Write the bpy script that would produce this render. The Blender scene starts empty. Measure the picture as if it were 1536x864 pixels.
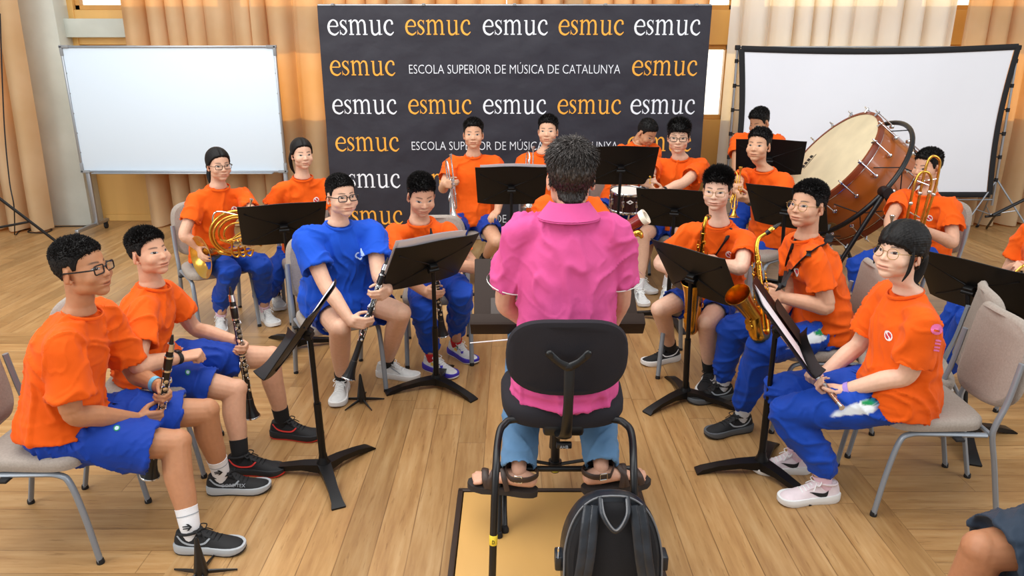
import bpy, bmesh, math, random
import numpy as np
from mathutils import Vector, Matrix, Quaternion, noise
from mathutils.bvhtree import BVHTree
R = math.radians
SC = bpy.context.scene
COL = SC.collection
random.seed(7); np.random.seed(7)

# ------------------------------------------------------------------ camera, world, lights, exposure
CAMH, FPX, PIT = 1.85, 1100.0, R(17.6)
cam = bpy.data.objects.new('camera', bpy.data.cameras.new('camera'))
COL.objects.link(cam)
cam.location = (0, 0, CAMH)
cam.rotation_euler = (R(90) - PIT, 0, 0)
cam.data.sensor_width = 36.0
cam.data.lens = FPX / 1536.0 * 36.0
cam.data.clip_start = 0.05
SC.camera = cam
w = bpy.data.worlds.new('world'); SC.world = w; w.use_nodes = True
# soft white surroundings, with a bright low sky outside the windows behind the band
_t = w.node_tree; _bg = _t.nodes['Background']
_tc = _t.nodes.new('ShaderNodeTexCoord'); _sp = _t.nodes.new('ShaderNodeSeparateXYZ'); _t.links.new(_tc.outputs['Generated'], _sp.inputs[0])
def _ss(sock, a, b):
    m = _t.nodes.new('ShaderNodeMapRange'); m.interpolation_type = 'SMOOTHSTEP'; m.inputs[1].default_value = a; m.inputs[2].default_value = b
    _t.links.new(sock, m.inputs[0]); return m.outputs[0]
_mu = _t.nodes.new('ShaderNodeMath'); _mu.operation = 'MULTIPLY'
_t.links.new(_ss(_sp.outputs[1], 0.55, 0.75), _mu.inputs[0]); _t.links.new(_ss(_sp.outputs[2], 0.42, 0.30), _mu.inputs[1])
_mx = _t.nodes.new('ShaderNodeMix'); _mx.data_type = 'RGBA'; _t.links.new(_mu.outputs[0], _mx.inputs[0])
_mx.inputs[6].default_value = (0.93 * 0.62, 0.965 * 0.62, 0.62, 1); _mx.inputs[7].default_value = (2.3, 2.15, 1.85, 1)
_t.links.new(_mx.outputs[2], _bg.inputs[0]); _bg.inputs[1].default_value = 1.0
_sun = bpy.data.lights.new('low_sun', 'SUN'); _sun.energy = 4.5; _sun.angle = R(1.0); _sun.color = (1.0, 0.86, 0.62)
_so = bpy.data.objects.new('low_sun', _sun); COL.objects.link(_so); _so.location = (0, 14, 4)
_so.rotation_euler = Vector((0.05, -1.0, -0.10)).to_track_quat('-Z', 'Y').to_euler()
def area(name, loc, target, size, sizey, power, color=(1, 1, 1)):
    l = bpy.data.lights.new(name, 'AREA'); l.shape = 'RECTANGLE'; l.size = size; l.size_y = sizey
    l.energy = power; l.color = color
    o = bpy.data.objects.new(name, l); COL.objects.link(o); o.location = loc
    o.rotation_euler = (Vector(target) - Vector(loc)).to_track_quat('-Z', 'Y').to_euler()
    return o
area('ceiling_skylight', (-1.2, 3.2, 5.2), (0, 4.2, 0), 7.0, 6.0, 430, (1.0, 0.985, 0.96))  # added broad soft fill above the band, not a known skylight
area('hall_window_light', (-6.5, -1.5, 3.6), (0, 4.0, 0.8), 4.0, 3.0, 240, (1.0, 0.98, 0.95))  # added fill from the front left, no window known there
area('window_light_far_side', (6.5, 0.0, 3.8), (0, 4.5, 0.8), 4.0, 3.0, 170, (0.97, 0.985, 1.0))  # added weaker fill from the right, stands for no known window
SC.view_settings.view_transform = 'Standard'
SC.view_settings.look = 'None'
SC.view_settings.exposure = 0.0
SC.view_settings.gamma = 1.0
SC.view_settings.use_curve_mapping = False
SC.cycles.max_bounces = 6
SC.cycles.use_denoising = True

def ray(u, v):
    x = (u - 768) / FPX; y = (432 - v) / FPX
    c, s = math.cos(PIT), math.sin(PIT)
    return Vector((x, c + y * s, -s + y * c))
def pix(u, v, Y=None, z=None):
    d = ray(u, v)
    t = Y / d.y if Y is not None else (z - CAMH) / d.z
    return Vector((0, 0, CAMH)) + d * t
def proj(p):
    p = Vector(p) - Vector((0, 0, CAMH)); c, s = math.cos(PIT), math.sin(PIT)
    f = p.y * c - p.z * s; y = p.y * s + p.z * c
    return 768 + FPX * p.x / f, 432 - FPX * y / f

# ------------------------------------------------------------------ materials
def lin(c):
    if isinstance(c, str):
        c = [int(c[i:i + 2], 16) / 255 for i in (0, 2, 4)]
    return tuple(((x / 12.92) if x <= 0.04045 else ((x + 0.055) / 1.055) ** 2.4) for x in c)
class NT:
    def __init__(s, name):
        s.m = bpy.data.materials.new(name); s.m.use_nodes = True
        s.t = s.m.node_tree; s.b = s.t.nodes['Principled BSDF']; s.out = s.t.nodes['Material Output']
    def n(s, typ, **kw):
        nd = s.t.nodes.new(typ)
        for k, v in kw.items():
            setattr(nd, k, v)
        return nd
    def set(s, sock, val):
        if hasattr(val, 'links') or isinstance(val, bpy.types.NodeSocket):
            s.t.links.new(val, sock)
        else:
            sock.default_value = val
    def math(s, op, a, b=0.0, c=0.0):
        nd = s.n('ShaderNodeMath', operation=op)
        s.set(nd.inputs[0], a); s.set(nd.inputs[1], b); s.set(nd.inputs[2], c)
        return nd.outputs[0]
    def mix(s, f, a, b):
        nd = s.n('ShaderNodeMix', data_type='RGBA')
        s.set(nd.inputs[0], f); s.set(nd.inputs[6], a); s.set(nd.inputs[7], b)
        return nd.outputs[2]
    def mul(s, f, a, b):
        nd = s.n('ShaderNodeMix', data_type='RGBA', blend_type='MULTIPLY')
        s.set(nd.inputs[0], f); s.set(nd.inputs[6], a); s.set(nd.inputs[7], b)
        return nd.outputs[2]
    def coord(s, scale=(1, 1, 1)):
        tc = s.n('ShaderNodeTexCoord'); mp = s.n('ShaderNodeMapping')
        mp.inputs['Scale'].default_value = scale
        s.t.links.new(tc.outputs['Object'], mp.inputs[0])
        return mp.outputs[0]
    def noise(s, vec, scale=5.0, detail=3.0, rough=0.5):
        nd = s.n('ShaderNodeTexNoise'); s.set(nd.inputs['Vector'], vec)
        nd.inputs['Scale'].default_value = scale; nd.inputs['Detail'].default_value = detail
        nd.inputs['Roughness'].default_value = rough
        return nd.outputs[0]
    def ramp(s, f, stops):
        nd = s.n('ShaderNodeValToRGB'); s.set(nd.inputs[0], f)
        e = nd.color_ramp.elements
        while len(e) < len(stops): e.new(0.5)
        for k, (p, c) in enumerate(stops):
            e[k].position = p; e[k].color = (*c, 1) if len(c) == 3 else c
        return nd.outputs[0]
    def bump(s, h, strength=0.3, dist=0.01):
        nd = s.n('ShaderNodeBump'); nd.inputs['Strength'].default_value = strength
        nd.inputs['Distance'].default_value = dist; s.set(nd.inputs['Height'], h)
        s.t.links.new(nd.outputs[0], s.b.inputs['Normal'])
def mat(name, col, rough=0.6, metal=0.0, var=0.0, vscale=20.0, bump=0.0, bscale=60.0, stretch=(1, 1, 1), spec=0.5, bdist=0.004, sheen=0.0, coat=0.0):
    k = NT(name); c = (*lin(col), 1)
    k.b.inputs['Roughness'].default_value = rough; k.b.inputs['Metallic'].default_value = metal
    k.b.inputs['Specular IOR Level'].default_value = spec
    if sheen: k.b.inputs['Sheen Weight'].default_value = sheen
    if coat: k.b.inputs['Coat Weight'].default_value = coat
    vec = k.coord(stretch)
    if var > 0:
        n = k.noise(vec, vscale, 4.0)
        lo = tuple(x * (1 - var) for x in c[:3]); hi = tuple(min(1, x * (1 + var)) for x in c[:3])
        k.set(k.b.inputs['Base Color'], k.ramp(n, [(0.3, lo), (0.7, hi)]))
    else:
        k.b.inputs['Base Color'].default_value = c
    if bump > 0:
        k.bump(k.noise(vec, bscale, 3.0), bump, bdist)
    k.m.diffuse_color = c
    return k.m

# ------------------------------------------------------------------ mesh building
def spl(pts, n=6):
    P = [Vector(p) for p in pts]
    if len(P) < 3: return P
    out = []
    for i in range(len(P) - 1):
        p0 = P[max(i - 1, 0)]; p1 = P[i]; p2 = P[i + 1]; p3 = P[min(i + 2, len(P) - 1)]
        for k in range(n):
            t = k / n
            out.append(0.5 * ((2 * p1) + (p2 - p0) * t + (2 * p0 - 5 * p1 + 4 * p2 - p3) * t * t + (3 * p1 - p0 - 3 * p2 + p3) * t ** 3))
    out.append(P[-1])
    return out
def lerps(vals, n):
    x = np.linspace(0, len(vals) - 1, n)
    return list(np.interp(x, np.arange(len(vals)), vals))
def frame_from(x, up):
    x = Vector(x).normalized(); up = Vector(up)
    y = up - x * up.dot(x)
    if y.length < 1e-6: y = x.orthogonal()
    y.normalize()
    return x, y, x.cross(y)
class MB:
    def __init__(s): s.v = []; s.f = []; s.m = []
    def add(s, vs, fs, mi=0):
        o = len(s.v); s.v += [tuple(p) for p in vs]
        s.f += [tuple(i + o for i in f) for f in fs]; s.m += [mi] * len(fs)
        return s
    def tube(s, pts, rad, n=10, mi=0, cap='flat', flat=1.0, up=None, closed=False):
        P = [Vector(p) for p in pts]; N = len(P)
        if not hasattr(rad, '__len__'): rad = [rad] * N
        elif len(rad) != N: rad = lerps(rad, N)
        fl = flat if hasattr(flat, '__len__') else [flat] * N
        if len(fl) != N: fl = lerps(fl, N)
        T = []
        for i in range(N):
            a = P[(i - 1) % N] if (closed or i > 0) else P[i]
            b = P[(i + 1) % N] if (closed or i < N - 1) else P[i]
            t = b - a
            if t.length < 1e-9: t = T[-1] if T else Vector((0, 0, 1))
            T.append(t.normalized())
        u = Vector(up) if up is not None else T[0].orthogonal()
        u = u - T[0] * u.dot(T[0])
        if u.length < 1e-5: u = T[0].orthogonal()
        u.normalize()
        vs = []; fs = []
        for i in range(N):
            if i > 0:
                if up is not None:
                    w_ = Vector(up) - T[i] * Vector(up).dot(T[i])
                    u = w_.normalized() if w_.length > 1e-3 else (u - T[i] * u.dot(T[i])).normalized()
                else:
                    q = T[i - 1].rotation_difference(T[i]); u = (q @ u); u = (u - T[i] * u.dot(T[i])).normalized()
            b = T[i].cross(u)
            for k in range(n):
                a = 2 * math.pi * k / n
                vs.append(P[i] + u * (math.cos(a) * rad[i]) + b * (math.sin(a) * rad[i] * fl[i]))
        rings = N if closed else N - 1
        for i in range(rings):
            j = (i + 1) % N
            for k in range(n):
                k2 = (k + 1) % n
                fs.append((i * n + k, i * n + k2, j * n + k2, j * n + k))
        if not closed and cap:
            for end in (0, N - 1):
                base = end * n; c = P[end]; d = -T[0] if end == 0 else T[-1]; r = rad[end]
                ring = list(range(base, base + n))
                steps = []
                if cap == 'round': steps = [(math.cos(x), math.sin(x) * r) for x in (0.55, 1.05)] + [(0, r)]
                elif cap == 'cup': steps = [(0.9, 0.002), (0.84, -0.03), (0.0, -0.035)]
                else: steps = [(0, 0)]
                for (sc, off) in steps:
                    if sc < 1e-6:
                        vs.append(c + d * off); ci = len(vs) - 1
                        for k in range(n):
                            a, b2 = ring[k], ring[(k + 1) % n]
                            fs.append((b2, a, ci) if end == 0 else (a, b2, ci))
                    else:
                        new = []
                        for k in range(n):
                            vs.append(c + (vs[base + k] - c) * sc + d * off); new.append(len(vs) - 1)
                        for k in range(n):
                            k2 = (k + 1) % n
                            q = (ring[k], ring[k2], new[k2], new[k])
                            fs.append(q if end != 0 else q[::-1])
                        ring = new
        return s.add(vs, fs, mi)
    def cyl(s, a, b, r, n=12, mi=0, r2=None):
        return s.tube([a, b], [r, r if r2 is None else r2], n, mi)
    def lathe(s, prof, origin, axis, n=20, mi=0, up=(0, 0, 1)):
        x, y, z = frame_from(axis, up); o = Vector(origin)
        vs = []; fs = []; idx = []
        for (r, h) in prof:
            if r < 1e-6:
                vs.append(o + x * h); idx.append([len(vs) - 1])
            else:
                row = []
                for k in range(n):
                    a = 2 * math.pi * k / n
                    vs.append(o + x * h + y * (r * math.cos(a)) + z * (r * math.sin(a))); row.append(len(vs) - 1)
                idx.append(row)
        for A, B in zip(idx[:-1], idx[1:]):
            if len(A) == 1 and len(B) == 1: continue
            for k in range(n):
                k2 = (k + 1) % n
                if len(A) == 1: fs.append((A[0], B[k2], B[k]))
                elif len(B) == 1: fs.append((A[k], A[k2], B[0]))
                else: fs.append((A[k], A[k2], B[k2], B[k]))
        return s.add(vs, fs, mi)
    def ell(s, c, r, M=None, n=16, m=10, mi=0):
        c = Vector(c); r = (r, r, r) if not hasattr(r, '__len__') else r
        vs = []; fs = []
        vs.append(Vector((0, 0, r[2])))
        for i in range(1, m):
            t = math.pi * i / m
            for k in range(n):
                a = 2 * math.pi * k / n
                vs.append(Vector((r[0] * math.sin(t) * math.cos(a), r[1] * math.sin(t) * math.sin(a), r[2] * math.cos(t))))
        vs.append(Vector((0, 0, -r[2])))
        if M is not None: vs = [M @ p for p in vs]
        vs = [c + p for p in vs]
        for k in range(n):
            fs.append((0, 1 + k, 1 + (k + 1) % n))
            for i in range(m - 2):
                a = 1 + i * n
                fs.append((a + k, a + n + k, a + n + (k + 1) % n, a + (k + 1) % n))
            fs.append((1 + (m - 2) * n + k, len(vs) - 1, 1 + (m - 2) * n + (k + 1) % n))
        return s.add(vs, fs, mi)
    def box(s, c, size, M=None, bevel=0.0, seg=2, mi=0):
        bm = bmesh.new(); bmesh.ops.create_cube(bm, size=1.0)
        for v in bm.verts: v.co = Vector((v.co.x * size[0], v.co.y * size[1], v.co.z * size[2]))
        if bevel > 0:
            bmesh.ops.bevel(bm, geom=bm.edges[:] , offset=bevel, segments=seg, affect='EDGES', profile=0.5)
        M = M or Matrix.Identity(3); c = Vector(c)
        bm.verts.index_update()
        s.add([c + (M @ v.co) for v in bm.verts], [tuple(v.index for v in f.verts) for f in bm.faces], mi)
        bm.free(); return s
    def prism(s, poly, thick, O, X, Y, mi=0):
        """extrude a 2D polygon (in plane O,X,Y) by +-thick/2 along the normal"""
        O, X, Y = Vector(O), Vector(X), Vector(Y); N = X.cross(Y).normalized(); n = len(poly)
        vs = [O + X * p[0] + Y * p[1] + N * (thick / 2) for p in poly] + [O + X * p[0] + Y * p[1] - N * (thick / 2) for p in poly]
        fs = [tuple(range(n)), tuple(range(2 * n - 1, n - 1, -1))] + [(k + n, (k + 1) % n + n, (k + 1) % n, k) for k in range(n)]
        return s.add(vs, fs, mi)
    def grid(s, fn, nu, nv, mi=0):
        vs = [fn(i / (nu - 1), j / (nv - 1)) for j in range(nv) for i in range(nu)]
        fs = [(j * nu + i, j * nu + i + 1, (j + 1) * nu + i + 1, (j + 1) * nu + i) for j in range(nv - 1) for i in range(nu - 1)]
        return s.add(vs, fs, mi)
    def build(s, name, mats, parent=None, sharp=40.0, **props):
        o_ = ROOT.get(parent.name, Vector((0, 0, 0))) if parent is not None else Vector((0, 0, 0))
        me = bpy.data.meshes.new(name)
        me.from_pydata([(p[0] - o_.x, p[1] - o_.y, p[2] - o_.z) for p in s.v], [], s.f)
        mats = mats if isinstance(mats, (list, tuple)) else [mats]
        for m_ in mats: me.materials.append(m_)
        if len(mats) > 1: me.polygons.foreach_set('material_index', s.m)
        bm = bmesh.new(); bm.from_mesh(me); bmesh.ops.recalc_face_normals(bm, faces=bm.faces[:]); bm.to_mesh(me); bm.free()
        me.polygons.foreach_set('use_smooth', [True] * len(me.polygons))
        if sharp: me.set_sharp_from_angle(angle=R(sharp))
        return link_mesh(name, me, parent, **props)
ROOT = {}
def link_mesh(name, me, parent=None, **props):
    o = bpy.data.objects.new(name, me); COL.objects.link(o)
    if parent is not None:
        o.parent = parent; ROOT[o.name] = ROOT.get(parent.name, Vector((0, 0, 0)))
    for k, v in props.items(): o[k] = v
    return o
def thing(name, label, cat, loc=(0, 0, 0), group=None):
    o = bpy.data.objects.new(name, None); COL.objects.link(o); o.empty_display_size = 0.1
    o.location = loc; ROOT[o.name] = Vector(loc); o['label'] = label; o['category'] = cat
    if group: o['group'] = group
    return o
def tag(o, label, cat, group=None):
    o['label'] = label; o['category'] = cat
    if group: o['group'] = group
    return o
def copy_tree(o, parent=None):
    c = o.copy(); COL.objects.link(c)
    if parent is not None: c.parent = parent
    for ch in list(o.children): copy_tree(ch, c)
    return c
def remesh(mb, vox, it=4, fac=0.5):
    me = bpy.data.meshes.new('tmp'); me.from_pydata(mb.v, [], mb.f)
    bm = bmesh.new(); bm.from_mesh(me); bmesh.ops.recalc_face_normals(bm, faces=bm.faces[:]); bm.to_mesh(me); bm.free()
    o = bpy.data.objects.new('tmp', me); COL.objects.link(o)
    m_ = o.modifiers.new('r', 'REMESH'); m_.mode = 'VOXEL'; m_.voxel_size = vox
    if it:
        sm = o.modifiers.new('s', 'SMOOTH'); sm.iterations = it; sm.factor = fac
    dg = bpy.context.evaluated_depsgraph_get(); ev = o.evaluated_get(dg); m2 = ev.to_mesh()
    V = np.empty(len(m2.vertices) * 3); m2.vertices.foreach_get('co', V)
    F = np.empty(len(m2.loops), dtype=np.int32); m2.loops.foreach_get('vertex_index', F)
    ev.to_mesh_clear(); bpy.data.objects.remove(o); bpy.data.meshes.remove(me)
    return V.reshape(-1, 3), F.reshape(-1, 4)
def vnormals(V, F):
    a, b, c, d = (V[F[:, k]] for k in range(4))
    fn = np.cross(c - a, d - b)
    N = np.zeros_like(V)
    for k in range(4): np.add.at(N, F[:, k], fn)
    return N / (np.linalg.norm(N, axis=1, keepdims=True) + 1e-12)
def quad_mesh(name, V, F, mats, parent=None, col=None, mi=None, smooth=True, **props):
    o_ = ROOT.get(parent.name, Vector((0, 0, 0))) if parent is not None else Vector((0, 0, 0))
    me = bpy.data.meshes.new(name); n = len(F)
    me.vertices.add(len(V)); me.vertices.foreach_set('co', (V - np.array(o_)).astype(np.float32).ravel())
    me.loops.add(n * 4); me.loops.foreach_set('vertex_index', F.astype(np.int32).ravel())
    me.polygons.add(n); me.polygons.foreach_set('loop_start', np.arange(0, n * 4, 4, dtype=np.int32))
    me.polygons.foreach_set('use_smooth', [smooth] * n)
    for m_ in (mats if isinstance(mats, (list, tuple)) else [mats]): me.materials.append(m_)
    if mi is not None: me.polygons.foreach_set('material_index', mi.astype(np.int32))
    if col is not None:
        at = me.color_attributes.new('Col', 'FLOAT_COLOR', 'POINT')
        c4 = np.ones((len(V), 4), dtype=np.float32); c4[:, :3] = col
        at.data.foreach_set('color', c4.ravel())
    me.update(); me.validate()
    return link_mesh(name, me, parent, **props)
def az2v(a): return Vector((math.cos(R(a)), math.sin(R(a)), 0))
def text_obj(name, body, O, X, Y, size, m, parent=None, width=None, ext=0.0006, center=False, thin=0.0):
    cu = bpy.data.curves.new('t', 'FONT'); cu.body = body; cu.size = size; cu.extrude = ext; cu.resolution_u = 3; cu.offset = -thin
    o = bpy.data.objects.new('t', cu); COL.objects.link(o)
    dg = bpy.context.evaluated_depsgraph_get(); me = bpy.data.meshes.new_from_object(o.evaluated_get(dg))
    bpy.data.objects.remove(o); bpy.data.curves.remove(cu)
    V = np.array([tuple(v.co) for v in me.vertices]); w_ = V[:, 0].max() - V[:, 0].min(); V[:, 0] -= V[:, 0].min()
    if width: V[:, 0] *= width / w_; w_ = width
    if center: V[:, 0] -= w_ / 2
    X, Y = Vector(X).normalized(), Vector(Y).normalized(); Z = X.cross(Y)
    o_ = ROOT.get(parent.name, Vector()) if parent is not None else Vector()
    for v, p in zip(me.vertices, V): v.co = Vector(O) + X * p[0] + Y * p[1] + Z * p[2] - o_
    me.materials.clear(); me.materials.append(m); me.name = name
    return link_mesh(name, me, parent)
# ------------------------------------------------------------------ setting
def floor_mat():
    k = NT('oak_floor'); tc = k.n('ShaderNodeTexCoord'); sp = k.n('ShaderNodeSeparateXYZ')
    k.t.links.new(tc.outputs['Object'], sp.inputs[0]); X, Y = sp.outputs[0], sp.outputs[1]
    mx = k.math
    # boards run away from the camera in the middle bay, across it in the side bays
    left = mx('MULTIPLY', mx('LESS_THAN', X, -1.30), mx('LESS_THAN', Y, 4.8))
    right = mx('MULTIPLY', mx('GREATER_THAN', X, 1.62), mx('LESS_THAN', Y, 6.4))
    side = mx('MINIMUM', mx('ADD', left, right), 1.0)
    lerp = lambda a, b: mx('ADD', mx('MULTIPLY', a, mx('SUBTRACT', 1.0, side)), mx('MULTIPLY', b, side))
    A = lerp(X, Y); B = lerp(Y, X)
    W = 0.135
    ai = mx('FLOOR', mx('DIVIDE', A, W)); af = mx('FRACT', mx('DIVIDE', A, W))
    wn = k.n('ShaderNodeTexWhiteNoise', noise_dimensions='1D'); k.set(wn.inputs['W'], mx('ADD', ai, mx('MULTIPLY', side, 77.3)))
    r1 = wn.outputs[0]
    bb = mx('ADD', mx('DIVIDE', B, 1.9), mx('MULTIPLY', r1, 3.7))
    bi = mx('FLOOR', bb); bf = mx('FRACT', bb)
    wn2 = k.n('ShaderNodeTexWhiteNoise', noise_dimensions='2D'); cv = k.n('ShaderNodeCombineXYZ')
    k.set(cv.inputs[0], ai); k.set(cv.inputs[1], mx('ADD', bi, mx('MULTIPLY', side, 31.0))); k.t.links.new(cv.outputs[0], wn2.inputs[0])
    r2 = wn2.outputs[0]
    gv = k.n('ShaderNodeCombineXYZ'); k.set(gv.inputs[0], mx('MULTIPLY', A, 26.0)); k.set(gv.inputs[1], mx('MULTIPLY', B, 2.2)); k.set(gv.inputs[2], mx('MULTIPLY', r2, 40.0))
    g = k.noise(gv.outputs[0], 1.0, 6.0, 0.62)
    gv2 = k.n('ShaderNodeCombineXYZ'); k.set(gv2.inputs[0], mx('MULTIPLY', A, 70.0)); k.set(gv2.inputs[1], mx('MULTIPLY', B, 7.0)); k.set(gv2.inputs[2], mx('MULTIPLY', r2, 90.0))
    g2 = k.noise(gv2.outputs[0], 1.0, 4.0, 0.6)
    base = k.ramp(g, [(0.25, lin('966e44')), (0.5, lin('ae8757')), (0.75, lin('c09d6e'))])
    tone = k.ramp(r2, [(0.0, (0.80, 0.79, 0.76)), (0.5, (0.97, 0.97, 0.97)), (1.0, (1.12, 1.1, 1.06))])
    c = k.mul(1.0, base, tone)
    fleck = k.ramp(g2, [(0.60, (1, 1, 1)), (0.70, (0.62, 0.55, 0.48))])
    c = k.mul(0.75, c, fleck)
    big = k.noise(tc.outputs['Object'], 1.3, 4.0, 0.6)
    c = k.mul(1.0, c, k.ramp(big, [(0.3, (0.86, 0.84, 0.82)), (0.7, (1.06, 1.06, 1.06))]))
    seam = mx('MINIMUM', af, mx('SUBTRACT', 1.0, af)); seam = mx('MULTIPLY', seam, W)
    sb = mx('MULTIPLY', mx('MINIMUM', bf, mx('SUBTRACT', 1.0, bf)), 1.9)
    edge = mx('LESS_THAN', mx('MINIMUM', seam, sb), 0.0022)
    dirt = k.noise(tc.outputs['Object'], 3.0, 3.0)
    c = k.mix(mx('MULTIPLY', edge, k.ramp(dirt, [(0.3, (0.25, 0.25, 0.25)), (0.7, (0.8, 0.8, 0.8))])), c, (*lin('5e3d1e'), 1))
    k.set(k.b.inputs['Base Color'], c)
    k.set(k.b.inputs['Roughness'], mx('ADD', 0.24, mx('MULTIPLY', g, 0.22)))
    k.b.inputs['Specular IOR Level'].default_value = 0.45
    k.bump(mx('SUBTRACT', mx('MULTIPLY', g2, 0.4), edge), 0.25, 0.002)
    return k.m
M = {}
M['concrete'] = mat('pale_concrete', 'c2c6bd', 0.85, var=0.10, vscale=2.5, bump=0.15, bscale=30)
M['ply'] = mat('honey_plywood', 'd9ab62', 0.45, var=0.12, vscale=3.0, stretch=(1, 1, 0.12))
def curtain_mat(name, lo, hi, tr, f=0.30):
    k = NT(name); vec = k.coord((1, 1, 1)); n2 = k.noise(vec, 2.0, 3.0)
    col = k.ramp(n2, [(0.3, lin(lo)), (0.7, lin(hi))])
    d = k.n('ShaderNodeBsdfDiffuse'); k.set(d.inputs[0], col)
    t = k.n('ShaderNodeBsdfTranslucent'); t.inputs[0].default_value = (*lin(tr), 1)
    m = k.n('ShaderNodeMixShader'); m.inputs[0].default_value = f
    k.t.links.new(d.outputs[0], m.inputs[1]); k.t.links.new(t.outputs[0], m.inputs[2])
    k.t.links.new(m.outputs[0], k.out.inputs[0])
    return k.m
M['curtain'] = curtain_mat('honey_beige_curtain_cloth', 'c8ab80', 'd8bf98', 'efa040')
M['curtain_pale'] = curtain_mat('cream_curtain_cloth', 'e8e1d3', 'f0ebe0', 'f8dca6')
def emit(name, col, s):
    k = NT(name); e = k.n('ShaderNodeEmission'); e.inputs[0].default_value = (*lin(col), 1); e.inputs[1].default_value = s
    k.t.links.new(e.outputs[0], k.out.inputs[0]); return k.m
def glass_mat():
    k = NT('window_glass'); t = k.n('ShaderNodeBsdfTransparent'); g = k.n('ShaderNodeBsdfGlossy'); g.inputs['Roughness'].default_value = 0.02
    m = k.n('ShaderNodeMixShader'); m.inputs[0].default_value = 0.06
    k.t.links.new(t.outputs[0], m.inputs[1]); k.t.links.new(g.outputs[0], m.inputs[2]); k.t.links.new(m.outputs[0], k.out.inputs[0]); return k.m
M['glass'] = glass_mat()
def struct(name, mb, m, **k):
    o = mb.build(name, m, None, **k); o['kind'] = 'structure'; return o

fl = MB(); fl.box((0, 4.2, -0.05), (18, 13.0, 0.1)); struct('floor', fl, floor_mat(), sharp=30)
WY = 8.45
# back wall: plywood bays with a window row at eye level and another above it, concrete column and lintel at the left
wb = MB()
def wbox(x0, x1, z0, z1, y0=WY, th=0.16, mi=0): wb.box(((x0 + x1) / 2, y0 + th / 2, (z0 + z1) / 2), (x1 - x0, th, z1 - z0), mi=mi, bevel=0.004, seg=1)
XL, XR = -8.9, 8.9
wbox(XL, XR, 0.0, 1.16); wbox(-4.8, XR, 1.96, 2.32); wbox(XL, XR, 3.4, 4.2); wbox(XL, -4.8, 1.96, 2.32)
xs = [XL, -6.6, -4.8, -2.95, -1.2, 0.6, 2.47, 4.1, 5.9, 7.6, XR]
for x in xs: wbox(x - 0.07, x + 0.07, 1.0, 3.5, WY - .012, .19)
struct('wall_back', wb, M['ply'])
cb = MB()
cb.box((-5.10, WY - 0.13, 2.1), (0.62, 0.26, 4.2), bevel=0.006)
cb.box((-4.4, WY - 0.06, 2.13), (0.86, 0.12, 0.19), bevel=0.004)
struct('wall_column', cb, M['concrete'])
bs = MB(); bs.box((1.9, WY - 0.012, 0.04), (13.3, 0.02, 0.08), bevel=0.003, seg=1); struct('baseboard_back', bs, M['ply'])
M['frame'] = mat('window_frame_wood', 'c9964f', 0.5, var=0.1, vscale=3)
wi = 0
for (z0, z1) in ((1.16, 1.96), (2.32, 3.4)):
    for a, b in zip(xs[:-1], xs[1:]):
        wi += 1
        x0, x1 = a + 0.07, b - 0.07; fr = MB(); t = 0.05
        for (bx, bz, sx, sz) in (((x0 + x1) / 2, z0 + t / 2, x1 - x0, t), ((x0 + x1) / 2, z1 - t / 2, x1 - x0, t), (x0 + t / 2, (z0 + z1) / 2, t, z1 - z0), (x1 - t / 2, (z0 + z1) / 2, t, z1 - z0)):
            fr.box((bx, WY + 0.08, bz), (sx, 0.08, sz), bevel=0.004, seg=1)
        wo = struct('window_%d' % wi, fr, M['frame'])
        g = MB(); g.box(((x0 + x1) / 2, WY + 0.09, (z0 + z1) / 2), (x1 - x0 - 0.06, 0.008, z1 - z0 - 0.06)); g.build('pane', M['glass'], wo)

def curtain(x0, x1, y, z0, z1, pitch, amp, label, seed=1, x1b=None, m='curtain'):
    rnd = random.Random(seed); mb = MB(); n = max(8, int((x1 - x0) / 0.014)); ph = rnd.random() * 6; x1b = x1 if x1b is None else x1b
    def fn(a, b):
        xe = x1b + (x1 - x1b) * min(1, b * 1.25)
        x = x0 + (xe - x0) * a; xr = x0 + (x1 - x0) * a; s = xr / pitch * 2 * math.pi + ph
        s2 = s + 1.5 * math.sin(xr * 2.3 + seed) + 0.8 * math.sin(xr * 6.1 + b * 1.2 + seed)
        g = 0.65 + 0.5 * (0.5 + 0.5 * math.sin(xr * 3.7 + seed * 2))
        c = math.sin(s2); c = math.copysign(abs(c) ** 0.7, c)
        yy = y + amp * g * (c + 0.25 * math.sin(2 * s2 + 0.6)) * (0.8 + 0.3 * (1 - b)) + 0.012 * noise.noise((x * 6, b * 3, seed))
        return (x + 0.45 * amp * math.cos(s2), yy, z0 + (z1 - z0) * b + 0.01 * math.sin(s2))
    mb.grid(fn, n, 14)
    return tag(mb.build('curtain', M[m], sharp=0), label, 'curtain')
curtain(-4.16, -2.75, 8.20, 0.02, 3.6, 0.25, 0.095, 'beige curtain hanging behind the white marker board, beside the concrete column', 2)
curtain(-2.72, -0.1, 8.22, 0.03, 3.6, 0.26, 0.095, 'beige curtain glowing orange between the white board and the black banner', 3)
curtain(-0.05, 2.10, 8.22, 0.03, 3.6, 0.26, 0.095, 'beige curtain showing as a strip above the right half of the black banner', 4)
curtain(2.29, 4.7, 8.20, 0.02, 3.6, 0.25, 0.07, 'pale cream curtain behind the white projection screen', 5, None, 'curtain_pale')
curtain(4.75, 7.6, 8.22, 0.02, 3.6, 0.27, 0.075, 'beige curtain at the right edge, behind the projection screen tripod', 6)
curtain(-7.4, -4.98, 7.92, 0.03, 3.6, 0.34, 0.09, 'bunched beige curtain at the left edge, beside the concrete column', 7, -5.12)
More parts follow.
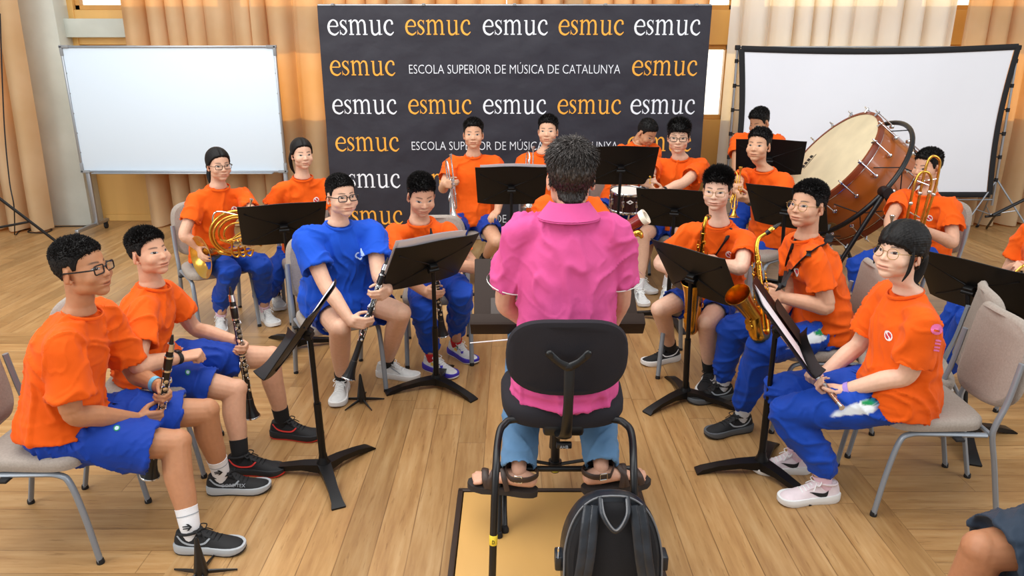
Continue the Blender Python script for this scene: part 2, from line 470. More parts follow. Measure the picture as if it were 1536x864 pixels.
# ------------------------------------------------------------------ boards, screen, banner
M['alu'] = mat('brushed_aluminium', 'a9adb2', 0.35, metal=0.85); M['white_board'] = mat('glossy_white_board', 'dcebf8', 0.5, spec=0.3)
M['grey_plastic'] = mat('grey_plastic', '8a8d90', 0.5); M['black_rubber'] = mat('black_rubber', '141416', 0.7); M['black_steel'] = mat('black_painted_steel', '0e0e10', 0.38, spec=0.5)
M['chrome'] = mat('chrome', 'd8dadd', 0.12, metal=1.0); M['brown_steel'] = mat('dark_brown_steel', '3a2a22', 0.5)
# rolling white board
wbY = 7.80; TL, TR, BL = pix(92, 70, Y=wbY), pix(412, 70, Y=wbY), pix(125, 257, Y=wbY)
x0, x1, zt, zb = TL.x, TR.x, TL.z, BL.z
wt = thing('whiteboard', 'large blank white marker board in a thin grey frame on a rolling stand', 'whiteboard', ((x0 + x1) / 2, wbY, 0))
b = MB(); b.box(((x0 + x1) / 2, wbY, (zt + zb) / 2), (x1 - x0 - .02, .018, zt - zb - .02), bevel=.003); b.build('writing_surface', M['white_board'], wt)
b = MB(); t = .022
for (cx, cz, sx, sz) in (((x0 + x1) / 2, zt, x1 - x0 + t, t), ((x0 + x1) / 2, zb, x1 - x0 + t, t), (x0, (zt + zb) / 2, t, zt - zb), (x1, (zt + zb) / 2, t, zt - zb)):
    b.box((cx, wbY - .004, cz), (sx, .034, sz), bevel=.004)
b.build('frame', M['alu'], wt)
for cx, cz in ((x0, zt), (x1, zt), (x0, zb), (x1, zb)):
    b = MB(); b.box((cx + (.03 if cx < -3 else -.03), wbY - .006, cz), (.10, .04, .030), bevel=.006); b.box((cx, wbY - .006, cz + (-.04 if cz > 1 else .04)), (.030, .04, .10), bevel=.006); b.build('corner_cap', M['grey_plastic'], wt)
b = MB(); b.box(((x0 + x1) / 2, wbY - .05, zb - .012), (x1 - x0 - .25, .07, .012), bevel=.004); b.build('pen_tray', M['alu'], wt)
for x_ in (x0 + .08, x1 - .08):
    for q in range(5):
        sc_ = MB(); sc_.lathe([(0, .004), (.008, .003), (.009, 0)], (x_ - (.07 if x_ < -3.5 else -.07), wbY - .010, zb + .2 + q * .2), (0, -1, 0), 8); sc_.build('screw', M['grey_plastic'], wt)
for x_ in (x0 + .03, x1 - .02):
    b = MB(); b.box((x_, wbY + .03, (zb + .25 + .09) / 2), (.045, .025, zb + .25 - .09), bevel=.004); lg = b.build('leg', M['alu'], wt)
    b = MB(); b.box((x_ - .02, wbY - .02, .095), (.04, .62, .035), bevel=.006); ft = b.build('foot', M['alu'], wt)
    for y_ in (-.30, .26):
        b = MB(); b.lathe([(0, -.012), (.030, -.012), (.034, -.008), (.034, .008), (.030, .012), (0, .012)], (x_ - .02, wbY - .02 + y_, .036), (1, 0, 0), 16); b.box((x_ - .02, wbY - .02 + y_, .066), (.04, .03, .03), bevel=.004); b.build('caster', M['black_rubber'], ft)
text_obj('maker_mark', 'BOARD', (x0 + .05, wbY - .0105, zt - .055), (1, 0, 0), (0, 0, 1), .03, M['grey_plastic'], wt) if False else None

# projection screen on a folding frame
psY = 7.82; a_, b_, c_, d_ = pix(1112, 73, Y=psY), pix(1527, 70, Y=psY), pix(1484, 292, Y=psY), pix(1097, 292, Y=psY)
ps = thing('projection_screen', 'big white projection screen with black border lashed to a tripod frame', 'screen', ((a_.x + b_.x) / 2, psY, 0))
M['screen'] = mat('matt_white_screen_cloth', 'eef2fa', 0.75, var=0.02, vscale=1.2); M['black_cloth'] = mat('black_nylon_border', '101014', 0.7)
def scr(a, b):
    top = a_.lerp(b_, a); bot = d_.lerp(c_, a); p = bot.lerp(top, b)
    sag = .05 * math.sin(math.pi * b) * (1 if a > .5 else -1) * abs(2 * a - 1) ** 6
    bow = -.035 * math.sin(math.pi * a) * b ** 4
    return (p.x - sag, psY + .015 * math.sin(3 * math.pi * a) * math.sin(math.pi * b), p.z + bow)
g = MB(); g.grid(lambda a, b: scr(.012 + .976 * a, .02 + .96 * b), 40, 24); vs = list(g.v); n = len(vs)
g.v += [(p[0], p[1] + .004, p[2]) for p in vs]; g.f += [tuple(i + n for i in f[::-1]) for f in g.f]; g.m = [0] * len(g.f); g.build('screen_cloth', M['screen'], ps, sharp=0)
g = MB()
for (f0, f1) in (((0, 0), (1, 0)), ((1, 0), (1, 1)), ((1, 1), (0, 1)), ((0, 1), (0, 0))):
    pts = [Vector(scr(f0[0] + (f1[0] - f0[0]) * t, f0[1] + (f1[1] - f0[1]) * t)) - Vector((0, .006, 0)) for t in np.linspace(0, 1, 20)]
    g.tube(pts, .034, 8, up=(0, 1, 0), flat=1.0) if False else g.tube(pts, .006, 8, up=(0, 1, 0), flat=5.0)
g.build('border', M['black_cloth'], ps)
fx = [(a_.x - .035, d_.x - .05), (b_.x + .03, c_.x + .07)]
for k, (xt, xb) in enumerate(fx):
    g = MB(); top = Vector((xt + (.005 if k == 0 else -.005), psY + .03, a_.z + .01)); bot = Vector((xb, psY + .03, .30)); g.cyl(bot, top, .013, 10)
    pl = g.build('pole', M['alu'], ps)
    g = MB()
    for q in range(6):
        t = .12 + q * .15; pa = bot.lerp(top, t + .05); side = Vector(scr(0.0 if k == 0 else 1.0, max(0, min(1, (pa.z - d_.z) / (a_.z - d_.z)))))
        g.cyl(pa, side, .007, 6); g.lathe([(0, -.02), (.019, -.02), (.019, .02), (0, .02)], pa, (0, 0, 1), 8)
    g.build('strap', M['black_cloth'], ps)
    g = MB(); g.box(top, (.05, .04, .05), bevel=.008); g.build('corner_clip', M['black_rubber'], ps)
    for az_ in (200, 320, 80):
        d2 = az2v(az_); g = MB(); e = Vector((bot.x, bot.y, 0)) + d2 * (.24 if az_ == 80 else .42) + Vector((0, 0, .02)); g.cyl(bot + Vector((0, 0, .28)), e, .009, 8); g.cyl(bot + Vector((0, 0, -.1)), (bot + Vector((0, 0, .28))).lerp(e, .55), .006, 8)
        lg = g.build('leg', M['alu'], ps); g = MB(); g.lathe([(0, -.02), (.014, -.02), (.016, 0), (.014, .03), (0, .03)], e, (d2 * .42 - Vector((0, 0, .5))), 10); g.build('leg_tip', M['black_rubber'], lg)
g = MB(); g.cyl((fx[0][1], psY + .03, d_.z - .06), (fx[1][1], psY + .03, c_.z - .06), .010, 10); g.cyl((fx[0][0], psY + .03, a_.z + .015), (fx[1][0], psY + .03, a_.z + .015), .010, 10); g.build('crossbar', M['alu'], ps)

# banner
bnY = 7.55
ba, bb, bc, bd = pix(480, 8, Y=bnY), pix(1064, 8, Y=bnY), pix(1046, 347, Y=bnY), pix(497, 349, Y=bnY)
bn = thing('banner', 'wide black music school backdrop banner with white and orange wordmarks', 'banner', ((ba.x + bb.x) / 2, bnY, 0))
M['banner'] = mat('black_banner_cloth', '2a2933', 0.55, var=0.06, vscale=4, bump=0.35, bscale=5, bdist=.03, spec=0.4)
bx0, bx1, bzt, bzb = (ba.x + bd.x) / 2, (bb.x + bc.x) / 2, ba.z, .03
def wav(x, z): return .010 * noise.noise((x * 2.2, z * 3.1, 1.0)) + .006 * noise.noise((x * 5 + z * 4, z * 6 - x * 3, 4.0))
def bsurf(x, z): return Vector((x, bnY + wav(x, z), z))
g = MB(); g.grid(lambda a, b: bsurf(bx0 + (bx1 - bx0) * a, bzb + (bzt - bzb) * b), 90, 56); n = len(g.v)
g.v += [(p[0], p[1] + .006, p[2]) for p in g.v]; g.f += [tuple(i + n for i in f[::-1]) for f in g.f]; g.m = [0] * len(g.f)
g.build('banner_cloth', M['banner'], bn, sharp=0)
g = MB(); g.cyl((bx0, bnY + .04, bzt), (bx1, bnY + .04, bzt), .015, 10)
for x_ in (bx0 + .02, (bx0 + bx1) / 2, bx1 - .02): g.cyl((x_, bnY + .04, .0), (x_, bnY + .04, bzt), .015, 10); g.box((x_, bnY + .12, .012), (.05, .40, .024), bevel=.006)
g.build('banner_frame', M['alu'], bn)
for x_ in np.linspace(bx0 + .15, bx1 - .15, 5):
    g = MB(); g.box((x_, bnY + .012, bzt + .006), (.03, .05, .022), bevel=.004); g.build('clip', M['grey_plastic'], bn)
M['print_white'] = mat('banner_white_ink', 'e8ecf4', 0.5); M['print_orange'] = mat('banner_orange_ink', 'f3ab3c', 0.5)
def stroke(pts, wd, n=5):
    P = [Vector((p[0], p[1], 0)) for p in pts]; P = spl(P, n) if len(P) > 2 else P; W2 = lerps(wd, len(P)); out = []
    for i, p in enumerate(P):
        t = (P[min(i + 1, len(P) - 1)] - P[max(i - 1, 0)]).normalized(); nn = Vector((-t.y, t.x, 0)); out.append((p + nn * W2[i] / 2, p - nn * W2[i] / 2))
    return out
GLY = {
 'e': (.86, [([(.12, .56), (.78, .56)], [.075, .075]), ([(.80, .57), (.74, .84), (.48, .985), (.20, .82), (.085, .50), (.19, .17), (.49, .02), (.70, .07), (.86, .20)], [.14, .13, .08, .15, .175, .16, .13, .10, .05])]),
 's': (.66, [([(.55, .80), (.43, .94), (.28, .955), (.13, .80), (.22, .60), (.42, .46), (.54, .25), (.38, .05), (.22, .04), (.08, .18)], [.05, .06, .07, .13, .17, .17, .14, .07, .06, .05]), ([(.555, .98), (.555, .70)], [.055, .03]), ([(.065, .02), (.065, .32)], [.055, .03])]),
 'm': (1.56, [([(.21, .0), (.21, .93)], [.15, .15]), ([(.75, .0), (.75, .72)], [.15, .15]), ([(1.29, .0), (1.29, .72)], [.15, .15]), ([(.03, .90), (.28, .985)], [.07, .09]),
        ([(.24, .74), (.42, .93), (.58, .95), (.70, .86), (.75, .66)], [.05, .09, .12, .15, .15]), ([(.78, .74), (.96, .93), (1.12, .95), (1.24, .86), (1.29, .66)], [.05, .09, .12, .15, .15]),
        ([(.04, .035), (.40, .035)], [.07, .07]), ([(.59, .035), (.92, .035)], [.07, .07]), ([(1.12, .035), (1.48, .035)], [.07, .07])]),
 'u': (1.08, [([(.22, .98), (.22, .34), (.27, .11), (.42, .02), (.60, .06), (.78, .24)], [.15, .15, .15, .13, .11, .05]), ([(.80, .98), (.80, .0)], [.15, .15]), ([(.04, .95), (.25, .95)], [.06, .06]), ([(.62, .95), (.82, .95)], [.06, .06]), ([(.78, .03), (1.02, .05)], [.06, .05])]),
 'c': (.80, [([(.70, .70), (.64, .90), (.44, .97), (.20, .82), (.085, .50), (.19, .17), (.46, .02), (.62, .06), (.78, .20)], [.13, .12, .08, .15, .175, .16, .13, .10, .05]), ([(.60, .74), (.74, .74)], [.12, .12])])}
def wordmark(u, v, m):
    p = pix(u, v, Y=bnY); tot = sum(GLY[c][0] for c in 'esmuc') + .06 * 4; h = 20.0 / FPX * (Vector((0, 0, CAMH)) - p).length; wid = 92.0 / FPX * (Vector((0, 0, CAMH)) - p).length; sx = wid / tot
    g = MB(); x = 0
    for c in 'esmuc':
        aw, sts = GLY[c]
        for pts, wd in sts:
            rows = stroke(pts, wd, 5); vs = []
            if len(rows) == 2:
                rows = [(rows[0][0].lerp(rows[1][0], t), rows[0][1].lerp(rows[1][1], t)) for t in np.linspace(0, 1, 5)]
            for a, b in rows:
                for q in (a, b):
                    X = p.x - wid / 2 + (x + q.x) * sx; Z = p.z - h / 2 + q.y * h; w_ = bsurf(X, Z); vs.append((w_.x, w_.y - .0035, w_.z))
            g.add(vs, [(2 * i, 2 * i + 1, 2 * i + 3, 2 * i + 2) for i in range(len(rows) - 1)])
        x += aw + .06
    g.build('wordmark', m, bn, sharp=0)
for (v, items) in ((41, ((541, 0), (657, 1), (773, 0), (887, 1), (1001, 0))), (102, ((544, 1), (997, 1))), (160, ((547, 0), (660, 1), (772, 0), (884, 1), (994, 0))),
                   (216, ((551, 1), (989, 1))), (271, ((553, 0), (664, 1), (773, 0), (880, 1), (985, 0))), (326, ((557, 1), (981, 1)))):
    for u, c in items: wordmark(u, v, M['print_orange'] if c else M['print_white'])
for (v, u0, u1) in ((110.5, 614, 930), (225, 618, 926), (334, 622, 922)):
    a1, b1 = pix(u0, v, Y=bnY), pix(u1, v, Y=bnY)
    o = text_obj('lettering', 'ESCOLA SUPERIOR DE M\u00daSICA DE CATALUNYA', (a1.x, bnY, a1.z), (1, 0, 0), (0, 0, 1), .125, M['print_white'], bn, width=b1.x - a1.x, thin=.0015)
    r_ = ROOT[bn.name]
    for vv in o.data.vertices: vv.co.y = wav(vv.co.x + r_.x, vv.co.z) - .004 - (.001 if vv.co.y < 0 else 0)
# lighting stand and lead at the left edge, second stand leg at the right edge
ls = thing('light_stand', 'black folding stand with one long slanting leg at the left edge by the tied curtain', 'stand', (pix(30, 335, z=0).x, pix(30, 335, z=0).y, 0))
pa = pix(88, 365, z=.02); top = pix(-70, 245, Y=6.9)
b = MB(); b.cyl(pa, top, .014, 10); lg = b.build('leg', M['black_steel'], ls); b = MB(); b.lathe([(0, -.02), (.02, -.015), (.02, .03), (0, .035)], pa, top - pa, 10); b.build('leg_tip', M['black_rubber'], lg)
hub = pix(18, 325, z=.08); hub = Vector((hub.x, 7.1, .10))
b = MB(); b.cyl(hub, pix(-30, 285, Y=7.05), .016, 10); b.build('leg', M['black_steel'], ls)
b = MB(); b.cyl(hub, pix(42, 333, Y=7.0), .012, 10); b.cyl(hub, (hub.x - .4, hub.y, .2), .012, 8); b.build('brace', M['black_steel'], ls)
b = MB(); b.ell((hub.x, hub.y, .065), (.07, .07, .062), n=14, m=8); b.box((hub.x, hub.y, .12), (.07, .05, .06), bevel=.01); b.build('weight_bag', M['black_cloth'], ls)
b = MB(); pts = [pix(0, 20, Y=7.4), pix(6, 180, Y=7.4), pix(14, 270, Y=7.35), pix(21, 310, Y=7.3), pix(22, 352, z=.008)]; b.tube(spl(pts, 8), .006, 6)
tag(b.build('hanging_cable', M['black_rubber']), 'thin black cable hanging down at the left edge in front of the curtain', 'cable')
b = MB(); pts = [pix(u, v, z=.007) for (u, v) in ((24, 352), (32, 345), (50, 343), (62, 341), (78, 344), (68, 349), (48, 349), (42, 347), (55, 343), (84, 340), (130, 339))]; b.tube(spl(pts, 8), .006, 6)
tag(b.build('floor_cable', M['black_rubber']), 'coiled black cable lying on the floor by the concrete column', 'cable')
rs = thing('light_stand', 'black stand whose slanting leg enters at the right edge behind the screen tripod', 'stand', (pix(1490, 330, z=0).x, 7.5, 0))
b = MB(); b.cyl(pix(1489, 323, Y=7.45), pix(1600, 268, Y=7.45), .017, 10); b.build('leg', M['black_steel'], rs)
b = MB(); b.cyl(pix(1478, 325, Y=7.5), pix(1500, 322, Y=7.5), .014, 8); h_ = pix(1480, 342, z=.012); b.cyl(h_, pix(1492, 324, Y=7.5), .012, 8); b.build('brace', M['black_steel'], rs)
b = MB(); b.tube(spl([pix(u, v, z=.008) for (u, v) in ((1400, 331), (1440, 328), (1470, 331), (1500, 326), (1540, 335))], 8), .006, 6)
tag(b.build('floor_cable', M['black_rubber']), 'black cable on the floor under the projection screen', 'cable')
# ------------------------------------------------------------------ people: head template, hands, bodies, clothes
def sstep(x, a, b):
    t = np.clip((x - a) / (b - a), 0, 1); return t * t * (3 - 2 * t)
def make_head():
    """local axes: +x the person's right, +y the face, +z up; chin at z -0.112, crown at z +0.12"""
    mb = MB()
    mb.ell((0, -0.014, 0.034), (0.0745, 0.094, 0.087), n=28, m=18)
    mb.ell((0, 0.022, -0.012), (0.0675, 0.069, 0.078), n=28, m=18)
    mb.ell((0, 0.034, -0.050), (0.0565, 0.055, 0.052), n=24, m=14)
    mb.ell((0, 0.056, -0.086), (0.030, 0.029, 0.025), n=20, m=12)
    for sx in (-1, 1):
        mb.ell((sx * 0.037, 0.018, -0.058), (0.025, 0.046, 0.034), n=16, m=10)
        mb.ell((sx * 0.036, 0.056, -0.026), (0.028, 0.028, 0.030), n=16, m=10)
    mb.tube([(0, -0.028, -0.02), (0, -0.034, -0.10), (0, -0.044, -0.16), (0, -0.052, -0.205)], [0.048, 0.049, 0.053, 0.066], 24, up=(1, 0, 0), flat=0.98)
    V, F = remesh(mb, 0.0034, 22, 0.6)
    mb = MB(); mb.add([tuple(p) for p in V], [tuple(q) for q in F])
    for sx in (-1, 1):
        Me = Matrix.Rotation(R(-14), 3, 'X') @ Matrix.Rotation(R(sx * -24), 3, 'Z')
        mb.ell((sx * 0.0745, -0.016, -0.010), (0.0065, 0.018, 0.029), Me, n=14, m=10)
        mb.ell((sx * 0.071, -0.007, -0.031), (0.006, 0.010, 0.011), n=10, m=8)
    mb.tube([(0, 0.076, 0.012), (0, 0.083, 0.000), (0, 0.0905, -0.014), (0, 0.0935, -0.021)], [0.007, 0.0080, 0.0096, 0.0102], 12, cap='round')
    for sx in (-1, 1): mb.ell((sx * 0.0108, 0.0865, -0.0235), (0.0078, 0.0090, 0.0072), n=12, m=8)
    V, F = remesh(mb, 0.0028, 5, 0.5)
    def brush(c, s, d):
        nonlocal V
        c = np.array(c); s = np.array(s); w_ = np.exp(-0.5 * (((V - c) / s) ** 2).sum(1))
        V = V + w_[:, None] * np.array(d)[None]
    for sx in (-1, 1):
        brush((sx * 0.032, 0.086, 0.008), (0.016, 0.02, 0.009), (0, -0.0065, 0))
        brush((sx * 0.030, 0.086, 0.028), (0.020, 0.02, 0.007), (0, 0.0012, 0))
        brush((sx * 0.032, 0.082, 0.010), (0.013, 0.02, 0.004), (0, 0.0035, 0))
        brush((sx * 0.032, 0.080, -0.004), (0.014, 0.02, 0.003), (0, 0.0015, 0))
        brush((sx * 0.040, 0.075, -0.028), (0.020, 0.02, 0.018), (0, 0.0015, 0))
        brush((sx * 0.080, -0.010, -0.013), (0.006, 0.007, 0.013), (-sx * 0.0035, 0, 0))
    brush((0, 0.088, -0.0505), (0.016, 0.02, 0.0048), (0, 0.0055, 0))
    brush((0, 0.088, -0.0655), (0.014, 0.02, 0.0050), (0, 0.0060, 0))
    brush((0, 0.088, -0.0580), (0.020, 0.02, 0.0020), (0, -0.0055, 0))
    brush((0, 0.088, -0.0760), (0.020, 0.02, 0.0045), (0, -0.0030, 0))
    brush((0, 0.092, -0.0420), (0.004, 0.02, 0.0060), (0, -0.0015, 0))
    V[:, 2] = np.where(V[:, 2] < -0.025, -0.025 + (V[:, 2] + 0.025) * (0.93 + 0.07 * sstep(-V[:, 2], 0.10, 0.16)) , V[:, 2])
    V[:, 0] *= 1 + 0.05 * np.exp(-0.5 * ((V[:, 2] + 0.045) / 0.03) ** 2) * sstep(V[:, 1], -0.03, 0.03)
    return V, F
HV, HF = make_head()
HN = vnormals(HV, HF)
HBVH = BVHTree.FromPolygons([tuple(p) for p in HV], [tuple(f) for f in HF])
def head_cols(skin, lip=(0.80, 0.52, 0.48), brow=1.0, scalp=True):
    """albedo of the head's surface: skin, lips, brows, nostrils"""
    x, y, z = HV.T; ax = np.abs(x); z = np.where(z < -0.025, -0.025 + (z + 0.025) / 0.93, z)
    C = np.tile(np.array(skin), (len(HV), 1))
    def paint(m, c):
        nonlocal C
        C = C * (1 - m[:, None]) + np.array(c)[None] * m[:, None]
    front = sstep(y, 0.05, 0.07)
    s = np.array(skin)
    paint(0.18 * front * np.exp(-0.5 * (((ax - 0.040) / 0.018) ** 2 + ((z + 0.026) / 0.016) ** 2)), s * np.array((1.05, 0.82, 0.78)))
    lw = 0.0225 - 0.18 * np.maximum(0, np.abs(z + 0.058) - 0.002)
    lm = front * sstep(lw - ax, -0.002, 0.004) * sstep(0.0115 - np.abs(z + 0.0585), 0, 0.0035)
    paint(0.75 * lm, s * np.array(lip))
    paint(0.75 * front * sstep(0.022 - ax, 0, 0.004) * np.exp(-0.5 * ((z + 0.0580) / 0.0011) ** 2), s * np.array((0.35, 0.18, 0.17)))  # shade in the crease between the lips, painted as a dark line
    bz = 0.0270 + 0.0030 * np.sin(np.clip((ax - 0.008) / 0.046, 0, 1) * math.pi)
    bm_ = front * sstep(ax, 0.010, 0.015) * sstep(0.055 - ax, 0, 0.012) * sstep(0.0046 - np.abs(z - bz), 0, 0.0030)
    paint(0.82 * brow * bm_, (0.018, 0.014, 0.012))
    paint(0.8 * sstep(y, 0.088, 0.092) * np.exp(-0.5 * (((ax - 0.0085) / 0.0030) ** 2 + ((z + 0.0330) / 0.0022) ** 2)), s * 0.12)  # nostril shade painted as two dark spots
    ear = sstep(ax, 0.073, 0.078)
    paint(0.35 * ear, s * np.array((1.0, 0.72, 0.66)))
    return C
def make_eyes():
    """almond eyes laid on the face: white, iris, pupil and lash line, as quads with their own colours"""
    VV, FF, CC = [], [], []
    nu, nv = 29, 13
    for sx in (-1, 1):
        base = len(VV)
        for j in range(nv):
            for i in range(nu):
                a = -1 + 2 * i / (nu - 1); b = -1 + 2 * j / (nv - 1)
                hw = 0.0160; ex = sx * 0.0325 + a * hw
                tilt = 0.0016 * a * sx
                top = 0.0070 * (1 - abs(a) ** 2.2) ** 0.8; bot = -0.0046 * (1 - abs(a) ** 2.0)
                zz = 0.0065 + tilt + (bot + (top - bot) * (b + 1) / 2)
                h = HBVH.ray_cast(Vector((ex, 0.2, zz)), Vector((0, -1, 0)))
                yy = h[0].y if h[0] is not None else 0.075
                VV.append((ex, yy + 0.0008 + 0.0016 * max(0, 1 - a * a) * max(0, 1 - b * b), zz))
                dx = (ex - sx * 0.0325) ; dz = zz - 0.0080
                r = math.hypot(dx, dz)
                c = (0.50, 0.47, 0.44)
                if r < 0.0066: c = (0.018, 0.010, 0.006)
                if r < 0.0028: c = (0.004, 0.004, 0.004)
                if math.hypot(dx + 0.0016, dz - 0.0020) < 0.0007: c = (0.8, 0.8, 0.8)  # tiny pale highlight painted onto the iris
                if b > 0.66 or abs(a) > 0.95: c = (0.012, 0.009, 0.008)
                elif b < -0.9: c = (0.22, 0.12, 0.09)
                CC.append(c)
        for j in range(nv - 1):
            for i in range(nu - 1):
                q = (base + j * nu + i, base + j * nu + i + 1, base + (j + 1) * nu + i + 1, base + (j + 1) * nu + i)
                FF.append(q[::-1])
    return np.array(VV), np.array(FF), np.array(CC)
EV, EF, EC = make_eyes()

def skin_mat():
    k = NT('skin'); at = k.n('ShaderNodeAttribute', attribute_name='Col')
    n = k.noise(k.coord(), 55.0, 3.0)
    k.set(k.b.inputs['Base Color'], k.mul(1.0, at.outputs[0], k.ramp(n, [(0.3, (0.95, 0.94, 0.93)), (0.7, (1.04, 1.04, 1.04))])))
    k.b.inputs['Roughness'].default_value = 0.48; k.b.inputs['Specular IOR Level'].default_value = 0.35
    k.b.inputs['Subsurface Weight'].default_value = 0.12; k.b.inputs['Subsurface Radius'].default_value = (0.012, 0.005, 0.003)
    k.b.inputs['Subsurface Scale'].default_value = 1.0
    return k.m
M['skin'] = skin_mat()
M['hair'] = mat('black_hair', '0f0c0b', 0.55, spec=0.25, var=0.4, vscale=150, stretch=(1, 1, 0.25), bump=0.5, bscale=260, bdist=0.003)
M['hair_grey'] = (lambda k: k)(None)
def grey_hair():
    k = NT('dark_hair_with_grey_strands'); vec = k.coord((1, 1, 0.35)); n = k.noise(vec, 190.0, 3.0, 0.6)
    at = k.n('ShaderNodeAttribute', attribute_name='Col')
    sep = k.n('ShaderNodeSeparateColor'); k.t.links.new(at.outputs[0], sep.inputs[0])
    f = k.math('MULTIPLY', k.ramp(n, [(0.52, (0, 0, 0)), (0.68, (1, 1, 1))]), sep.outputs[0])
    k.set(k.b.inputs['Base Color'], k.mix(f, (*lin('211915'), 1), (*lin('8d8580'), 1)))
    k.b.inputs['Roughness'].default_value = 0.45; k.bump(n, 0.6, 0.003); return k.m
M['hair_grey'] = grey_hair()

def hair_arrays(style):
    x, y, z = HV.T; ax = np.abs(x)
    P = dict(short=dict(ys=[-.12, -.075, -.045, -.030, -.022, 0.004, .010, .022, .036, .055, .078, .1],
                        zs=[-.062, -.055, -.035, -.010, .020, .022, -.004, -.006, .040, .064, .0755, .080], top=.010, side=.003, rough=.0025),
             buzz=dict(ys=[-.12, -.075, -.045, -.030, -.022, 0.004, .010, .022, .036, .055, .078, .1],
                       zs=[-.055, -.048, -.025, -.005, .022, .024, .004, .004, .046, .062, .071, .076], top=.008, side=.002, rough=.0015),
             spiky=dict(ys=[-.12, -.075, -.045, -.030, -.022, 0.004, .010, .022, .036, .055, .078, .1],
                        zs=[-.06, -.055, -.035, -.010, .020, .022, -.004, -.004, .040, .058, .068, .072], top=.013, side=.0045, rough=.004),
             fringe=dict(ys=[-.12, -.075, -.045, -.030, -.022, 0.004, .010, .022, .036, .055, .078, .1],
                         zs=[-.065, -.06, -.04, -.010, .016, .018, -.010, -.012, .030, .045, .052, .056], top=.014, side=.007, rough=.004),
             girl=dict(ys=[-.12, -.075, -.045, -.030, -.022, 0.004, .010, .022, .036, .055, .078, .1],
                       zs=[-.075, -.075, -.06, -.030, .000, .000, .004, .012, .036, .060, .0755, .079], top=.012, side=.010, rough=.001),
             bangs=dict(ys=[-.12, -.075, -.045, -.030, -.022, 0.004, .010, .022, .036, .055, .078, .1],
                        zs=[-.075, -.075, -.06, -.030, .000, .000, .000, -.004, .012, .026, .034, .036], top=.018, side=.014, rough=.003),
             full=dict(ys=[-.12, -.075, -.045, -.030, -.022, 0.004, .010, .022, .036, .055, .078, .1],
                       zs=[-.084, -.078, -.055, -.026, .018, .022, -.008, -.008, .038, .060, .072, .078], top=.015, side=.0045, rough=.003))[style]
    zl = np.interp(y, P['ys'], P['zs'])
    jag = np.array([noise.noise((p[0] * 90, p[1] * 90, p[2] * 30)) for p in HV]) * (0.006 if style in ('spiky', 'fringe', 'bangs') else 0.0025)
    m = sstep(z - zl + jag, -0.001, 0.013)
    earp = (ax > 0.0755) & (z < 0.018) & (y > -0.052) & (y < 0.02)
    if style not in ('girl', 'bangs'): m = np.where(earp, 0, m)
    m = np.where(z < -0.1, 0, m)
    up = sstep(z, 0.035, 0.085)
    th = P['side'] + (P['top'] - P['side']) * up
    if style in ('short', 'spiky', 'fringe'): th = th + 0.004 * sstep(y, 0.02, 0.07) * up
    if style == 'full': th = th + 0.007 * sstep(-y, 0.02, 0.09) * sstep(z, -0.04, 0.03)
    nz = np.array([noise.noise((p[0] * 150 + 3, p[1] * 150, p[2] * (55 if style != 'short' else 80))) for p in HV])
    nz2 = np.array([noise.noise((p[0] * 60 + 9, p[1] * 60, p[2] * 40)) for p in HV])
    if style in ('girl', 'bangs'):
        part = np.exp(-0.5 * ((x - (0 if style == 'girl' else 0.012)) / 0.004) ** 2) * sstep(y, -0.03, 0.03) * up
        th = th * (1 - 0.75 * part) + 0.0006 * np.sin(np.arctan2(z - 0.02, ax + 0.001) * 60)
    d = np.sqrt(np.clip(m, 0, 1)) * th + m * P['rough'] * (nz * 0.8 + nz2 * 0.6) - (1 - m) * 0.003
    dirn = HN.copy()
    if style in ('short', 'spiky', 'buzz', 'fringe'):
        dirn[:, 2] += 0.5 * up; dirn[:, 1] += 0.25 * up * sstep(y, 0.0, 0.06)
        dirn /= np.linalg.norm(dirn, axis=1, keepdims=True)
    V = HV + dirn * d[:, None]
    keep = (m[HF] > 0.02).any(1)
    F = HF[keep]; used = np.unique(F); mp = -np.ones(len(HV), int); mp[used] = np.arange(len(used))
    crown = np.exp(-0.5 * (((x[used]) / 0.045) ** 2 + ((y[used] + 0.055) / 0.045) ** 2 + ((z[used] - 0.085) / 0.05) ** 2))
    return V[used], mp[F], np.clip(0.10 + crown * 0.8, 0, 1)
_hair_cache = {}
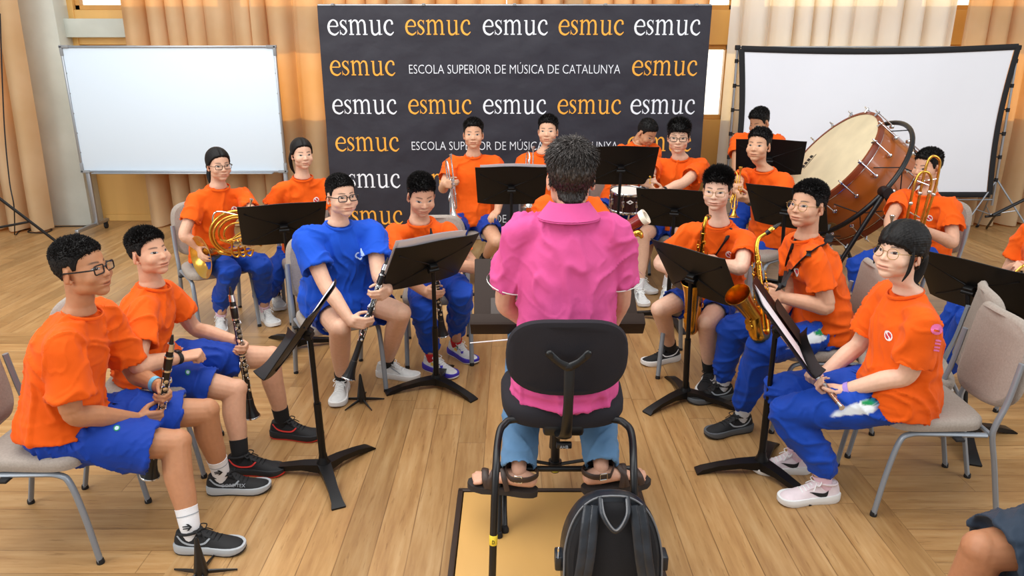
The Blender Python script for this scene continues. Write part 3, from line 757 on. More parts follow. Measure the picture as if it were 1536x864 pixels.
def strands(style, n, seed):
    rnd = np.random.RandomState(seed); V, F, g = hair_of(style)
    base = V[F].mean(1); a = V[F]; N = np.cross(a[:, 2] - a[:, 0], a[:, 3] - a[:, 1]); N /= np.linalg.norm(N, axis=1, keepdims=True) + 1e-9
    top = sstep(base[:, 2], 0.03, 0.085)
    p = 0.35 + top; p = p / p.sum(); k = rnd.choice(len(F), n, p=p); b = base[k]; N = N[k]; t = top[k]; r3 = rnd.normal(size=(n, 3))
    if style == 'full':
        c = np.array((0.01, -0.05, 0.12)); d = b - c; d -= N * (d * N).sum(1, keepdims=True); d /= np.linalg.norm(d, axis=1, keepdims=True) + 1e-9
        d = d * 0.9 + N * 0.30 + r3 * 0.16; ln = (0.008 + 0.014 * t) * (0.8 + 0.4 * rnd.rand(n))
    else:
        fw = sstep(b[:, 1], -0.04, 0.06)
        d = N * 0.62 + r3 * 0.15; d[:, 2] += 0.30 * t - 0.45 * (1 - t); d[:, 1] += (0.55 if style != 'fringe' else 0.8) * fw * t
        if style == 'fringe': d[:, 2] -= 0.65 * sstep(b[:, 1], 0.05, 0.085) * t
        L = dict(short=(.012, .004), buzz=(.007, .0025), spiky=(.020, .006), fringe=(.020, .008))[style]
        ln = (L[1] + (L[0] - L[1]) * t) * (0.7 + 0.6 * rnd.rand(n))
    d /= np.linalg.norm(d, axis=1, keepdims=True)
    u = np.cross(d, rnd.normal(size=(n, 3))); u /= np.linalg.norm(u, axis=1, keepdims=True); w_ = np.cross(d, u)
    VV = []; 
    droop = np.zeros((n, 3)); 
    for f_, r_ in ((-0.1, .0019), (0.55, .0014), (1.0, .0003)):
        c = b + d * (ln * f_)[:, None]
        for q in range(3):
            an = 2 * math.pi * q / 3; VV.append(c + u * (r_ * math.cos(an)) + w_ * (r_ * math.sin(an)))
    VV = np.stack(VV, 1).reshape(-1, 3); FF = []
    o = (np.arange(n) * 9)[:, None]
    for lev in (0, 3):
        for q in range(3): FF.append(o + np.array([[lev + q, lev + (q + 1) % 3, lev + 3 + (q + 1) % 3, lev + 3 + q]]))
    return VV, np.concatenate(FF), np.repeat(g[F[k, 0]], 9)
def hair_of(style):
    if style not in _hair_cache: _hair_cache[style] = hair_arrays(style)
    return _hair_cache[style]

CURL = dict(hold=(48, 58, 35), grip=(62, 70, 40), relax=(22, 34, 20), fist=(75, 88, 55), flat=(6, 12, 8), soft=(34, 46, 28))
def hand(mb, side, W, X, Nrm, curl='hold', s=1.0, spread=4, thumb=0.5):
    """palm and five jointed fingers; W wrist, X towards the fingers, Nrm the way the palm faces; side 'R' or 'L'"""
    X = Vector(X).normalized(); Nrm = Vector(Nrm); Nrm = (Nrm - X * Nrm.dot(X)).normalized()
    S = X.cross(Nrm) if side == 'R' else Nrm.cross(X)      # towards the thumb
    W = Vector(W); c = CURL[curl] if isinstance(curl, str) else curl
    pt = lambda a, b, d: W + (X * a + S * b + Nrm * d) * s
    mets = [(0.026, 0.086), (0.0085, 0.090), (-0.0095, 0.084), (-0.0265, 0.074)]
    lens = [(0.042, 0.026, 0.021), (0.046, 0.030, 0.022), (0.043, 0.028, 0.021), (0.034, 0.021, 0.019)]
    rads = [0.0086, 0.0088, 0.0083, 0.0074]
    for i, ((b, l), L, r) in enumerate(zip(mets, lens, rads)):
        k = pt(l, b, 0)
        mb.tube([pt(-0.008, b * 0.55, 0), pt(l * 0.5, b * 0.92, 0.001), k], [0.0165 * s, 0.0145 * s, 0.0112 * s], 8, cap='round')
        ang = 0; p = k; pts = [k]; rr = [r * 1.12 * s]
        dirb = (X + S * math.tan(R((1.5 - i) * spread)))
        for j in range(3):
            ang += c[j] * (1.0 + 0.07 * i)
            d = dirb.normalized() * math.cos(R(ang)) + Nrm * math.sin(R(ang))
            p = p + d * L[j] * s; pts.append(p); rr.append(r * (1.02 - 0.12 * j) * s)
        mb.tube(pts, rr, 8, cap='round')
        for q in pts[1:3]: mb.ell(q, r * 1.03 * s, n=8, m=6)
    mb.ell(pt(0.048, 0, 0.004), (0.034 * s, 0.034 * s, 0.015 * s), Matrix((tuple(X), tuple(S), tuple(Nrm))).transposed(), n=14, m=8)
    a0 = pt(0.012, 0.022, 0.006); t = thumb
    d1 = (X * 0.62 + S * (0.75 - 0.35 * t) + Nrm * (0.25 + 0.55 * t)).normalized()
    d2 = (X * 0.85 + S * (0.30 - 0.35 * t) + Nrm * (0.25 + 0.45 * t)).normalized()
    d3 = (X * 0.95 + S * (0.05 - 0.40 * t) + Nrm * (0.15 + 0.40 * t)).normalized()
    p1 = a0 + d1 * 0.044 * s; p2 = p1 + d2 * 0.034 * s; p3 = p2 + d3 * 0.026 * s
    mb.tube([a0, a0.lerp(p1, 0.5), p1, p2, p3], [0.0155 * s, 0.0145 * s, 0.0112 * s, 0.0102 * s, 0.0082 * s], 8, cap='round')
    return S
def ik(a, b, l1, l2, pole):
    a, b = Vector(a), Vector(b); d = b - a; L = d.length
    if L > (l1 + l2) * 0.995:
        k = L / ((l1 + l2) * 0.995); l1 *= k; l2 *= k
    x = (l1 * l1 - l2 * l2 + L * L) / (2 * L); h = math.sqrt(max(0, l1 * l1 - x * x))
    p = Vector(pole); u = d.normalized(); p = (p - u * p.dot(u)).normalized()
    return a + u * x + p * h
def fold(V, N, amp, sc, seed, axis_scale=(1, 1, 0.45)):
    """soft swell plus narrow creases along the cloth"""
    a = np.empty(len(V)); ax, ay, az = axis_scale
    for i, p in enumerate(V):
        x, y, z = p
        w_ = noise.noise((x * 5 + seed, y * 5, z * 5)) * 0.9
        n = noise.noise((x * sc * ax + seed + w_, y * sc * ay + w_, z * sc * az + w_ * 2))
        n2 = noise.noise((x * sc * 1.7 * ax + seed * 2 - w_ * 1.6, y * sc * 1.7 * ay + w_, z * sc * 1.5 + w_ * 1.5))
        a[i] = 0.5 * (0.5 - abs(n) * 2.0) + 0.75 * math.exp(-(n / 0.085) ** 2) + 0.28 * math.exp(-(n2 / 0.075) ** 2) - 0.30
    return V + N * (a * amp)[:, None]
def cloth_mat(name, rough=0.8, spec=0.2, weave=420, sheen=0.05):
    k = NT(name); at = k.n('ShaderNodeAttribute', attribute_name='Col')
    vec = k.coord(); n = k.noise(vec, 7.0, 3.0)
    k.set(k.b.inputs['Base Color'], k.mul(1.0, at.outputs[0], k.ramp(n, [(0.3, (0.94, 0.94, 0.94)), (0.7, (1.05, 1.05, 1.05))])))
    k.b.inputs['Roughness'].default_value = rough; k.b.inputs['Specular IOR Level'].default_value = spec
    k.b.inputs['Sheen Weight'].default_value = sheen
    k.bump(k.math('ADD', k.math('MULTIPLY', k.noise(vec, weave, 2.0), 0.25), k.noise(vec, 16.0, 3.0, 0.55)), 0.35, 0.008)
    return k.m
M['cotton'] = cloth_mat('cotton_jersey'); M['track'] = cloth_mat('polyester_track_cloth', 0.62, 0.2, 500, 0.05)
M['denim'] = cloth_mat('denim', 0.85, 0.15, 700)
CC = dict(orange=lin('e65b0b'), blue=lin('103a9c'), royal=lin('184fc2'), track=lin('1242a8'), pink=lin('d65592'), denim=lin('5f84a8'), navy=lin('2c3746'))
M['sock_white'] = mat('white_sock_knit', 'e8e8ea', 0.9, bump=0.3, bscale=300); M['sock_black'] = mat('black_sock_knit', '141416', 0.9, bump=0.3, bscale=300)
M['sock_pink'] = mat('pale_pink_sock_knit', 'e6c4d2', 0.9); M['sock_red'] = mat('red_sock_knit', 'c81e28', 0.9)
M['sock_grey'] = mat('grey_white_sock_knit', 'cfd2d6', 0.9)
M['black_mesh'] = mat('black_knit_shoe_cloth', '131315', 0.75, bump=0.3, bscale=400); M['white_mesh'] = mat('white_shoe_cloth', 'd9dad8', 0.7, var=0.08, vscale=40, bump=0.2, bscale=300)
M['pink_mesh'] = mat('pale_pink_shoe_cloth', 'e3d3d6', 0.7, var=0.05, vscale=40, bump=0.2, bscale=300)
M['sole_black'] = mat('dark_rubber', '1c1d20', 0.7); M['sole_white'] = mat('white_rubber', 'e4e4e2', 0.55); M['sole_grey'] = mat('grey_rubber', '54585c', 0.6)
M['mid_grey'] = mat('pale_grey_midsole', 'a9adb0', .6); M['lace_black'] = mat('black_lace', '0c0c0d', 0.8); M['lace_white'] = mat('white_lace', 'eeeeec', 0.8); M['lace_red'] = mat('red_trim', 'd8342c', 0.6)
M['white_print'] = mat('white_print', 'efefef', 0.6); M['grey_print'] = mat('silver_grey_print', '9aa0a6', 0.5); M['black_print'] = mat('black_print', '0b0b0d', 0.6); M['red_print'] = mat('red_print', 'c8323c', 0.6); M['green_print'] = mat('green_print', '118a4e', 0.6); M['purple_print'] = mat('violet_blue_print', '3a2fae', 0.6); M['pink_print'] = mat('pink_print', 'e86fa8', 0.6); M['yellow_print'] = mat('yellow_print', 'e6c250', 0.6); M['pale_blue_print'] = mat('pale_blue_print', 'bcd4f4', 0.6)
M['gl_black'] = mat('black_spectacle_frame', '0d0d0f', 0.3); M['gl_gold'] = mat('thin_metal_spectacle_frame', 'a8894e', 0.3, metal=0.9); M['gl_grey'] = mat('brown_spectacle_frame', '4a3c34', 0.35)
def lens_mat():
    k = NT('spectacle_lens'); t = k.n('ShaderNodeBsdfTransparent'); g = k.n('ShaderNodeBsdfGlossy'); g.inputs['Roughness'].default_value = 0.03
    m = k.n('ShaderNodeMixShader'); m.inputs[0].default_value = 0.05
    k.t.links.new(t.outputs[0], m.inputs[1]); k.t.links.new(g.outputs[0], m.inputs[2]); k.t.links.new(m.outputs[0], k.out.inputs[0]); return k.m
M['lens'] = lens_mat()
M['watch'] = mat('black_watch_strap', '141416', 0.5); M['watch_face'] = mat('dark_watch_glass', '22262c', 0.15); M['band_blue'] = mat('pale_blue_wristband', '6fb8d8', 0.5); M['band_violet'] = mat('lilac_watch_band', 'a58ad8', 0.45)

def uYz(u, Y, z):
    f = Y * math.cos(PIT) - (z - CAMH) * math.sin(PIT)
    return Vector(((u - 768) / FPX * f, Y, z))
def reach(A, L, u, v, near=True):
    O = Vector((0, 0, CAMH)); d = ray(u, v).normalized(); w_ = O - Vector(A)
    b = w_.dot(d); c = w_.dot(w_) - L * L; D = b * b - c
    if D <= 0: return O + d * (-b)
    return O + d * (-b + (-1 if near else 1) * math.sqrt(D))

SHOES = dict(
    black=dict(up='black_mesh', sole='sole_black', lace='lace_black', mark='grey_print', mid='sole_grey'),
    trail=dict(up='black_mesh', sole='sole_black', lace='lace_black', mark='grey_print', mid='mid_grey'),
    blackred=dict(up='black_mesh', sole='lace_red', lace='lace_black', mark='lace_red', mid='sole_black'),
    blackwhite=dict(up='black_mesh', sole='sole_white', lace='lace_black', mark='white_print', mid='sole_white'),
    white=dict(up='white_mesh', sole='sole_white', lace='lace_white', mark='grey_print', mid='sole_white'),
    pink=dict(up='pink_mesh', sole='sole_white', lace='lace_white', mark='black_print', mid='sole_white'),
    multi=dict(up='white_mesh', sole='sole_white', lace='lace_white', mark='purple_print', mid='purple_print'))
def shoe(root, A, az, style, s=1.0, pitch=0.0, side='R', writing=None):
    """A = ankle joint; the sole lies 0.085*s below it"""
    st = SHOES[style]
    f = az2v(az); up = Vector((0, 0, 1)); f = (f * math.cos(R(pitch)) + up * math.sin(R(pitch))); r = Vector((f.y, -f.x, 0)).normalized(); up = r.cross(f)
    O = Vector(A) - up * 0.085 * s - f * 0.065 * s
    L = 0.272 * s
    pt = lambda x, y, z: O + f * (x * L) + r * (y * s) + up * (z * s)
    T = [0, .03, .1, .2, .35, .5, .62, .74, .85, .93, .98, 1.0]
    Wd = [.018, .028, .0345, .0365, .034, .036, .042, .0465, .045, .036, .022, .008]
    H = [.062, .086, .094, .092, .086, .076, .064, .053, .046, .040, .034, .026]
    inn = 1 if side == 'R' else -1
    lat = lambda t: inn * -0.006 * math.sin(math.pi * min(1, max(0, (t - .3) / .7)))
    mb = MB(); n = 15
    def sec(t, wd, h, z0):
        ring = []
        for k in range(n):
            a = math.pi * k / (n - 1); cx, sx = math.cos(a), math.sin(a)
            p = 0.62 if t < .4 else 0.8
            ring.append(pt(t, lat(t) + wd * math.copysign(abs(cx) ** p, cx) * (1 - 0.30 * sx * (1 if t < .55 else .4)), z0 + (h - z0) * sx ** 0.9))
        return ring
    tt = np.linspace(0, 1, 26); vs = []
    for t in tt: vs += sec(t, np.interp(t, T, Wd), np.interp(t, T, H), .020)
    fs = [(i * n + k, i * n + k + 1, (i + 1) * n + k + 1, (i + 1) * n + k) for i in range(len(tt) - 1) for k in range(n - 1)]
    fs += [tuple(range(n))[::-1], tuple(range((len(tt) - 1) * n, len(tt) * n))]
    mb.add(vs, fs)
    mb.tube([pt(.05 + .17 * (1 - math.cos(a)), lat(.2) + .030 * math.sin(a), .090 - .006 * math.cos(a)) for a in np.linspace(0, 2 * math.pi, 17)[:-1]], .0062 * s, 8, closed=True)
    so = mb.build('shoe', M[st['up']], root, sharp=60)
    # sole with midsole line
    sb = MB(); ns = 30; out = []
    for k in range(ns):
        a = 2 * math.pi * k / ns; t = 0.5 - 0.5 * math.cos(a)
        wd = np.interp(t, T, Wd) + .0035
        out.append((t * 1.015 - .008, lat(t) + (1 if math.sin(a) >= 0 else -1) * wd * (1 if abs(math.sin(a)) > 1e-3 else 0)))
    vs = []; lv = [(0.0, .95), (.008, 1.04), (.024, 1.07), (.034, 1.01)]
    for (z, g) in lv:
        for (t, y) in out:
            rise = 0.012 * max(0, (t - .75) / .25) ** 2 + 0.006 * max(0, (.1 - t) / .1)
            zz = z if z > .02 else z + rise
            if z > .02: zz = z + (0.010 * max(0, (.35 - t) / .35))
            vs.append(pt(t, lat(t) + (y - lat(t)) * g, zz))
    fs = [tuple(range(ns))[::-1], tuple(range(3 * ns, 4 * ns))]; ms = [0, 1]
    for i in range(3):
        for k in range(ns):
            fs.append((i * ns + k, i * ns + (k + 1) % ns, (i + 1) * ns + (k + 1) % ns, (i + 1) * ns + k)); ms.append(0 if i == 0 else 1)
    o_ = len(sb.v); sb.v += [tuple(p) for p in vs]; sb.f += fs; sb.m += ms
    sb.build('sole', [M[st['sole']], M[st['mid']]], so)
    lb = MB()
    for i, t in enumerate((.40, .46, .52, .58, .64)):
        h = np.interp(t, T, H) + .003; wd = np.interp(t, T, Wd) * .52
        lb.tube(spl([pt(t, lat(t) - wd, h - .010), pt(t + .01, lat(t), h), pt(t, lat(t) + wd, h - .010)], 4), .0032 * s, 6)
    for sg in (-1, 1):
        lb.tube(spl([pt(.38, 0, .093), pt(.36, sg * .022, .104), pt(.42, sg * .036, .094), pt(.42, sg * .014, .088), pt(.38, 0, .091)], 5), .0024 * s, 6)
        lb.tube(spl([pt(.39, 0, .092), pt(.44, sg * .02, .088), pt(.50, sg * .034, .070)], 4), .0022 * s, 6)
    lb.build('laces', M[st['lace']], so)
    tb = MB(); tb.tube(spl([pt(.27, 0, .108), pt(.33, 0, .098), pt(.38, 0, .088), pt(.5, lat(.5), .072), pt(.62, lat(.6), .058)], 4), [.004, .005, .004], 8, up=tuple(up), flat=5.0); tb.build('tongue', M[st['up']], so)
    # side marks
    kb = MB()
    for sg in (-1, 1):
        def side_pt(t, q, off=.0022):   # q: 0 at the sole, 1 at the top
            wd = np.interp(t, T, Wd); h = np.interp(t, T, H); a = q * math.pi / 2; sx, cx = math.sin(a), math.cos(a)
            p = 0.62 if t < .4 else 0.8
            return pt(t, lat(t) + sg * (wd * cx ** p * (1 - 0.30 * sx * (1 if t < .55 else .4)) + off), .020 + (h - .020) * sx ** .9)
        if style == 'pink':
            top = [(.22, .62), (.24, .40), (.30, .30), (.40, .34), (.55, .50)]; bot = [(.22, .62), (.25, .20), (.33, .12), (.43, .22), (.55, .50)]
        elif style == 'multi':
            top = [(.45, .5), (.5, .7), (.56, .8), (.62, .8), (.66, .7)]; bot = [(.36, .35), (.42, .5), (.50, .55), (.56, .55), (.62, .45)]
        elif style == 'white':
            top = [(.30, .75), (.38, .6), (.46, .48), (.54, .4), (.62, .35)]; bot = [(.27, .70), (.35, .52), (.43, .40), (.52, .33), (.60, .28)]
        else:
            top = [(.08, .60), (.16, .36), (.30, .26), (.45, .34), (.52, .66)]; bot = [(.06, .56), (.15, .29), (.30, .19), (.47, .28), (.54, .62)]
        A_ = spl([Vector((*p, 0)) for p in top], 4); B_ = spl([Vector((*p, 0)) for p in bot], 4)
        vs = []
        for a_, b_ in zip(A_, B_): vs += [side_pt(a_.x, a_.y), side_pt(b_.x, b_.y)]
        kb.add(vs, [(2 * i, 2 * i + 1, 2 * i + 3, 2 * i + 2) for i in range(len(A_) - 1)])
    kb.build('side_mark', M[st['mark']], so)
    if style == 'multi':
        for m_, q0, t0 in (('green_print', .55, .36), ('yellow_print', .25, .30)):
            pb = MB()
            for sg in (-1, 1):
                vs = []
                for i in range(5):
                    t = t0 + i * .03
                    for q in (q0, q0 + .2):
                        wd = np.interp(t, T, Wd); h = np.interp(t, T, H); a = q * math.pi / 2
                        vs.append(pt(t, lat(t) + sg * (wd * math.cos(a) ** .7 * (1 - .3 * math.sin(a)) + .0022), .02 + (h - .02) * math.sin(a) ** .9))
                pb.add(vs, [(2 * i, 2 * i + 1, 2 * i + 3, 2 * i + 2) for i in range(4)])
            pb.build('side_patch', M[m_], so)
    if writing:
        sg = writing[1]; q = .36
        t0 = .40; wd = np.interp(t0, T, Wd); h = np.interp(t0, T, H)
        X_ = f if (r * sg).dot(Vector((0, -1, 0))) > 0 and f.x > 0 else f
        O_ = pt(.25, lat(.35) + sg * (.0475), .042)
        to = text_obj('lettering', writing[0], O_, f, up, .0185 * s, M['grey_print'], so, width=.105 * s)
        bv = BVHTree.FromPolygons([tuple(v) for v in mb.v], mb.f); ro = ROOT[so.name]
        for v in to.data.vertices:
            wp = v.co + ro; q_ = wp + r * sg * .1; h_ = bv.ray_cast(q_, -r * sg)
            if h_[0] is not None: v.co = h_[0] + r * sg * (.0022 + .0006 * ((wp - O_).dot(r * sg) > 0)) - ro
    return so
def decal(root, name, bvh, C, D, U, radius, cells, mats, off=0.0014, nu=22):
    """a small flat print that follows the cloth: cells(a,b) -> material index or None, a,b in -1..1"""
    D = Vector(D).normalized(); U = (Vector(U) - D * Vector(U).dot(D)).normalized(); S = U.cross(D)
    P = {}; mb = MB()
    for j in range(nu + 1):
        for i in range(nu + 1):
            a, b = -1 + 2 * i / nu, -1 + 2 * j / nu
            q = Vector(C) - D * 0.25 + S * (a * radius) + U * (b * radius)
            h = bvh.ray_cast(q, D)
            P[i, j] = h[0] + h[1] * off if h[0] is not None else None
    idx = {}
    for j in range(nu):
        for i in range(nu):
            m_ = cells(-1 + 2 * (i + .5) / nu, -1 + 2 * (j + .5) / nu)
            ks = [(i, j), (i + 1, j), (i + 1, j + 1), (i, j + 1)]
            if m_ is None or any(P[k] is None for k in ks): continue
            for k in ks:
                if k not in idx: idx[k] = len(mb.v); mb.v.append(tuple(P[k]))
            mb.f.append(tuple(idx[k] for k in ks)); mb.m.append(m_)
    if not mb.f: return None
    return mb.build(name, mats, root, sharp=0)
def emblem_cells(a, b):
    r = math.hypot(a, b)
    if r > 1: return None
    if r > 0.74: return 0
    sw = 0.34 * math.sin(math.pi * b * 1.15)
    return 0 if abs(a - sw * 1.1) < 0.17 and abs(b) < .72 else 1
def blue_mark_cells(a, b):
    r = math.hypot(a, b + .35)
    if 0.34 < r < 0.62 and not (b > -.2 and a < -.2): return 0
    if -.62 < a < -.34 and b > -.4 and b < .95: return 0
    return None

def person(label, hip, az, neck, head, hyaw, hpitch=0, hroll=0, hs=1.0, hair='short', skin='c9987c', shirt='orange', bottoms='shorts', legs=None, arms=None,
           w=1.0, caz=None, shoe_style='black', sock='sock_black', sock_h=0.0, vox=0.0055, glasses=None, slouch=0.03, belly=0.0, emblem=True, group='seated students in orange t-shirts',
           thigh=0.40, shin=0.40, shorts_t=0.72, shorts_r=1.0, hem=0.0, brow=1.0, hwid=1.0, sleeve=0.62, seed=1, foot_z=0.0, ua=0.265, fa=0.235, head_dy=None, sw=0.165, face_fat=0.0, stripe=False, name='person', bcol=None, marks=True):
    up = Vector((0, 0, 1)); f = az2v(az); r = Vector((f.y, -f.x, 0)); cf = az2v(az if caz is None else caz); cr = Vector((cf.y, -cf.x, 0))
    P = hip if isinstance(hip, Vector) else uYz(*hip)
    N = neck if isinstance(neck, Vector) else pix(neck[0], neck[1], Y=neck[2])
    root = thing(name, label, 'person', (P.x, P.y, 0), group)
    # ---------------- skeleton
    hj = {'R': P + r * 0.085 * w, 'L': P - r * 0.085 * w}
    S = {'R': N + cr * sw * w - up * 0.060, 'L': N - cr * sw * w - up * 0.060}
    K, A = {}, {}
    for sd in 'RL':
        g = legs[sd]
        A[sd] = g['ankle'] if isinstance(g['ankle'], Vector) else pix(*g['ankle'], z=foot_z + 0.085 * g.get('fs', 1.0))
        if 'knee' in g:
            K[sd] = g['knee'] if isinstance(g['knee'], Vector) else reach(hj[sd], thigh, *g['knee'], near=g.get('near', True))
        else: K[sd] = ik(hj[sd], A[sd], thigh, shin, f + up * 0.8 + (r if sd == 'R' else -r) * g.get('splay', 0.15))
    E, W_, HX = {}, {}, {}
    hscale = 0.92 * g.get('hand_s', 1.0)
    for sd in 'RL':
        a = arms[sd]; sg = 1 if sd == 'R' else -1
        if a is None: continue
        C = a['at']; X = Vector(a['x']).normalized(); Nn = Vector(a['n']); Nn = (Nn - X * Nn.dot(X)).normalized()
        W_[sd] = Vector(C) - X * 0.082 * hscale - Nn * a.get('gap', 0.030) * hscale; HX[sd] = (X, Nn)
        if 'elbow' in a: E[sd] = a['elbow'] if isinstance(a['elbow'], Vector) else reach(S[sd], ua, *a['elbow'], near=a.get('near', True))
        else: E[sd] = ik(S[sd], W_[sd], ua, fa, a.get('pole', cr * sg * 0.6 - up * 0.8 - cf * 0.35))
    print('LEN', label[:40], 'torso %.2f' % (N - P).length, 'N.z %.2f' % N.z, ' '.join('%s th%.2f sh%.2f ua%.2f fa%.2f kz%.2f' % (s_, (K[s_] - hj[s_]).length, (A[s_] - K[s_]).length, (E[s_] - S[s_]).length if s_ in E else 0, (W_[s_] - E[s_]).length if s_ in E else 0, K[s_].z) for s_ in 'RL'))
    mid = P.lerp(N, 0.5) - cf * slouch
    spine = [P.lerp(mid, t).lerp(mid.lerp(N, t), t) for t in np.linspace(0, 1, 9)]
    # ---------------- head
    hf = az2v(hyaw); hf = (hf * math.cos(R(hpitch)) + up * math.sin(R(hpitch))); hr = Vector((hf.y, -hf.x, 0)).normalized(); hu = hr.cross(hf)
    if hroll:
        q = Quaternion(hf, R(hroll)); hr = q @ hr; hu = q @ hu
    HC = head if isinstance(head, Vector) else pix(head[0], head[1], Y=(N.y + (hf.y * 0.03 if head_dy is None else head_dy)))
    B = np.array([tuple(hr * hs * hwid), tuple(hf * hs), tuple(hu * hs)])
    hv = HV.copy()
    if face_fat:
        g_ = np.exp(-0.5 * (((HV[:, 2] + 0.055) / 0.035) ** 2)) * sstep(HV[:, 1], -0.05, 0.03); hv[:, 0] *= 1 + face_fat * g_
    sk = np.array(lin(skin))
    hw = hv @ B + np.array(HC); ew = (EV * (1, 1, 1)) @ B + np.array(HC)
    # pull the bottom of the neck over to the collar
    zb = sstep(-HV[:, 2], 0.10, 0.20)[:, None]; base = hw[HV[:, 2] < -0.195].mean(0)
    hw = hw + zb * (np.array(N) + np.array(up) * 0.004 - base)[None]
    # ---------------- skin
    mb = MB()
    shank = {}
    mb.tube(spine, [.12 * w, .11 * w, .11 * w, .115 * w, .11 * w, .06, .042], 16, up=tuple(cr), flat=.68, cap='round')
    spd = (N - P).normalized(); mb.tube([S['R'] - up * .012 - cf * .01, N - spd * 0.085 - cf * .012, S['L'] - up * .012 - cf * .01], [.036, .042, .036], 12, cap='round')
    lw_ = 0.5 + 0.5 * w
    for sd in 'RL':
        if sd in E:
            s0, e0, w0 = S[sd], E[sd], W_[sd]
            mb.tube(spl([s0, s0.lerp(e0, .5), e0, e0.lerp(w0, .35), w0, w0 + HX[sd][0] * .012], 5), [.038 * lw_, .043 * lw_, .038 * lw_, .040 * lw_, .0285, .025], 12, cap='round', flat=[1, 1, 1, 1, .85, .75], up=tuple(HX[sd][1].cross(HX[sd][0])))
            mb.ell(e0, .038 * lw_, n=10, m=8)
            hand(mb, sd, w0, HX[sd][0], HX[sd][1], arms[sd].get('curl', 'hold'), hscale, arms[sd].get('spread', 4), arms[sd].get('thumb', .5))
        h0, k0, a0 = hj[sd], K[sd], A[sd]; fa_ = az2v(legs[sd].get('faz', az)); lw0 = lw_
        if bottoms != 'shorts': lw_ = lw_ * .70
        mb.tube([h0, h0.lerp(k0, .5), h0.lerp(k0, .85), k0], [.060 * lw_, .066 * lw_, .060 * lw_, .055 * lw_], 16, cap='round')
        back = ((h0 - k0).normalized() + (a0 - k0).normalized()); back = back.normalized() if back.length > .1 else -f
        shank[sd] = spl([k0, k0.lerp(a0, .3) + back * .012, k0.lerp(a0, .6) + back * .004, a0 + (k0 - a0).normalized() * .03, a0 - up * .02], 5)
        mb.tube(shank[sd], [.054 * lw_, .054 * lw_, .046 * lw_, .0315, .026], 16, cap='round')
        mb.ell(k0 - back * .012, .050 * lw_, n=14, m=10)
        mb.tube([a0 - up * .03, a0 + fa_ * .07 - up * .060], [.024, .014], 10, cap='round'); lw_ = lw0
    V, F = remesh(mb, vox, 4, .5)
    nb = len(V)
    cols = np.tile(sk, (nb, 1))
    AV = np.concatenate([V, hw, ew]); AF = np.concatenate([F, HF + nb, EF + nb + len(HV)])
    AC = np.concatenate([cols, head_cols(sk, brow=brow), EC * 1.0])
    quad_mesh('body', AV, AF, M['skin'], root, col=AC)
    # ---------------- hair
    hvv, hff, gg = hair_of(hair)
    if hair not in ('girl', 'bangs'):
        s1, s2, s3 = strands(hair, 3200 if vox < .0052 else 1500, seed); hff = np.concatenate([hff, s2 + len(hvv)]); hvv = np.concatenate([hvv, s1]); gg = np.concatenate([gg, s3])
    hhw = hvv.copy(); hhw = hhw @ B + np.array(HC)
    quad_mesh('hair', hhw, hff, M['hair_grey'] if hair == 'full' else M['hair'], root, col=np.repeat(gg[:, None], 3, 1))
    HL = lambda x, y, z: HC + hr * (x * hs * hwid) + hf * (y * hs) + hu * (z * hs)
    # ---------------- shirt
    sb = MB(); low = P - up * (0.055 + hem) + f * 0.004
    sp2 = [low] + spine[1:] ; k_ = 1.0
    rad = [.182, .176, .163, .160, .164, .170, .168, .135, .082]; rad = [x * w for x in rad]
    rad[8] = .078; flt = [.86, .83, .78, .75, .73, .70, .68, .68, .80]
    if belly:
        for i, b_ in enumerate((1, 1, .8, .5, .2)): rad[i] += belly * .6 * b_; flt[i] += belly * 3 * b_
    sb.tube(sp2, rad, 28, up=tuple(cr), flat=flt)
    for sd in 'RL':
        sg = 1 if sd == 'R' else -1
        if sd not in E: 
            sb.tube([N + cr * sg * .07 - up * .045, S[sd], S[sd] - up * .17], [.055, .066, .08], 16, cap='cup'); continue
        s0, e0 = S[sd], E[sd]; en = s0.lerp(e0, sleeve); d_ = (e0 - s0).normalized()
        en = en + Vector((0, 0, -0.008))
        sb.tube(spl([N + cr * sg * .05 - up * .045, N.lerp(s0, .62) - up * .018, s0 - up * .002, s0.lerp(en, .5), en], 4), [.046 * w, .054 * w, .060 * w, .068 * w, .076 * w], 20, cap='cup')
        sb.ell(s0 - up * .06 - cr * sg * .035, (.06 * w, .06 * w, .07), n=12, m=8)
    sb.ell(N - up * .034 - cf * .014, (.105 * w, .068, .042), Matrix((tuple(cr), tuple(cf), (0, 0, 1))).transposed(), n=16, m=10)
    SV, SF = remesh(sb, .0075 if vox < .0052 else .0095, 5, .5)
    SN = vnormals(SV, SF)
    SV = fold(SV, SN, .0115, 7.0, seed * 3.7, (1, 1, .42)); SN = vnormals(SV, SF)
    tt = np.clip(((SV - np.array(P)) @ np.array(N - P)) / (N - P).length_squared, 0, 1)
    low_f = np.clip((.55 - tt) / .55, 0, 1)
    fz = np.array([noise.noise((p[0] * 5 + seed, p[1] * 5, p[2] * 22)) for p in SV])
    SV = SV + SN * ((.35 - np.abs(fz)) * .013 * low_f)[:, None]
    so = quad_mesh('t_shirt' if shirt != 'pink' else 'polo_shirt', SV, SF, M['cotton'], root, col=np.tile(CC[shirt], (len(SV), 1)))
    sbvh = BVHTree.FromPolygons([tuple(p) for p in SV], [tuple(q) for q in SF])
    if shirt != 'pink':
        cb_ = MB(); ring = []
        for k in range(28):
            a = 2 * math.pi * k / 28
            q = N + cr * (.070 * math.cos(a)) + cf * (.064 * math.sin(a) + .006) + up * (.008 - .022 * max(0, math.sin(a)) + .010 * max(0, -math.sin(a)))
            ring.append(q)
        cb_.tube(ring, .0068, 8, closed=True, up=(0, 0, 1), flat=.6)
        cbo = cb_.build('collar', M['cotton'], so); setcol(cbo, CC[shirt])
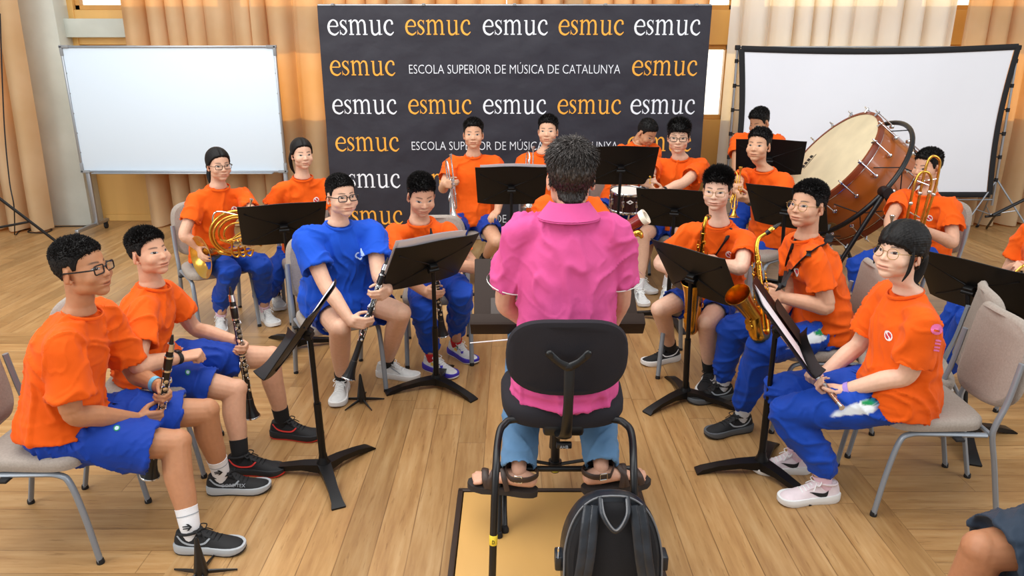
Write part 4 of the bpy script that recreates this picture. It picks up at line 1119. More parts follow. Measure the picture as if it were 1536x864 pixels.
    if emblem and shirt in ('orange', 'royal'):
        C = N - up * .155 - cr * .075 + cf * .1
        if shirt == 'orange': decal(so, 'chest_emblem', sbvh, C, -cf, up, .021, emblem_cells, [M['white_print'], M['red_print']], label='round white and red chest print') if False else decal(so, 'chest_emblem', sbvh, C, -cf, up, .021, emblem_cells, [M['white_print'], M['red_print']])
        else: decal(so, 'chest_emblem', sbvh, C, -cf, up, .030, blue_mark_cells, [M['pale_blue_print']])
    # ---------------- shorts or trousers
    pb = MB(); Mp = Matrix((tuple(r), tuple(f), (0, 0, 1))).transposed()
    pb.ell(P + up * .000, (.160 * w, .126 * w, .100), Mp, n=24, m=14)
    for sd in 'RL':
        h0, k0, a0 = hj[sd], K[sd], A[sd]
        if bottoms == 'shorts':
            e_ = h0.lerp(k0, shorts_t); q = e_ - up * (.010 + .06 * (shorts_r - 1))
            pb.tube([h0 - f * .03, h0.lerp(e_, .5), q], [.092 * w, .092 * w * (1 + .5 * (shorts_r - 1)), .094 * lw_ * shorts_r], 22, cap='cup', flat=[.95, .95, 1.0])
            pb.tube([P - up * .02, h0.lerp(e_, .7)], [.09 * w, .075 * w], 16, cap='round')
        else:
            an = a0 + up * legs[sd].get('cuff', .06)
            fw = ((k0 - h0).normalized() + (k0 - a0).normalized()); fw = fw.normalized() if fw.length > .1 else f
            pb.tube(spl([h0 - f * .03, h0.lerp(k0, .55), k0 - (k0 - h0).normalized() * .03, k0 + fw * .004, k0.lerp(a0, .25), k0.lerp(an, .7), an], 5), [.092 * w, .087 * lw_, .080 * lw_, .076 * lw_, .074 * lw_, .068 * lw_, .050] if bottoms == 'pants' else [.092 * w, .087 * lw_, .080 * lw_, .076 * lw_, .074 * lw_, .074 * lw_, .066], 22, cap='cup')
            if bottoms == 'pants': pb.tube([an, an - (k0 - a0).normalized() * -.0 - up * .012], [.046, .044], 16, cap='cup')
            pb.tube([P - up * .02, h0.lerp(k0, .5)], [.09 * w, .075 * w], 16, cap='round')
    PV, PF = remesh(pb, .0075 if vox < .0052 else .009, 4, .5); PN = vnormals(PV, PF)
    PV = fold(PV, PN, .0105 if bottoms != 'jeans' else .006, 8.0, seed * 5.1 + 2, (1, 1, .8)); PN = vnormals(PV, PF)
    if bottoms != 'shorts':
        for sd in 'RL':
            fz = np.array([noise.noise((p[0] * 6 + seed, p[1] * 6, p[2] * 20)) for p in PV])
            dd = np.linalg.norm(PV - np.array(K[sd]), axis=1); da = np.linalg.norm(PV - np.array(A[sd] + up * .12), axis=1)
            PV = PV + PN * ((.3 - np.abs(fz)) * .014 * np.maximum(np.exp(-(dd / .10) ** 2), np.exp(-(da / .10) ** 2)))[:, None]
    hp = np.array(low + (P - low).normalized() * .012); hd_ = np.array((N - P).normalized())
    for i in np.nonzero(((PV - hp) @ hd_ > 0))[0]:
        h_ = sbvh.find_nearest(Vector(PV[i]), .03)
        if h_[0] is not None:
            sgn = (Vector(PV[i]) - h_[0]).dot(h_[1])
            if sgn > -.010: PV[i] = h_[0] - h_[1] * .010
    PN = vnormals(PV, PF)
    bc = {'shorts': 'blue', 'pants': 'track', 'jeans': 'denim'}[bottoms]
    PC = np.tile(CC[bcol or bc], (len(PV), 1))
    if stripe:
        for sd in 'RL':
            sg = 1 if sd == 'R' else -1; h0, k0 = hj[sd], K[sd]; d_ = np.array((k0 - h0).normalized()); Lk = (k0 - h0).length
            rel = PV - np.array(h0); t = rel @ d_ / Lk - .09; outv = np.array((r * sg).normalized()); uu = np.cross(outv, d_) if sg < 0 else np.cross(d_, outv)
            uu = uu / np.linalg.norm(uu); uu = uu if uu[2] > 0 else -uu; a_ = rel @ uu; o_ = rel @ outv
            side_ = sstep(o_, .02, .03)
            zc = .030 - .05 * (t - .3); wd = np.clip((.74 - t) * .062, 0, .027)
            m1 = side_ * sstep(wd - np.abs(a_ - zc), 0, .004) * sstep(t, .12, .14)
            PC = PC * (1 - m1[:, None]) + np.array(lin('dfe6ea'))[None] * m1[:, None]
            m2 = m1 * sstep(a_ - (zc - .012) - .12 * (t - .12), 0, .004) * sstep(.30 - t, 0, .02)
            PC = PC * (1 - m2[:, None]) + np.array(lin('118a4e'))[None] * m2[:, None]
    po = quad_mesh({'shorts': 'shorts', 'pants': 'track_pants', 'jeans': 'jeans'}[bottoms], PV, PF, M['track'] if bottoms != 'jeans' else M['denim'], root, col=PC)
    if bottoms == 'shorts' and marks:
        pbv = BVHTree.FromPolygons([tuple(p) for p in PV], [tuple(q) for q in PF])
        for sd in 'R' if az > -60 else 'L':
            C = hj[sd].lerp(K[sd], shorts_t * .72) + (r if sd == 'R' else -r) * .045 + up * .1
            decal(po, 'small_mark', pbv, C, (0, 0, -1), f, .011, lambda a, b: (0 if math.hypot(a, b) < .6 else 1) if math.hypot(a, b) < 1 else None, [M['pale_blue_print'], M['green_print']], nu=10)
    # ---------------- socks and shoes
    for sd in 'RL':
        g = legs[sd]; a0, k0 = A[sd], K[sd]; fs = g.get('fs', 1.0)
        if sock and sock_h >= 0:
            h = .045 + sock_h; d_ = (k0 - a0).normalized()
            kb = MB(); top = a0 + d_ * h
            sp_ = shank[sd]; acc = [sp_[-1]]; L_ = 0
            for q in sp_[-2::-1]:
                seg = (q - acc[-1]).length
                if L_ + seg > h + .02: acc.append(acc[-1] + (q - acc[-1]) * ((h + .02 - L_) / seg)); break
                acc.append(q); L_ += seg
            fr = np.linspace(0, 1, len(acc)); rr2 = [float(np.interp(x * (h + .02), [0, .03, .05, .2], [.0290, .0325, .0370, .050 * lw0])) for x in fr]
            kb.tube([acc[0] - up * .02] + acc, [.026] + rr2, 16, cap='cup'); d_ = (acc[-1] - acc[-2]).normalized(); top = acc[-1]; rt = rr2[-1]
            ko = kb.build('sock', M[sock], root)
            if sock == 'sock_white' and sock_h > .046:
                st = MB(); c = top - d_ * .030; st.tube([c, c + d_ * .004], [rt * .955 + .0006] * 2, 16, cap=None); st.build('sock_stripe', M['grey_print'], ko)
                am = MB(); sidev = Vector((0.25, -1, 0)).normalized(); c2 = top - d_ * .055 + sidev * (rt * .965 + .002)
                tv = Vector((1, .25, 0)).normalized()
                am.prism([(-.016, .006), (.004, .006), (-.002, .013), (.006, .013), (.018, 0), (.004, -.013), (-.004, -.013), (.004, -.006), (-.016, -.006), (-.016, -.002), (.006, -.002), (.009, 0), (.006, .002), (-.016, .002)][::-1], .002, c2, tv, d_)
                am.build('sock_print', M['black_print'], ko)
        if shoe_style:
            shoe(root, a0, g.get('faz', az), shoe_style if isinstance(shoe_style, str) else shoe_style[sd], fs, g.get('fpitch', 0), sd, g.get('writing'))
    # ---------------- glasses
    if glasses:
        style, mk = glasses; gb = MB(); lb = MB(); hw_, hh_ = (.0245, .0165) if style == 'rect' else (.0235, .0215)
        pw = 5.0 if style == 'rect' else 2.2; rr_ = {'gl_gold': .0011, 'gl_grey': .0018}.get(mk, .0023)
        gy = .0905; 
        for sg in (-1, 1):
            ring = []
            for k in range(24):
                a = 2 * math.pi * k / 24; ca, sa = math.cos(a), math.sin(a)
                x_ = hw_ * math.copysign(abs(ca) ** (2 / pw), ca); z_ = hh_ * math.copysign(abs(sa) ** (2 / pw), sa)
                ring.append(HL(sg * .033 + x_, gy - .10 * max(0, sg * (sg * .033 + x_) - .02) ** 1.0, .004 + z_))
            gb.tube(ring, rr_ * hs * 1.15, 6, closed=True)
            c = HL(sg * .033, gy - .001, .004); lb.add([tuple(c)] + [tuple(q) for q in ring], [(0, 1 + k, 1 + (k + 1) % 24) for k in range(24)])
            gb.tube([HL(sg * .0575, gy - .004, .009), HL(sg * .071, gy - .014, .010), HL(sg * .0795, .03, .008), HL(sg * .081, -.018, .006), HL(sg * .079, -.034, -.012)], rr_ * 1.2, 6)
        gb.tube(spl([HL(-.0105, gy, .008), HL(0, gy + .004, .011), HL(.0105, gy, .008)], 4), rr_ * 1.1, 6)
        go = gb.build('glasses', M[mk], root); lb.build('lens', M['lens'], go)
    return dict(root=root, P=P, N=N, S=S, E=E, W=W_, K=K, A=A, HC=HC, HL=HL, f=f, r=r, cf=cf, cr=cr, hf=hf, hu=hu, hr=hr, bvh=sbvh, shirt=so, hj=hj, HX=HX)
def setcol(o, c):
    me = o.data; at = me.color_attributes.new('Col', 'FLOAT_COLOR', 'POINT'); a = np.ones((len(me.vertices), 4), dtype=np.float32); a[:, :3] = c
    at.data.foreach_set('color', a.ravel())
def wrist_watch(p, sd, strap, face, name='watch', blue=False):
    w0, e0 = p['W'][sd], p['E'][sd]; d = (e0 - w0).normalized(); c = w0 + d * .022; up_ = -p['HX'][sd][1]
    mb = MB(); mb.tube([c - d * .010, c + d * .010], [.0335, .0345], 18, cap=None, flat=.85, up=tuple(up_.cross(d)))
    mb.tube([c - d * .010, c + d * .010], [.0315, .0325], 18, cap=None, flat=.85, up=tuple(up_.cross(d)))
    o = mb.build(name, M[strap], p['root'])
    if face:
        x, y, z = frame_from(d, up_); fb = MB(); fb.box(c + y * .031, (.030, .010, .026), Matrix((tuple(x), tuple(y), tuple(z))).transposed(), bevel=.003); fb.build('watch_face', M[face], o)
    return o
# ------------------------------------------------------------------ chairs, stands, podium, backpack
M['chair_cloth'] = mat('grey_beige_upholstery', '9c9288', 0.9, var=0.10, vscale=130, bump=0.25, bscale=350); M['chair_steel'] = mat('grey_painted_steel', '8b929a', 0.35, metal=0.3)
M['stand_black'] = mat('satin_black_desk', '0d0c0d', 0.42, spec=0.3); M['black_uph'] = mat('black_upholstery', '17151d', 0.85, bump=0.2, bscale=500)
M['paper'] = mat('sheet_paper', 'ece9ee', 0.8); M['desk_brown'] = mat('dark_brown_laminate', '2a1c14', 0.55, var=0.08, vscale=3, spec=.2); M['dark_plastic'] = mat('black_plastic', '0d0d0e', 0.35)
M['birch'] = mat('birch_plywood', 'd0a25e', 0.4, var=0.10, vscale=2.2, stretch=(1, .3, 1)); M['dark_edge'] = mat('dark_brown_edging', '33241a', 0.5); M['yellow_tape'] = mat('yellow_tape', 'f0d23c', 0.5)
def make_chair():
    t = thing('stacking_chair', 'x', 'chair')
    b = MB(); pts = []
    bm_pts = 40
    def pad(w0, w1, d0, d1, z0, z1, n=44, p=5.0):
        """rounded pad, superellipse outline in x,y and soft edges"""
        mb = MB(); rows = [(.90, z0), (.98, z0 + .01), (1.0, (z0 + z1) / 2), (.985, z1 - .014), (.93, z1 - .003), (.80, z1), (.4, z1 + .004)]
        for (g_, z) in rows:
            for k in range(n):
                a = 2 * math.pi * k / n; c, s_ = math.cos(a), math.sin(a)
                x = math.copysign(abs(c) ** (2 / p), c); y = math.copysign(abs(s_) ** (2 / p), s_)
                yy = d0 + (d1 - d0) * (y * g_ + 1) / 2; w_ = w0 + (w1 - w0) * (y + 1) / 2
                mb.v.append((x * g_ * w_, yy, z))
        m = len(rows)
        for i in range(m - 1):
            for k in range(n): mb.f.append((i * n + k, i * n + (k + 1) % n, (i + 1) * n + (k + 1) % n, (i + 1) * n + k)); mb.m.append(0)
        mb.f += [tuple(range(n))[::-1], tuple(range((m - 1) * n, m * n))]; mb.m += [0, 0]
        return mb
    pad(.205, .225, -.18, .215, .395, .455).build('seat', M['chair_cloth'], t)
    bp = pad(.205, .195, -.19, .20, -.022, .022, p=4.0); Mx = Matrix.Rotation(R(98), 3, 'X')
    bp.v = [tuple(Mx @ Vector((p[0], p[1], p[2] + .06 * (p[0] / .2) ** 2)) + Vector((0, -.225, .665))) for p in bp.v]
    bp.build('backrest', M['chair_cloth'], t)
    for sx in (-1, 1):
        b = MB(); b.tube(spl([(sx * .200, .225, .008), (sx * .198, .200, .20), (sx * .196, .170, .345), (sx * .196, .135, .382), (sx * .198, .05, .388), (sx * .197, -.17, .385)], 5), .0140, 10, flat=.75, up=(1, 0, 0)); l = b.build('leg', M['chair_steel'], t)
        g = MB(); g.lathe([(0, 0), (.014, 0), (.015, .006), (.013, .02), (0, .022)], (sx * .200, .225, 0), (0, 0, 1), 10); g.build('glide', M['black_rubber'], l)
        b = MB(); b.tube(spl([(sx * .203, -.280, .008), (sx * .203, -.225, .25), (sx * .203, -.192, .38), (sx * .203, -.196, .44), (sx * .203, -.222, .54), (sx * .200, -.246, .70)], 5), .0140, 10, flat=.75, up=(1, 0, 0)); l = b.build('leg', M['chair_steel'], t)
        g = MB(); g.lathe([(0, 0), (.014, 0), (.015, .006), (.013, .02), (0, .022)], (sx * .203, -.280, 0), (0, 0, 1), 10); g.build('glide', M['black_rubber'], l)
    b = MB(); b.cyl((-.198, .03, .385), (.198, .03, .385), .010, 8); b.cyl((-.205, -.19, .385), (.205, -.19, .385), .010, 8); b.build('seat_rail', M['chair_steel'], t)
    for sx in (-1, 1): b = MB(); b.box((sx * .212, -.05, .378), (.05, .035, .012), bevel=.003); b.build('linking_tab', M['black_rubber'], t)
    return t
CHAIR0 = make_chair(); chair_used = []
def chair(P, az, label, fwd=.07):
    o = CHAIR0 if not chair_used else copy_tree(CHAIR0); chair_used.append(o)
    f = az2v(az); o.location = (P.x + f.x * fwd, P.y + f.y * fwd, 0); o.rotation_euler = (0, 0, R(az - 90)); o['label'] = label; o['group'] = 'grey upholstered chairs of the band'
    return o
def music_stand(label, base, C, az, tilt=33, w=.50, h=.33, paper=None, legaz=30, ledge=True, yaw_leg=None):
    base = Vector((base[0], base[1], 0)); C = Vector(C)
    t = thing('music_stand', label, 'music stand', tuple(base), 'black metal music stands')
    f = az2v(az); N = f * math.cos(R(tilt)) + Vector((0, 0, math.sin(R(tilt)))); X = Vector((0, 0, 1)).cross(f).normalized(); Y = N.cross(X).normalized()
    if Y.z < 0: Y = -Y
    # desk: dished sheet with arched top, folded ledge, V ribs on the back
    def q(a, b, o=0.0):
        x = (a - .5) * w * (1 + .05 * b); y = (b - .5) * h + .022 * b * (1 - (2 * a - 1) ** 2)
        return C + X * x + Y * y + N * (o + .020 * (2 * a - 1) ** 4 - .010)
    m = MB(); nu, nv = 21, 13
    for o in (.002, -.002):
        m.grid(lambda a, b: q(a, b, o), nu, nv)
    k0 = nu * nv; per = [(i, 0) for i in range(nu)] + [(nu - 1, j) for j in range(1, nv)] + [(i, nv - 1) for i in range(nu - 2, -1, -1)] + [(0, j) for j in range(nv - 2, 0, -1)]
    id_ = [j * nu + i for i, j in per]
    for a, b in zip(id_, id_[1:] + id_[:1]): m.f.append((a, b, b + k0, a + k0)); m.m.append(0)
    d = m.build('desk', M['stand_black'], t, sharp=50)
    m = MB(); m.grid(lambda a, b: q(a, 0, .002 + .055 * b) + Y * (.012 * b ** 2 - .001), nu, 5); n = len(m.v); m.v += [tuple(Vector(p) - Y * .003) for p in m.v]; m.f += [tuple(i + n for i in f_[::-1]) for f_ in m.f]; m.m = [0] * len(m.f); m.build('ledge', M['stand_black'], d)
    m = MB()
    for a1, b1 in ((.06, .82), (.94, .82), (.10, .10), (.90, .10)):
        m.tube([q(.5, .46, -.006), q(a1, b1, -.004)], .0045, 6)
    m.build('stiffening_rib', M['stand_black'], d)
    m = MB(); hp = q(.5, .42, -.03); m.box(q(.5, .44, -.016), (.05, .045, .03), Matrix((tuple(X), tuple(Y), tuple(N))).transposed(), bevel=.006); m.lathe([(0, -.03), (.013, -.03), (.013, .03), (0, .03)], hp, X, 12); m.build('tilt_bracket', M['chrome'] if False else M['stand_black'], d)
    m = MB(); m.ell(q(.5, .40, -.035), (.009, .009, .009), n=10, m=6); m.build('bright_rivet', M['chrome'], d)
    pb = base + Vector((0, 0, .05)); m = MB(); m.tube([pb, pb.lerp(hp, .5)], .0165, 14); p1 = m.build('pole', M['stand_black'], t); m = MB(); m.tube([pb.lerp(hp, .48), hp], .0115, 12); m.build('inner_pole', M['stand_black'], t)
    m = MB(); m.lathe([(0, .018), (.030, .018), (.034, .03), (.032, .065), (.021, .085), (.018, .11), (0, .11)], base, (0, 0, 1), 16); m.build('hub', M['stand_black'], t)
    for k in range(3):
        d2 = az2v(legaz + 120 * k); s2 = Vector((-d2.y, d2.x, 0)); m = MB()
        prof = [(.012, .062, .040, .030), (.10, .056, .026, .026), (.20, .040, .022, .022), (.275, .020, .020, .025), (.30, .004, .014, .032)]
        vs = []
        for (r_, zt_, zth, hw_) in prof:
            c = base + d2 * r_
            for (sx, z) in ((-1, max(.0, zt_ - zth)), (1, max(.0, zt_ - zth)), (1, zt_ + .004), (-1, zt_ + .004)): vs.append(c + s2 * (sx * hw_ * (1 if z > zt_ - .001 else .9)) + Vector((0, 0, z)))
        fs = [(0, 1, 2, 3)]
        for i in range(len(prof) - 1):
            for k2 in range(4): fs.append((i * 4 + k2, i * 4 + (k2 + 1) % 4, i * 4 + 4 + (k2 + 1) % 4, i * 4 + 4 + k2))
        fs.append(tuple(range(len(vs) - 4, len(vs)))); m.add(vs, fs); m.build('leg', M['stand_black'], t, sharp=30)
    t['tilt_deg'] = tilt; del t['tilt_deg']
    if paper:
        lab, n_, (a0, a1), hgt = paper
        for i in range(n_):
            m = MB(); aa0, aa1 = a0 + .05 * i, a1 + .03 * i; rot = .02 * i
            def pf(a, b): return q(aa0 + (aa1 - aa0) * a, 0.02 + hgt * b + rot * a, .006 + .004 * i + .006 * math.sin(math.pi * a) * (b > .0))
            m.grid(pf, 9, 7); n = len(m.v); m.v += [tuple(Vector(p) + N * .0012) for p in m.v]; m.f += [tuple(i2 + n for i2 in f_[::-1]) for f_ in m.f]; m.m = [0] * len(m.f)
            tag(m.build('sheet_music', M['paper'], None, sharp=0), lab if i == 0 else lab.replace('white', 'second white, lying over the first,'), 'sheet music')
    return t, q
# ------------------------------------------------------------------ instruments
M['brass'] = mat('lacquered_brass', 'e0a94a', 0.2, metal=1.0); M['gold'] = mat('gold_lacquer', 'dba23a', 0.22, metal=1.0); M['silver'] = mat('silver_plate', 'dcdcda', 0.18, metal=1.0); M['copper'] = mat('rose_gold', 'd8a588', 0.22, metal=1.0)
M['ebony'] = mat('black_grenadilla', '0d0c0d', 0.3, spec=0.5); M['red_wood'] = mat('red_maple_lacquer', '7e1c18', 0.25, var=.1, vscale=8); M['ivory'] = mat('ivory_ring', 'efe6d2', 0.4)
M['drum_wood'] = mat('orange_brown_lacquered_wood', 'a4561f', 0.3, var=.18, vscale=3, stretch=(1, 1, 1), coat=.4); M['hoop_wood'] = mat('dark_red_wood_hoop', '7a3416', 0.35); M['drum_head'] = mat('cream_drum_skin', 'd8cba8', 0.6, var=.10, vscale=5)
M['snare_shell'] = mat('dark_maroon_drum_shell', '2a0f12', 0.25); M['white_head'] = mat('white_drum_skin', 'e4e2dc', 0.6); M['tan_wood'] = mat('brown_horn_grip', '8c6a3a', .5)
def perp(d, hint):
    d = Vector(d).normalized(); h = Vector(hint); h = h - d * h.dot(d); return h.normalized()
def clarinet(label, T, B, front):
    """T mouthpiece tip, B bell rim, front: the side with the keys"""
    T, B = Vector(T), Vector(B); d = (B - T).normalized(); L = (B - T).length; s = L / .66; fr = perp(d, front); sd = d.cross(fr)
    t = thing('clarinet', label, 'clarinet', tuple(B), 'clarinets')
    at = lambda x, a=0.0, b=0.0: T + d * (x * s) + fr * (a * s) + sd * (b * s)
    m = MB(); m.lathe([(.0, 0), (.004, .001), (.007, .02), (.0105, .05), (.0135, .075), (.0135, .09), (.011, .09), (.011, .1), (0, .1)], T, d, 16); m.build('mouthpiece', M['ebony'], t)
    m = MB(); m.lathe([(.0108, .038), (.0125, .038), (.0148, .070), (.0135, .070)], T, d, 16); m.cyl(at(.045, -.012, .006), at(.045, -.018, .006), .003, 8); m.cyl(at(.06, -.012, .006), at(.06, -.018, .006), .003, 8); m.build('ligature', M['silver'], t)
    m = MB(); m.lathe([(0, .09), (.0150, .09), (.0165, .10), (.0165, .145), (.0150, .155), (.0143, .155), (.0140, .33), (.0150, .332), (.0150, .35), (.0145, .352), (.0152, .50), (.0170, .56), (.0185, .565), (.0205, .60), (.028, .635), (.0385, .66), (.036, .66), (.02, .62), (0, .6)], T, d, 24); m.build('body', M['ebony'], t)
    for x in (.092, .152, .334, .350, .562): m = MB(); m.lathe([(.0155, x), (.0178, x), (.0178, x + .008), (.0155, x + .008)], T, d, 20); m.build('ring', M['silver'], t)
    m = MB(); m.lathe([(.0375, .655), (.0395, .658), (.0395, .662), (.0375, .662)], T, d, 24); m.build('bell_ring', M['silver'], t)
    rnd = random.Random(3); m = MB()
    for x in (.185, .215, .24, .285, .305, .385, .41, .44): m.lathe([(.0065, .013), (.0085, .013), (.0085, .017), (.0065, .017)], at(x), fr, 12); m.lathe([(0, .0155), (.006, .0150)], at(x), fr, 10)
    for x, b in ((.20, .011), (.27, -.011), (.36, .012), (.46, -.010), (.49, .009), (.52, -.006)):
        m.lathe([(0, .0185), (.007, .0175), (.008, .0145), (0, .0145)], at(x), (fr + sd * (b * 60)).normalized(), 12)
    for (x0, x1, b) in ((.17, .32, .012), (.18, .30, -.013), (.35, .53, .014), (.37, .50, -.012), (.30, .40, .004)):
        m.tube([at(x0, .012, b), at(x1, .012, b)], .0019 * s, 6)
        for q in np.linspace(x0, x1, 5): m.ell(at(q, .013, b), .0032 * s, n=6, m=5)
    for (x0, b0, x1, b1) in ((.30, .014, .335, .020), (.31, -.014, .34, -.020), (.37, .016, .40, .022), (.39, -.014, .42, -.021), (.17, -.015, .20, -.018)):
        m.tube(spl([at(x0, .008, b0), at((x0 + x1) / 2, .012, b1), at(x1, .006, b1 * .9)], 4), .0026 * s, 6)
    m.build('keywork', M['silver'], t)
    return t, at
def trumpet(label, Mp, Be, upv, m_, L=.50):
    Mp, Be = Vector(Mp), Vector(Be); d = (Be - Mp).normalized(); s = (Be - Mp).length / L; u = perp(d, upv); z = d.cross(u)
    t = thing('trumpet', label, 'trumpet', tuple(Be), 'trumpets')
    q = lambda x, y, k=0.0: Mp + d * (x * s) + u * (y * s) + z * (k * s)
    m = MB(); m.lathe([(.004, 0), (.0135, 0), (.0135, .006), (.009, .025), (.005, .045), (.0055, .085), (0, .085)], q(0, 0), d, 16); m.build('mouthpiece', M['silver'] if m_ != 'brass' else M['brass'], t)
    m = MB(); m.tube(spl([q(.08, 0), q(.2, 0), q(.37, 0), q(.412, -.012), q(.43, -.045), q(.412, -.078), q(.37, -.09), q(.28, -.09)], 5), .0062 * s, 10); m.build('leadpipe', M[m_], t)
    m = MB(); m.tube(spl([q(.22, -.09, .03), q(.10, -.09, .03), q(.065, -.078, .03), q(.047, -.045, .03), q(.065, -.012, .03), q(.10, 0, .03), q(.2, 0, .03), q(.31, 0, .03)], 5), .0066 * s, 10)
    m.lathe([(.0066 * s, .30 * s), (.009 * s, .36 * s), (.014 * s, .42 * s), (.024 * s, .465 * s), (.040 * s, .49 * s), (.061 * s, .50 * s), (.062 * s, .503 * s), (.058 * s, .502 * s), (.036 * s, .485 * s), (.02 * s, .455 * s), (0, .43 * s)], q(0, 0, .03), d, 28); m.build('bell', M[m_], t)
    for k in range(3):
        x = .20 + .029 * k; m = MB(); m.cyl(q(x, .030, .015), q(x, -.115, .015), .0115 * s, 14); m.cyl(q(x, .032, .015), q(x, .026, .015), .0130 * s, 14); m.cyl(q(x, -.112, .015), q(x, -.120, .015), .0130 * s, 14); m.cyl(q(x, .03, .015), q(x, .060, .015), .004 * s, 8); m.cyl(q(x, .058, .015), q(x, .064, .015), .009 * s, 12); m.build('valve', M[m_], t)
    m = MB()
    for (x, y0, y1, k) in ((.15, 0, -.09, .03), (.33, 0, -.09, .0)): m.cyl(q(x, y0, k), q(x, y1, k), .0035 * s, 8)
    m.tube(spl([q(.275, -.04, .015), q(.33, -.035, .04), q(.36, -.045, .045), q(.33, -.06, .04), q(.275, -.06, .015)], 4), .005 * s, 8); m.tube(spl([q(.19, -.05, .015), q(.13, -.045, .02), q(.11, -.055, .02), q(.13, -.065, .02), q(.19, -.065, .015)], 4), .005 * s, 8)
    m.tube(spl([q(.30, .004, 0), q(.30, .022, 0), q(.315, .028, 0), q(.32, .01, 0)], 4), .003 * s, 6); m.build('tubing', M[m_], t)
    return t, q
def saxophone(label, top, bottom, bellside, mouth, s=1.0, out=.225):
    top, bottom, mouth = Vector(top), Vector(bottom), Vector(mouth); d = (bottom - top).normalized(); L = (bottom - top).length; b = perp(d, bellside); z = d.cross(b)
    t = thing('saxophone', label, 'saxophone', tuple(bottom), 'alto saxophones')
    q = lambda x, y, k=0.0: top + d * x + b * (y * s) + z * (k * s)
    m = MB(); pts = [q(0, 0), q(L * .3, 0), q(L * .6, 0), q(L * .88, 0), q(L * .97, .012), q(L, .045), q(L * .97, .082), q(L * .88, .098), q(L * .72, .104)]
    m.tube(spl(pts, 6), [.0125 * s, .018 * s, .025 * s, .032 * s, .034 * s, .036 * s, .037 * s, .038 * s, .041 * s], 18, up=tuple(z), cap=None); m.build('body', M['gold'], t)
    m = MB(); o = q(L * .72, .104); ax = (q(L * .44, out) - o); Lb = .19 * s
    m.lathe([(.040 * s, 0), (.043 * s, Lb * .35), (.050 * s, Lb * .65), (.061 * s, Lb * .88), (.068 * s, Lb), (.066 * s, Lb * 1.01), (.056 * s, Lb * .86), (.044 * s, Lb * .5), (.036 * s, 0)], o, ax, 28); m.build('bell', M['gold'], t)
    mp = mouth - (q(-.10, -.02) - mouth).normalized() * 0; c1 = q(-.045, -.002); c2 = q(-.085, -.02)
    nd = (mouth - c2).normalized(); e1 = mouth - nd * .075
    m = MB(); m.tube(spl([q(.01, 0), c1, c2.lerp(e1, .15), e1, e1 + nd * .01], 6), [.0125 * s, .0115 * s, .010 * s, .0085 * s], 12); m.lathe([(.0135 * s, -.012), (.0155 * s, -.01), (.0155 * s, .01), (.0135 * s, .012)], top, d, 16); m.build('neck', M['gold'], t)
    m = MB(); m.lathe([(.0, 0), (.010, 0), (.0125, .01), (.0125, .045), (.008, .075), (.003, .092), (0, .093)], e1 - nd * .008, nd, 16); mo = m.build('mouthpiece', M['ebony'], t)
    m = MB(); m.lathe([(.0128, 0), (.0142, .002), (.0142, .025), (.0128, .027)], e1 + nd * .012, nd, 16); m.build('ligature', M['brass'], mo)
    rnd = random.Random(5); m = MB()
    for i, x in enumerate(np.linspace(.07, .84, 10)):
        r_ = (.012 + .008 * x) * s; rad = np.interp(x, [0, .3, .6, .88], [.0125, .018, .025, .032]) * s
        an = (-.4 + .5 * ((i % 3) - 1)); dirv = (z * math.cos(an) + b * math.sin(an)).normalized() * (1 if i % 4 else -1)
        m.lathe([(0, rad + .012 * s), (r_ * .6, rad + .013 * s), (r_, rad + .010 * s), (r_, rad + .005 * s), (0, rad + .005 * s)], q(L * x, 0), dirv, 14)
    for k, (yy, kk) in enumerate(((.02, .022), (-.02, .026), (.025, -.018), (-.012, .032), (.0, -.034))):
        m.tube([q(L * (.05 + .03 * k), yy, kk), q(L * (.82 - .06 * k), yy * 1.5, kk * 1.35)], .0026 * s, 6)
        for x in np.linspace(.1 + .03 * k, .75 - .06 * k, 7): m.ell(q(L * x, yy * (1 + .6 * x), kk * (1 + .4 * x)), .0055 * s, n=8, m=6)
    for x, k in ((.15, .03), (.2, .036), (.26, .04), (.42, .04), (.5, .042), (.58, .044)):
        m.tube(spl([q(L * x, -.01, k * .7), q(L * x + .01, -.022, k), q(L * x + .035, -.03, k * .9)], 3), .0042 * s, 6); m.ell(q(L * x + .035, -.03, k * .9), (.008 * s, .008 * s, .006 * s), n=8, m=6)
    for x, k in ((.78, .03), (.84, .02)): m.lathe([(0, .05 * s), (.020 * s, .049 * s), (.021 * s, .043 * s), (0, .043 * s)], q(L * x, .10), (b + z * (k * 10)).normalized(), 16)
    m.build('keywork', M['gold'], t)
    m = MB(); m.tube(spl([q(L * .55, .045, .0), q(L * .55, .075, 0)], 3), .004 * s, 6); m.cyl(q(L * .62, .03), q(L * .62, .09), .004 * s, 8); m.build('brace', M['gold'], t)
    return t, q
def on_cloth(p, u, v, off=.006, z=None):
    O = Vector((0, 0, CAMH)); d = ray(u, v).normalized(); h = p['bvh'].ray_cast(O, d)
    return h[0] - d * off if h[0] is not None else pix(u, v, Y=p['N'].y - .08)
def strap(parent_t, pts, m=None, r=.010, flat=.25, up=(1, 0, -.5)):
    mb = MB(); mb.tube(spl(pts, 6), r, 8, flat=flat, up=up); return mb.build('neck_strap', m or M['black_cloth'], parent_t)
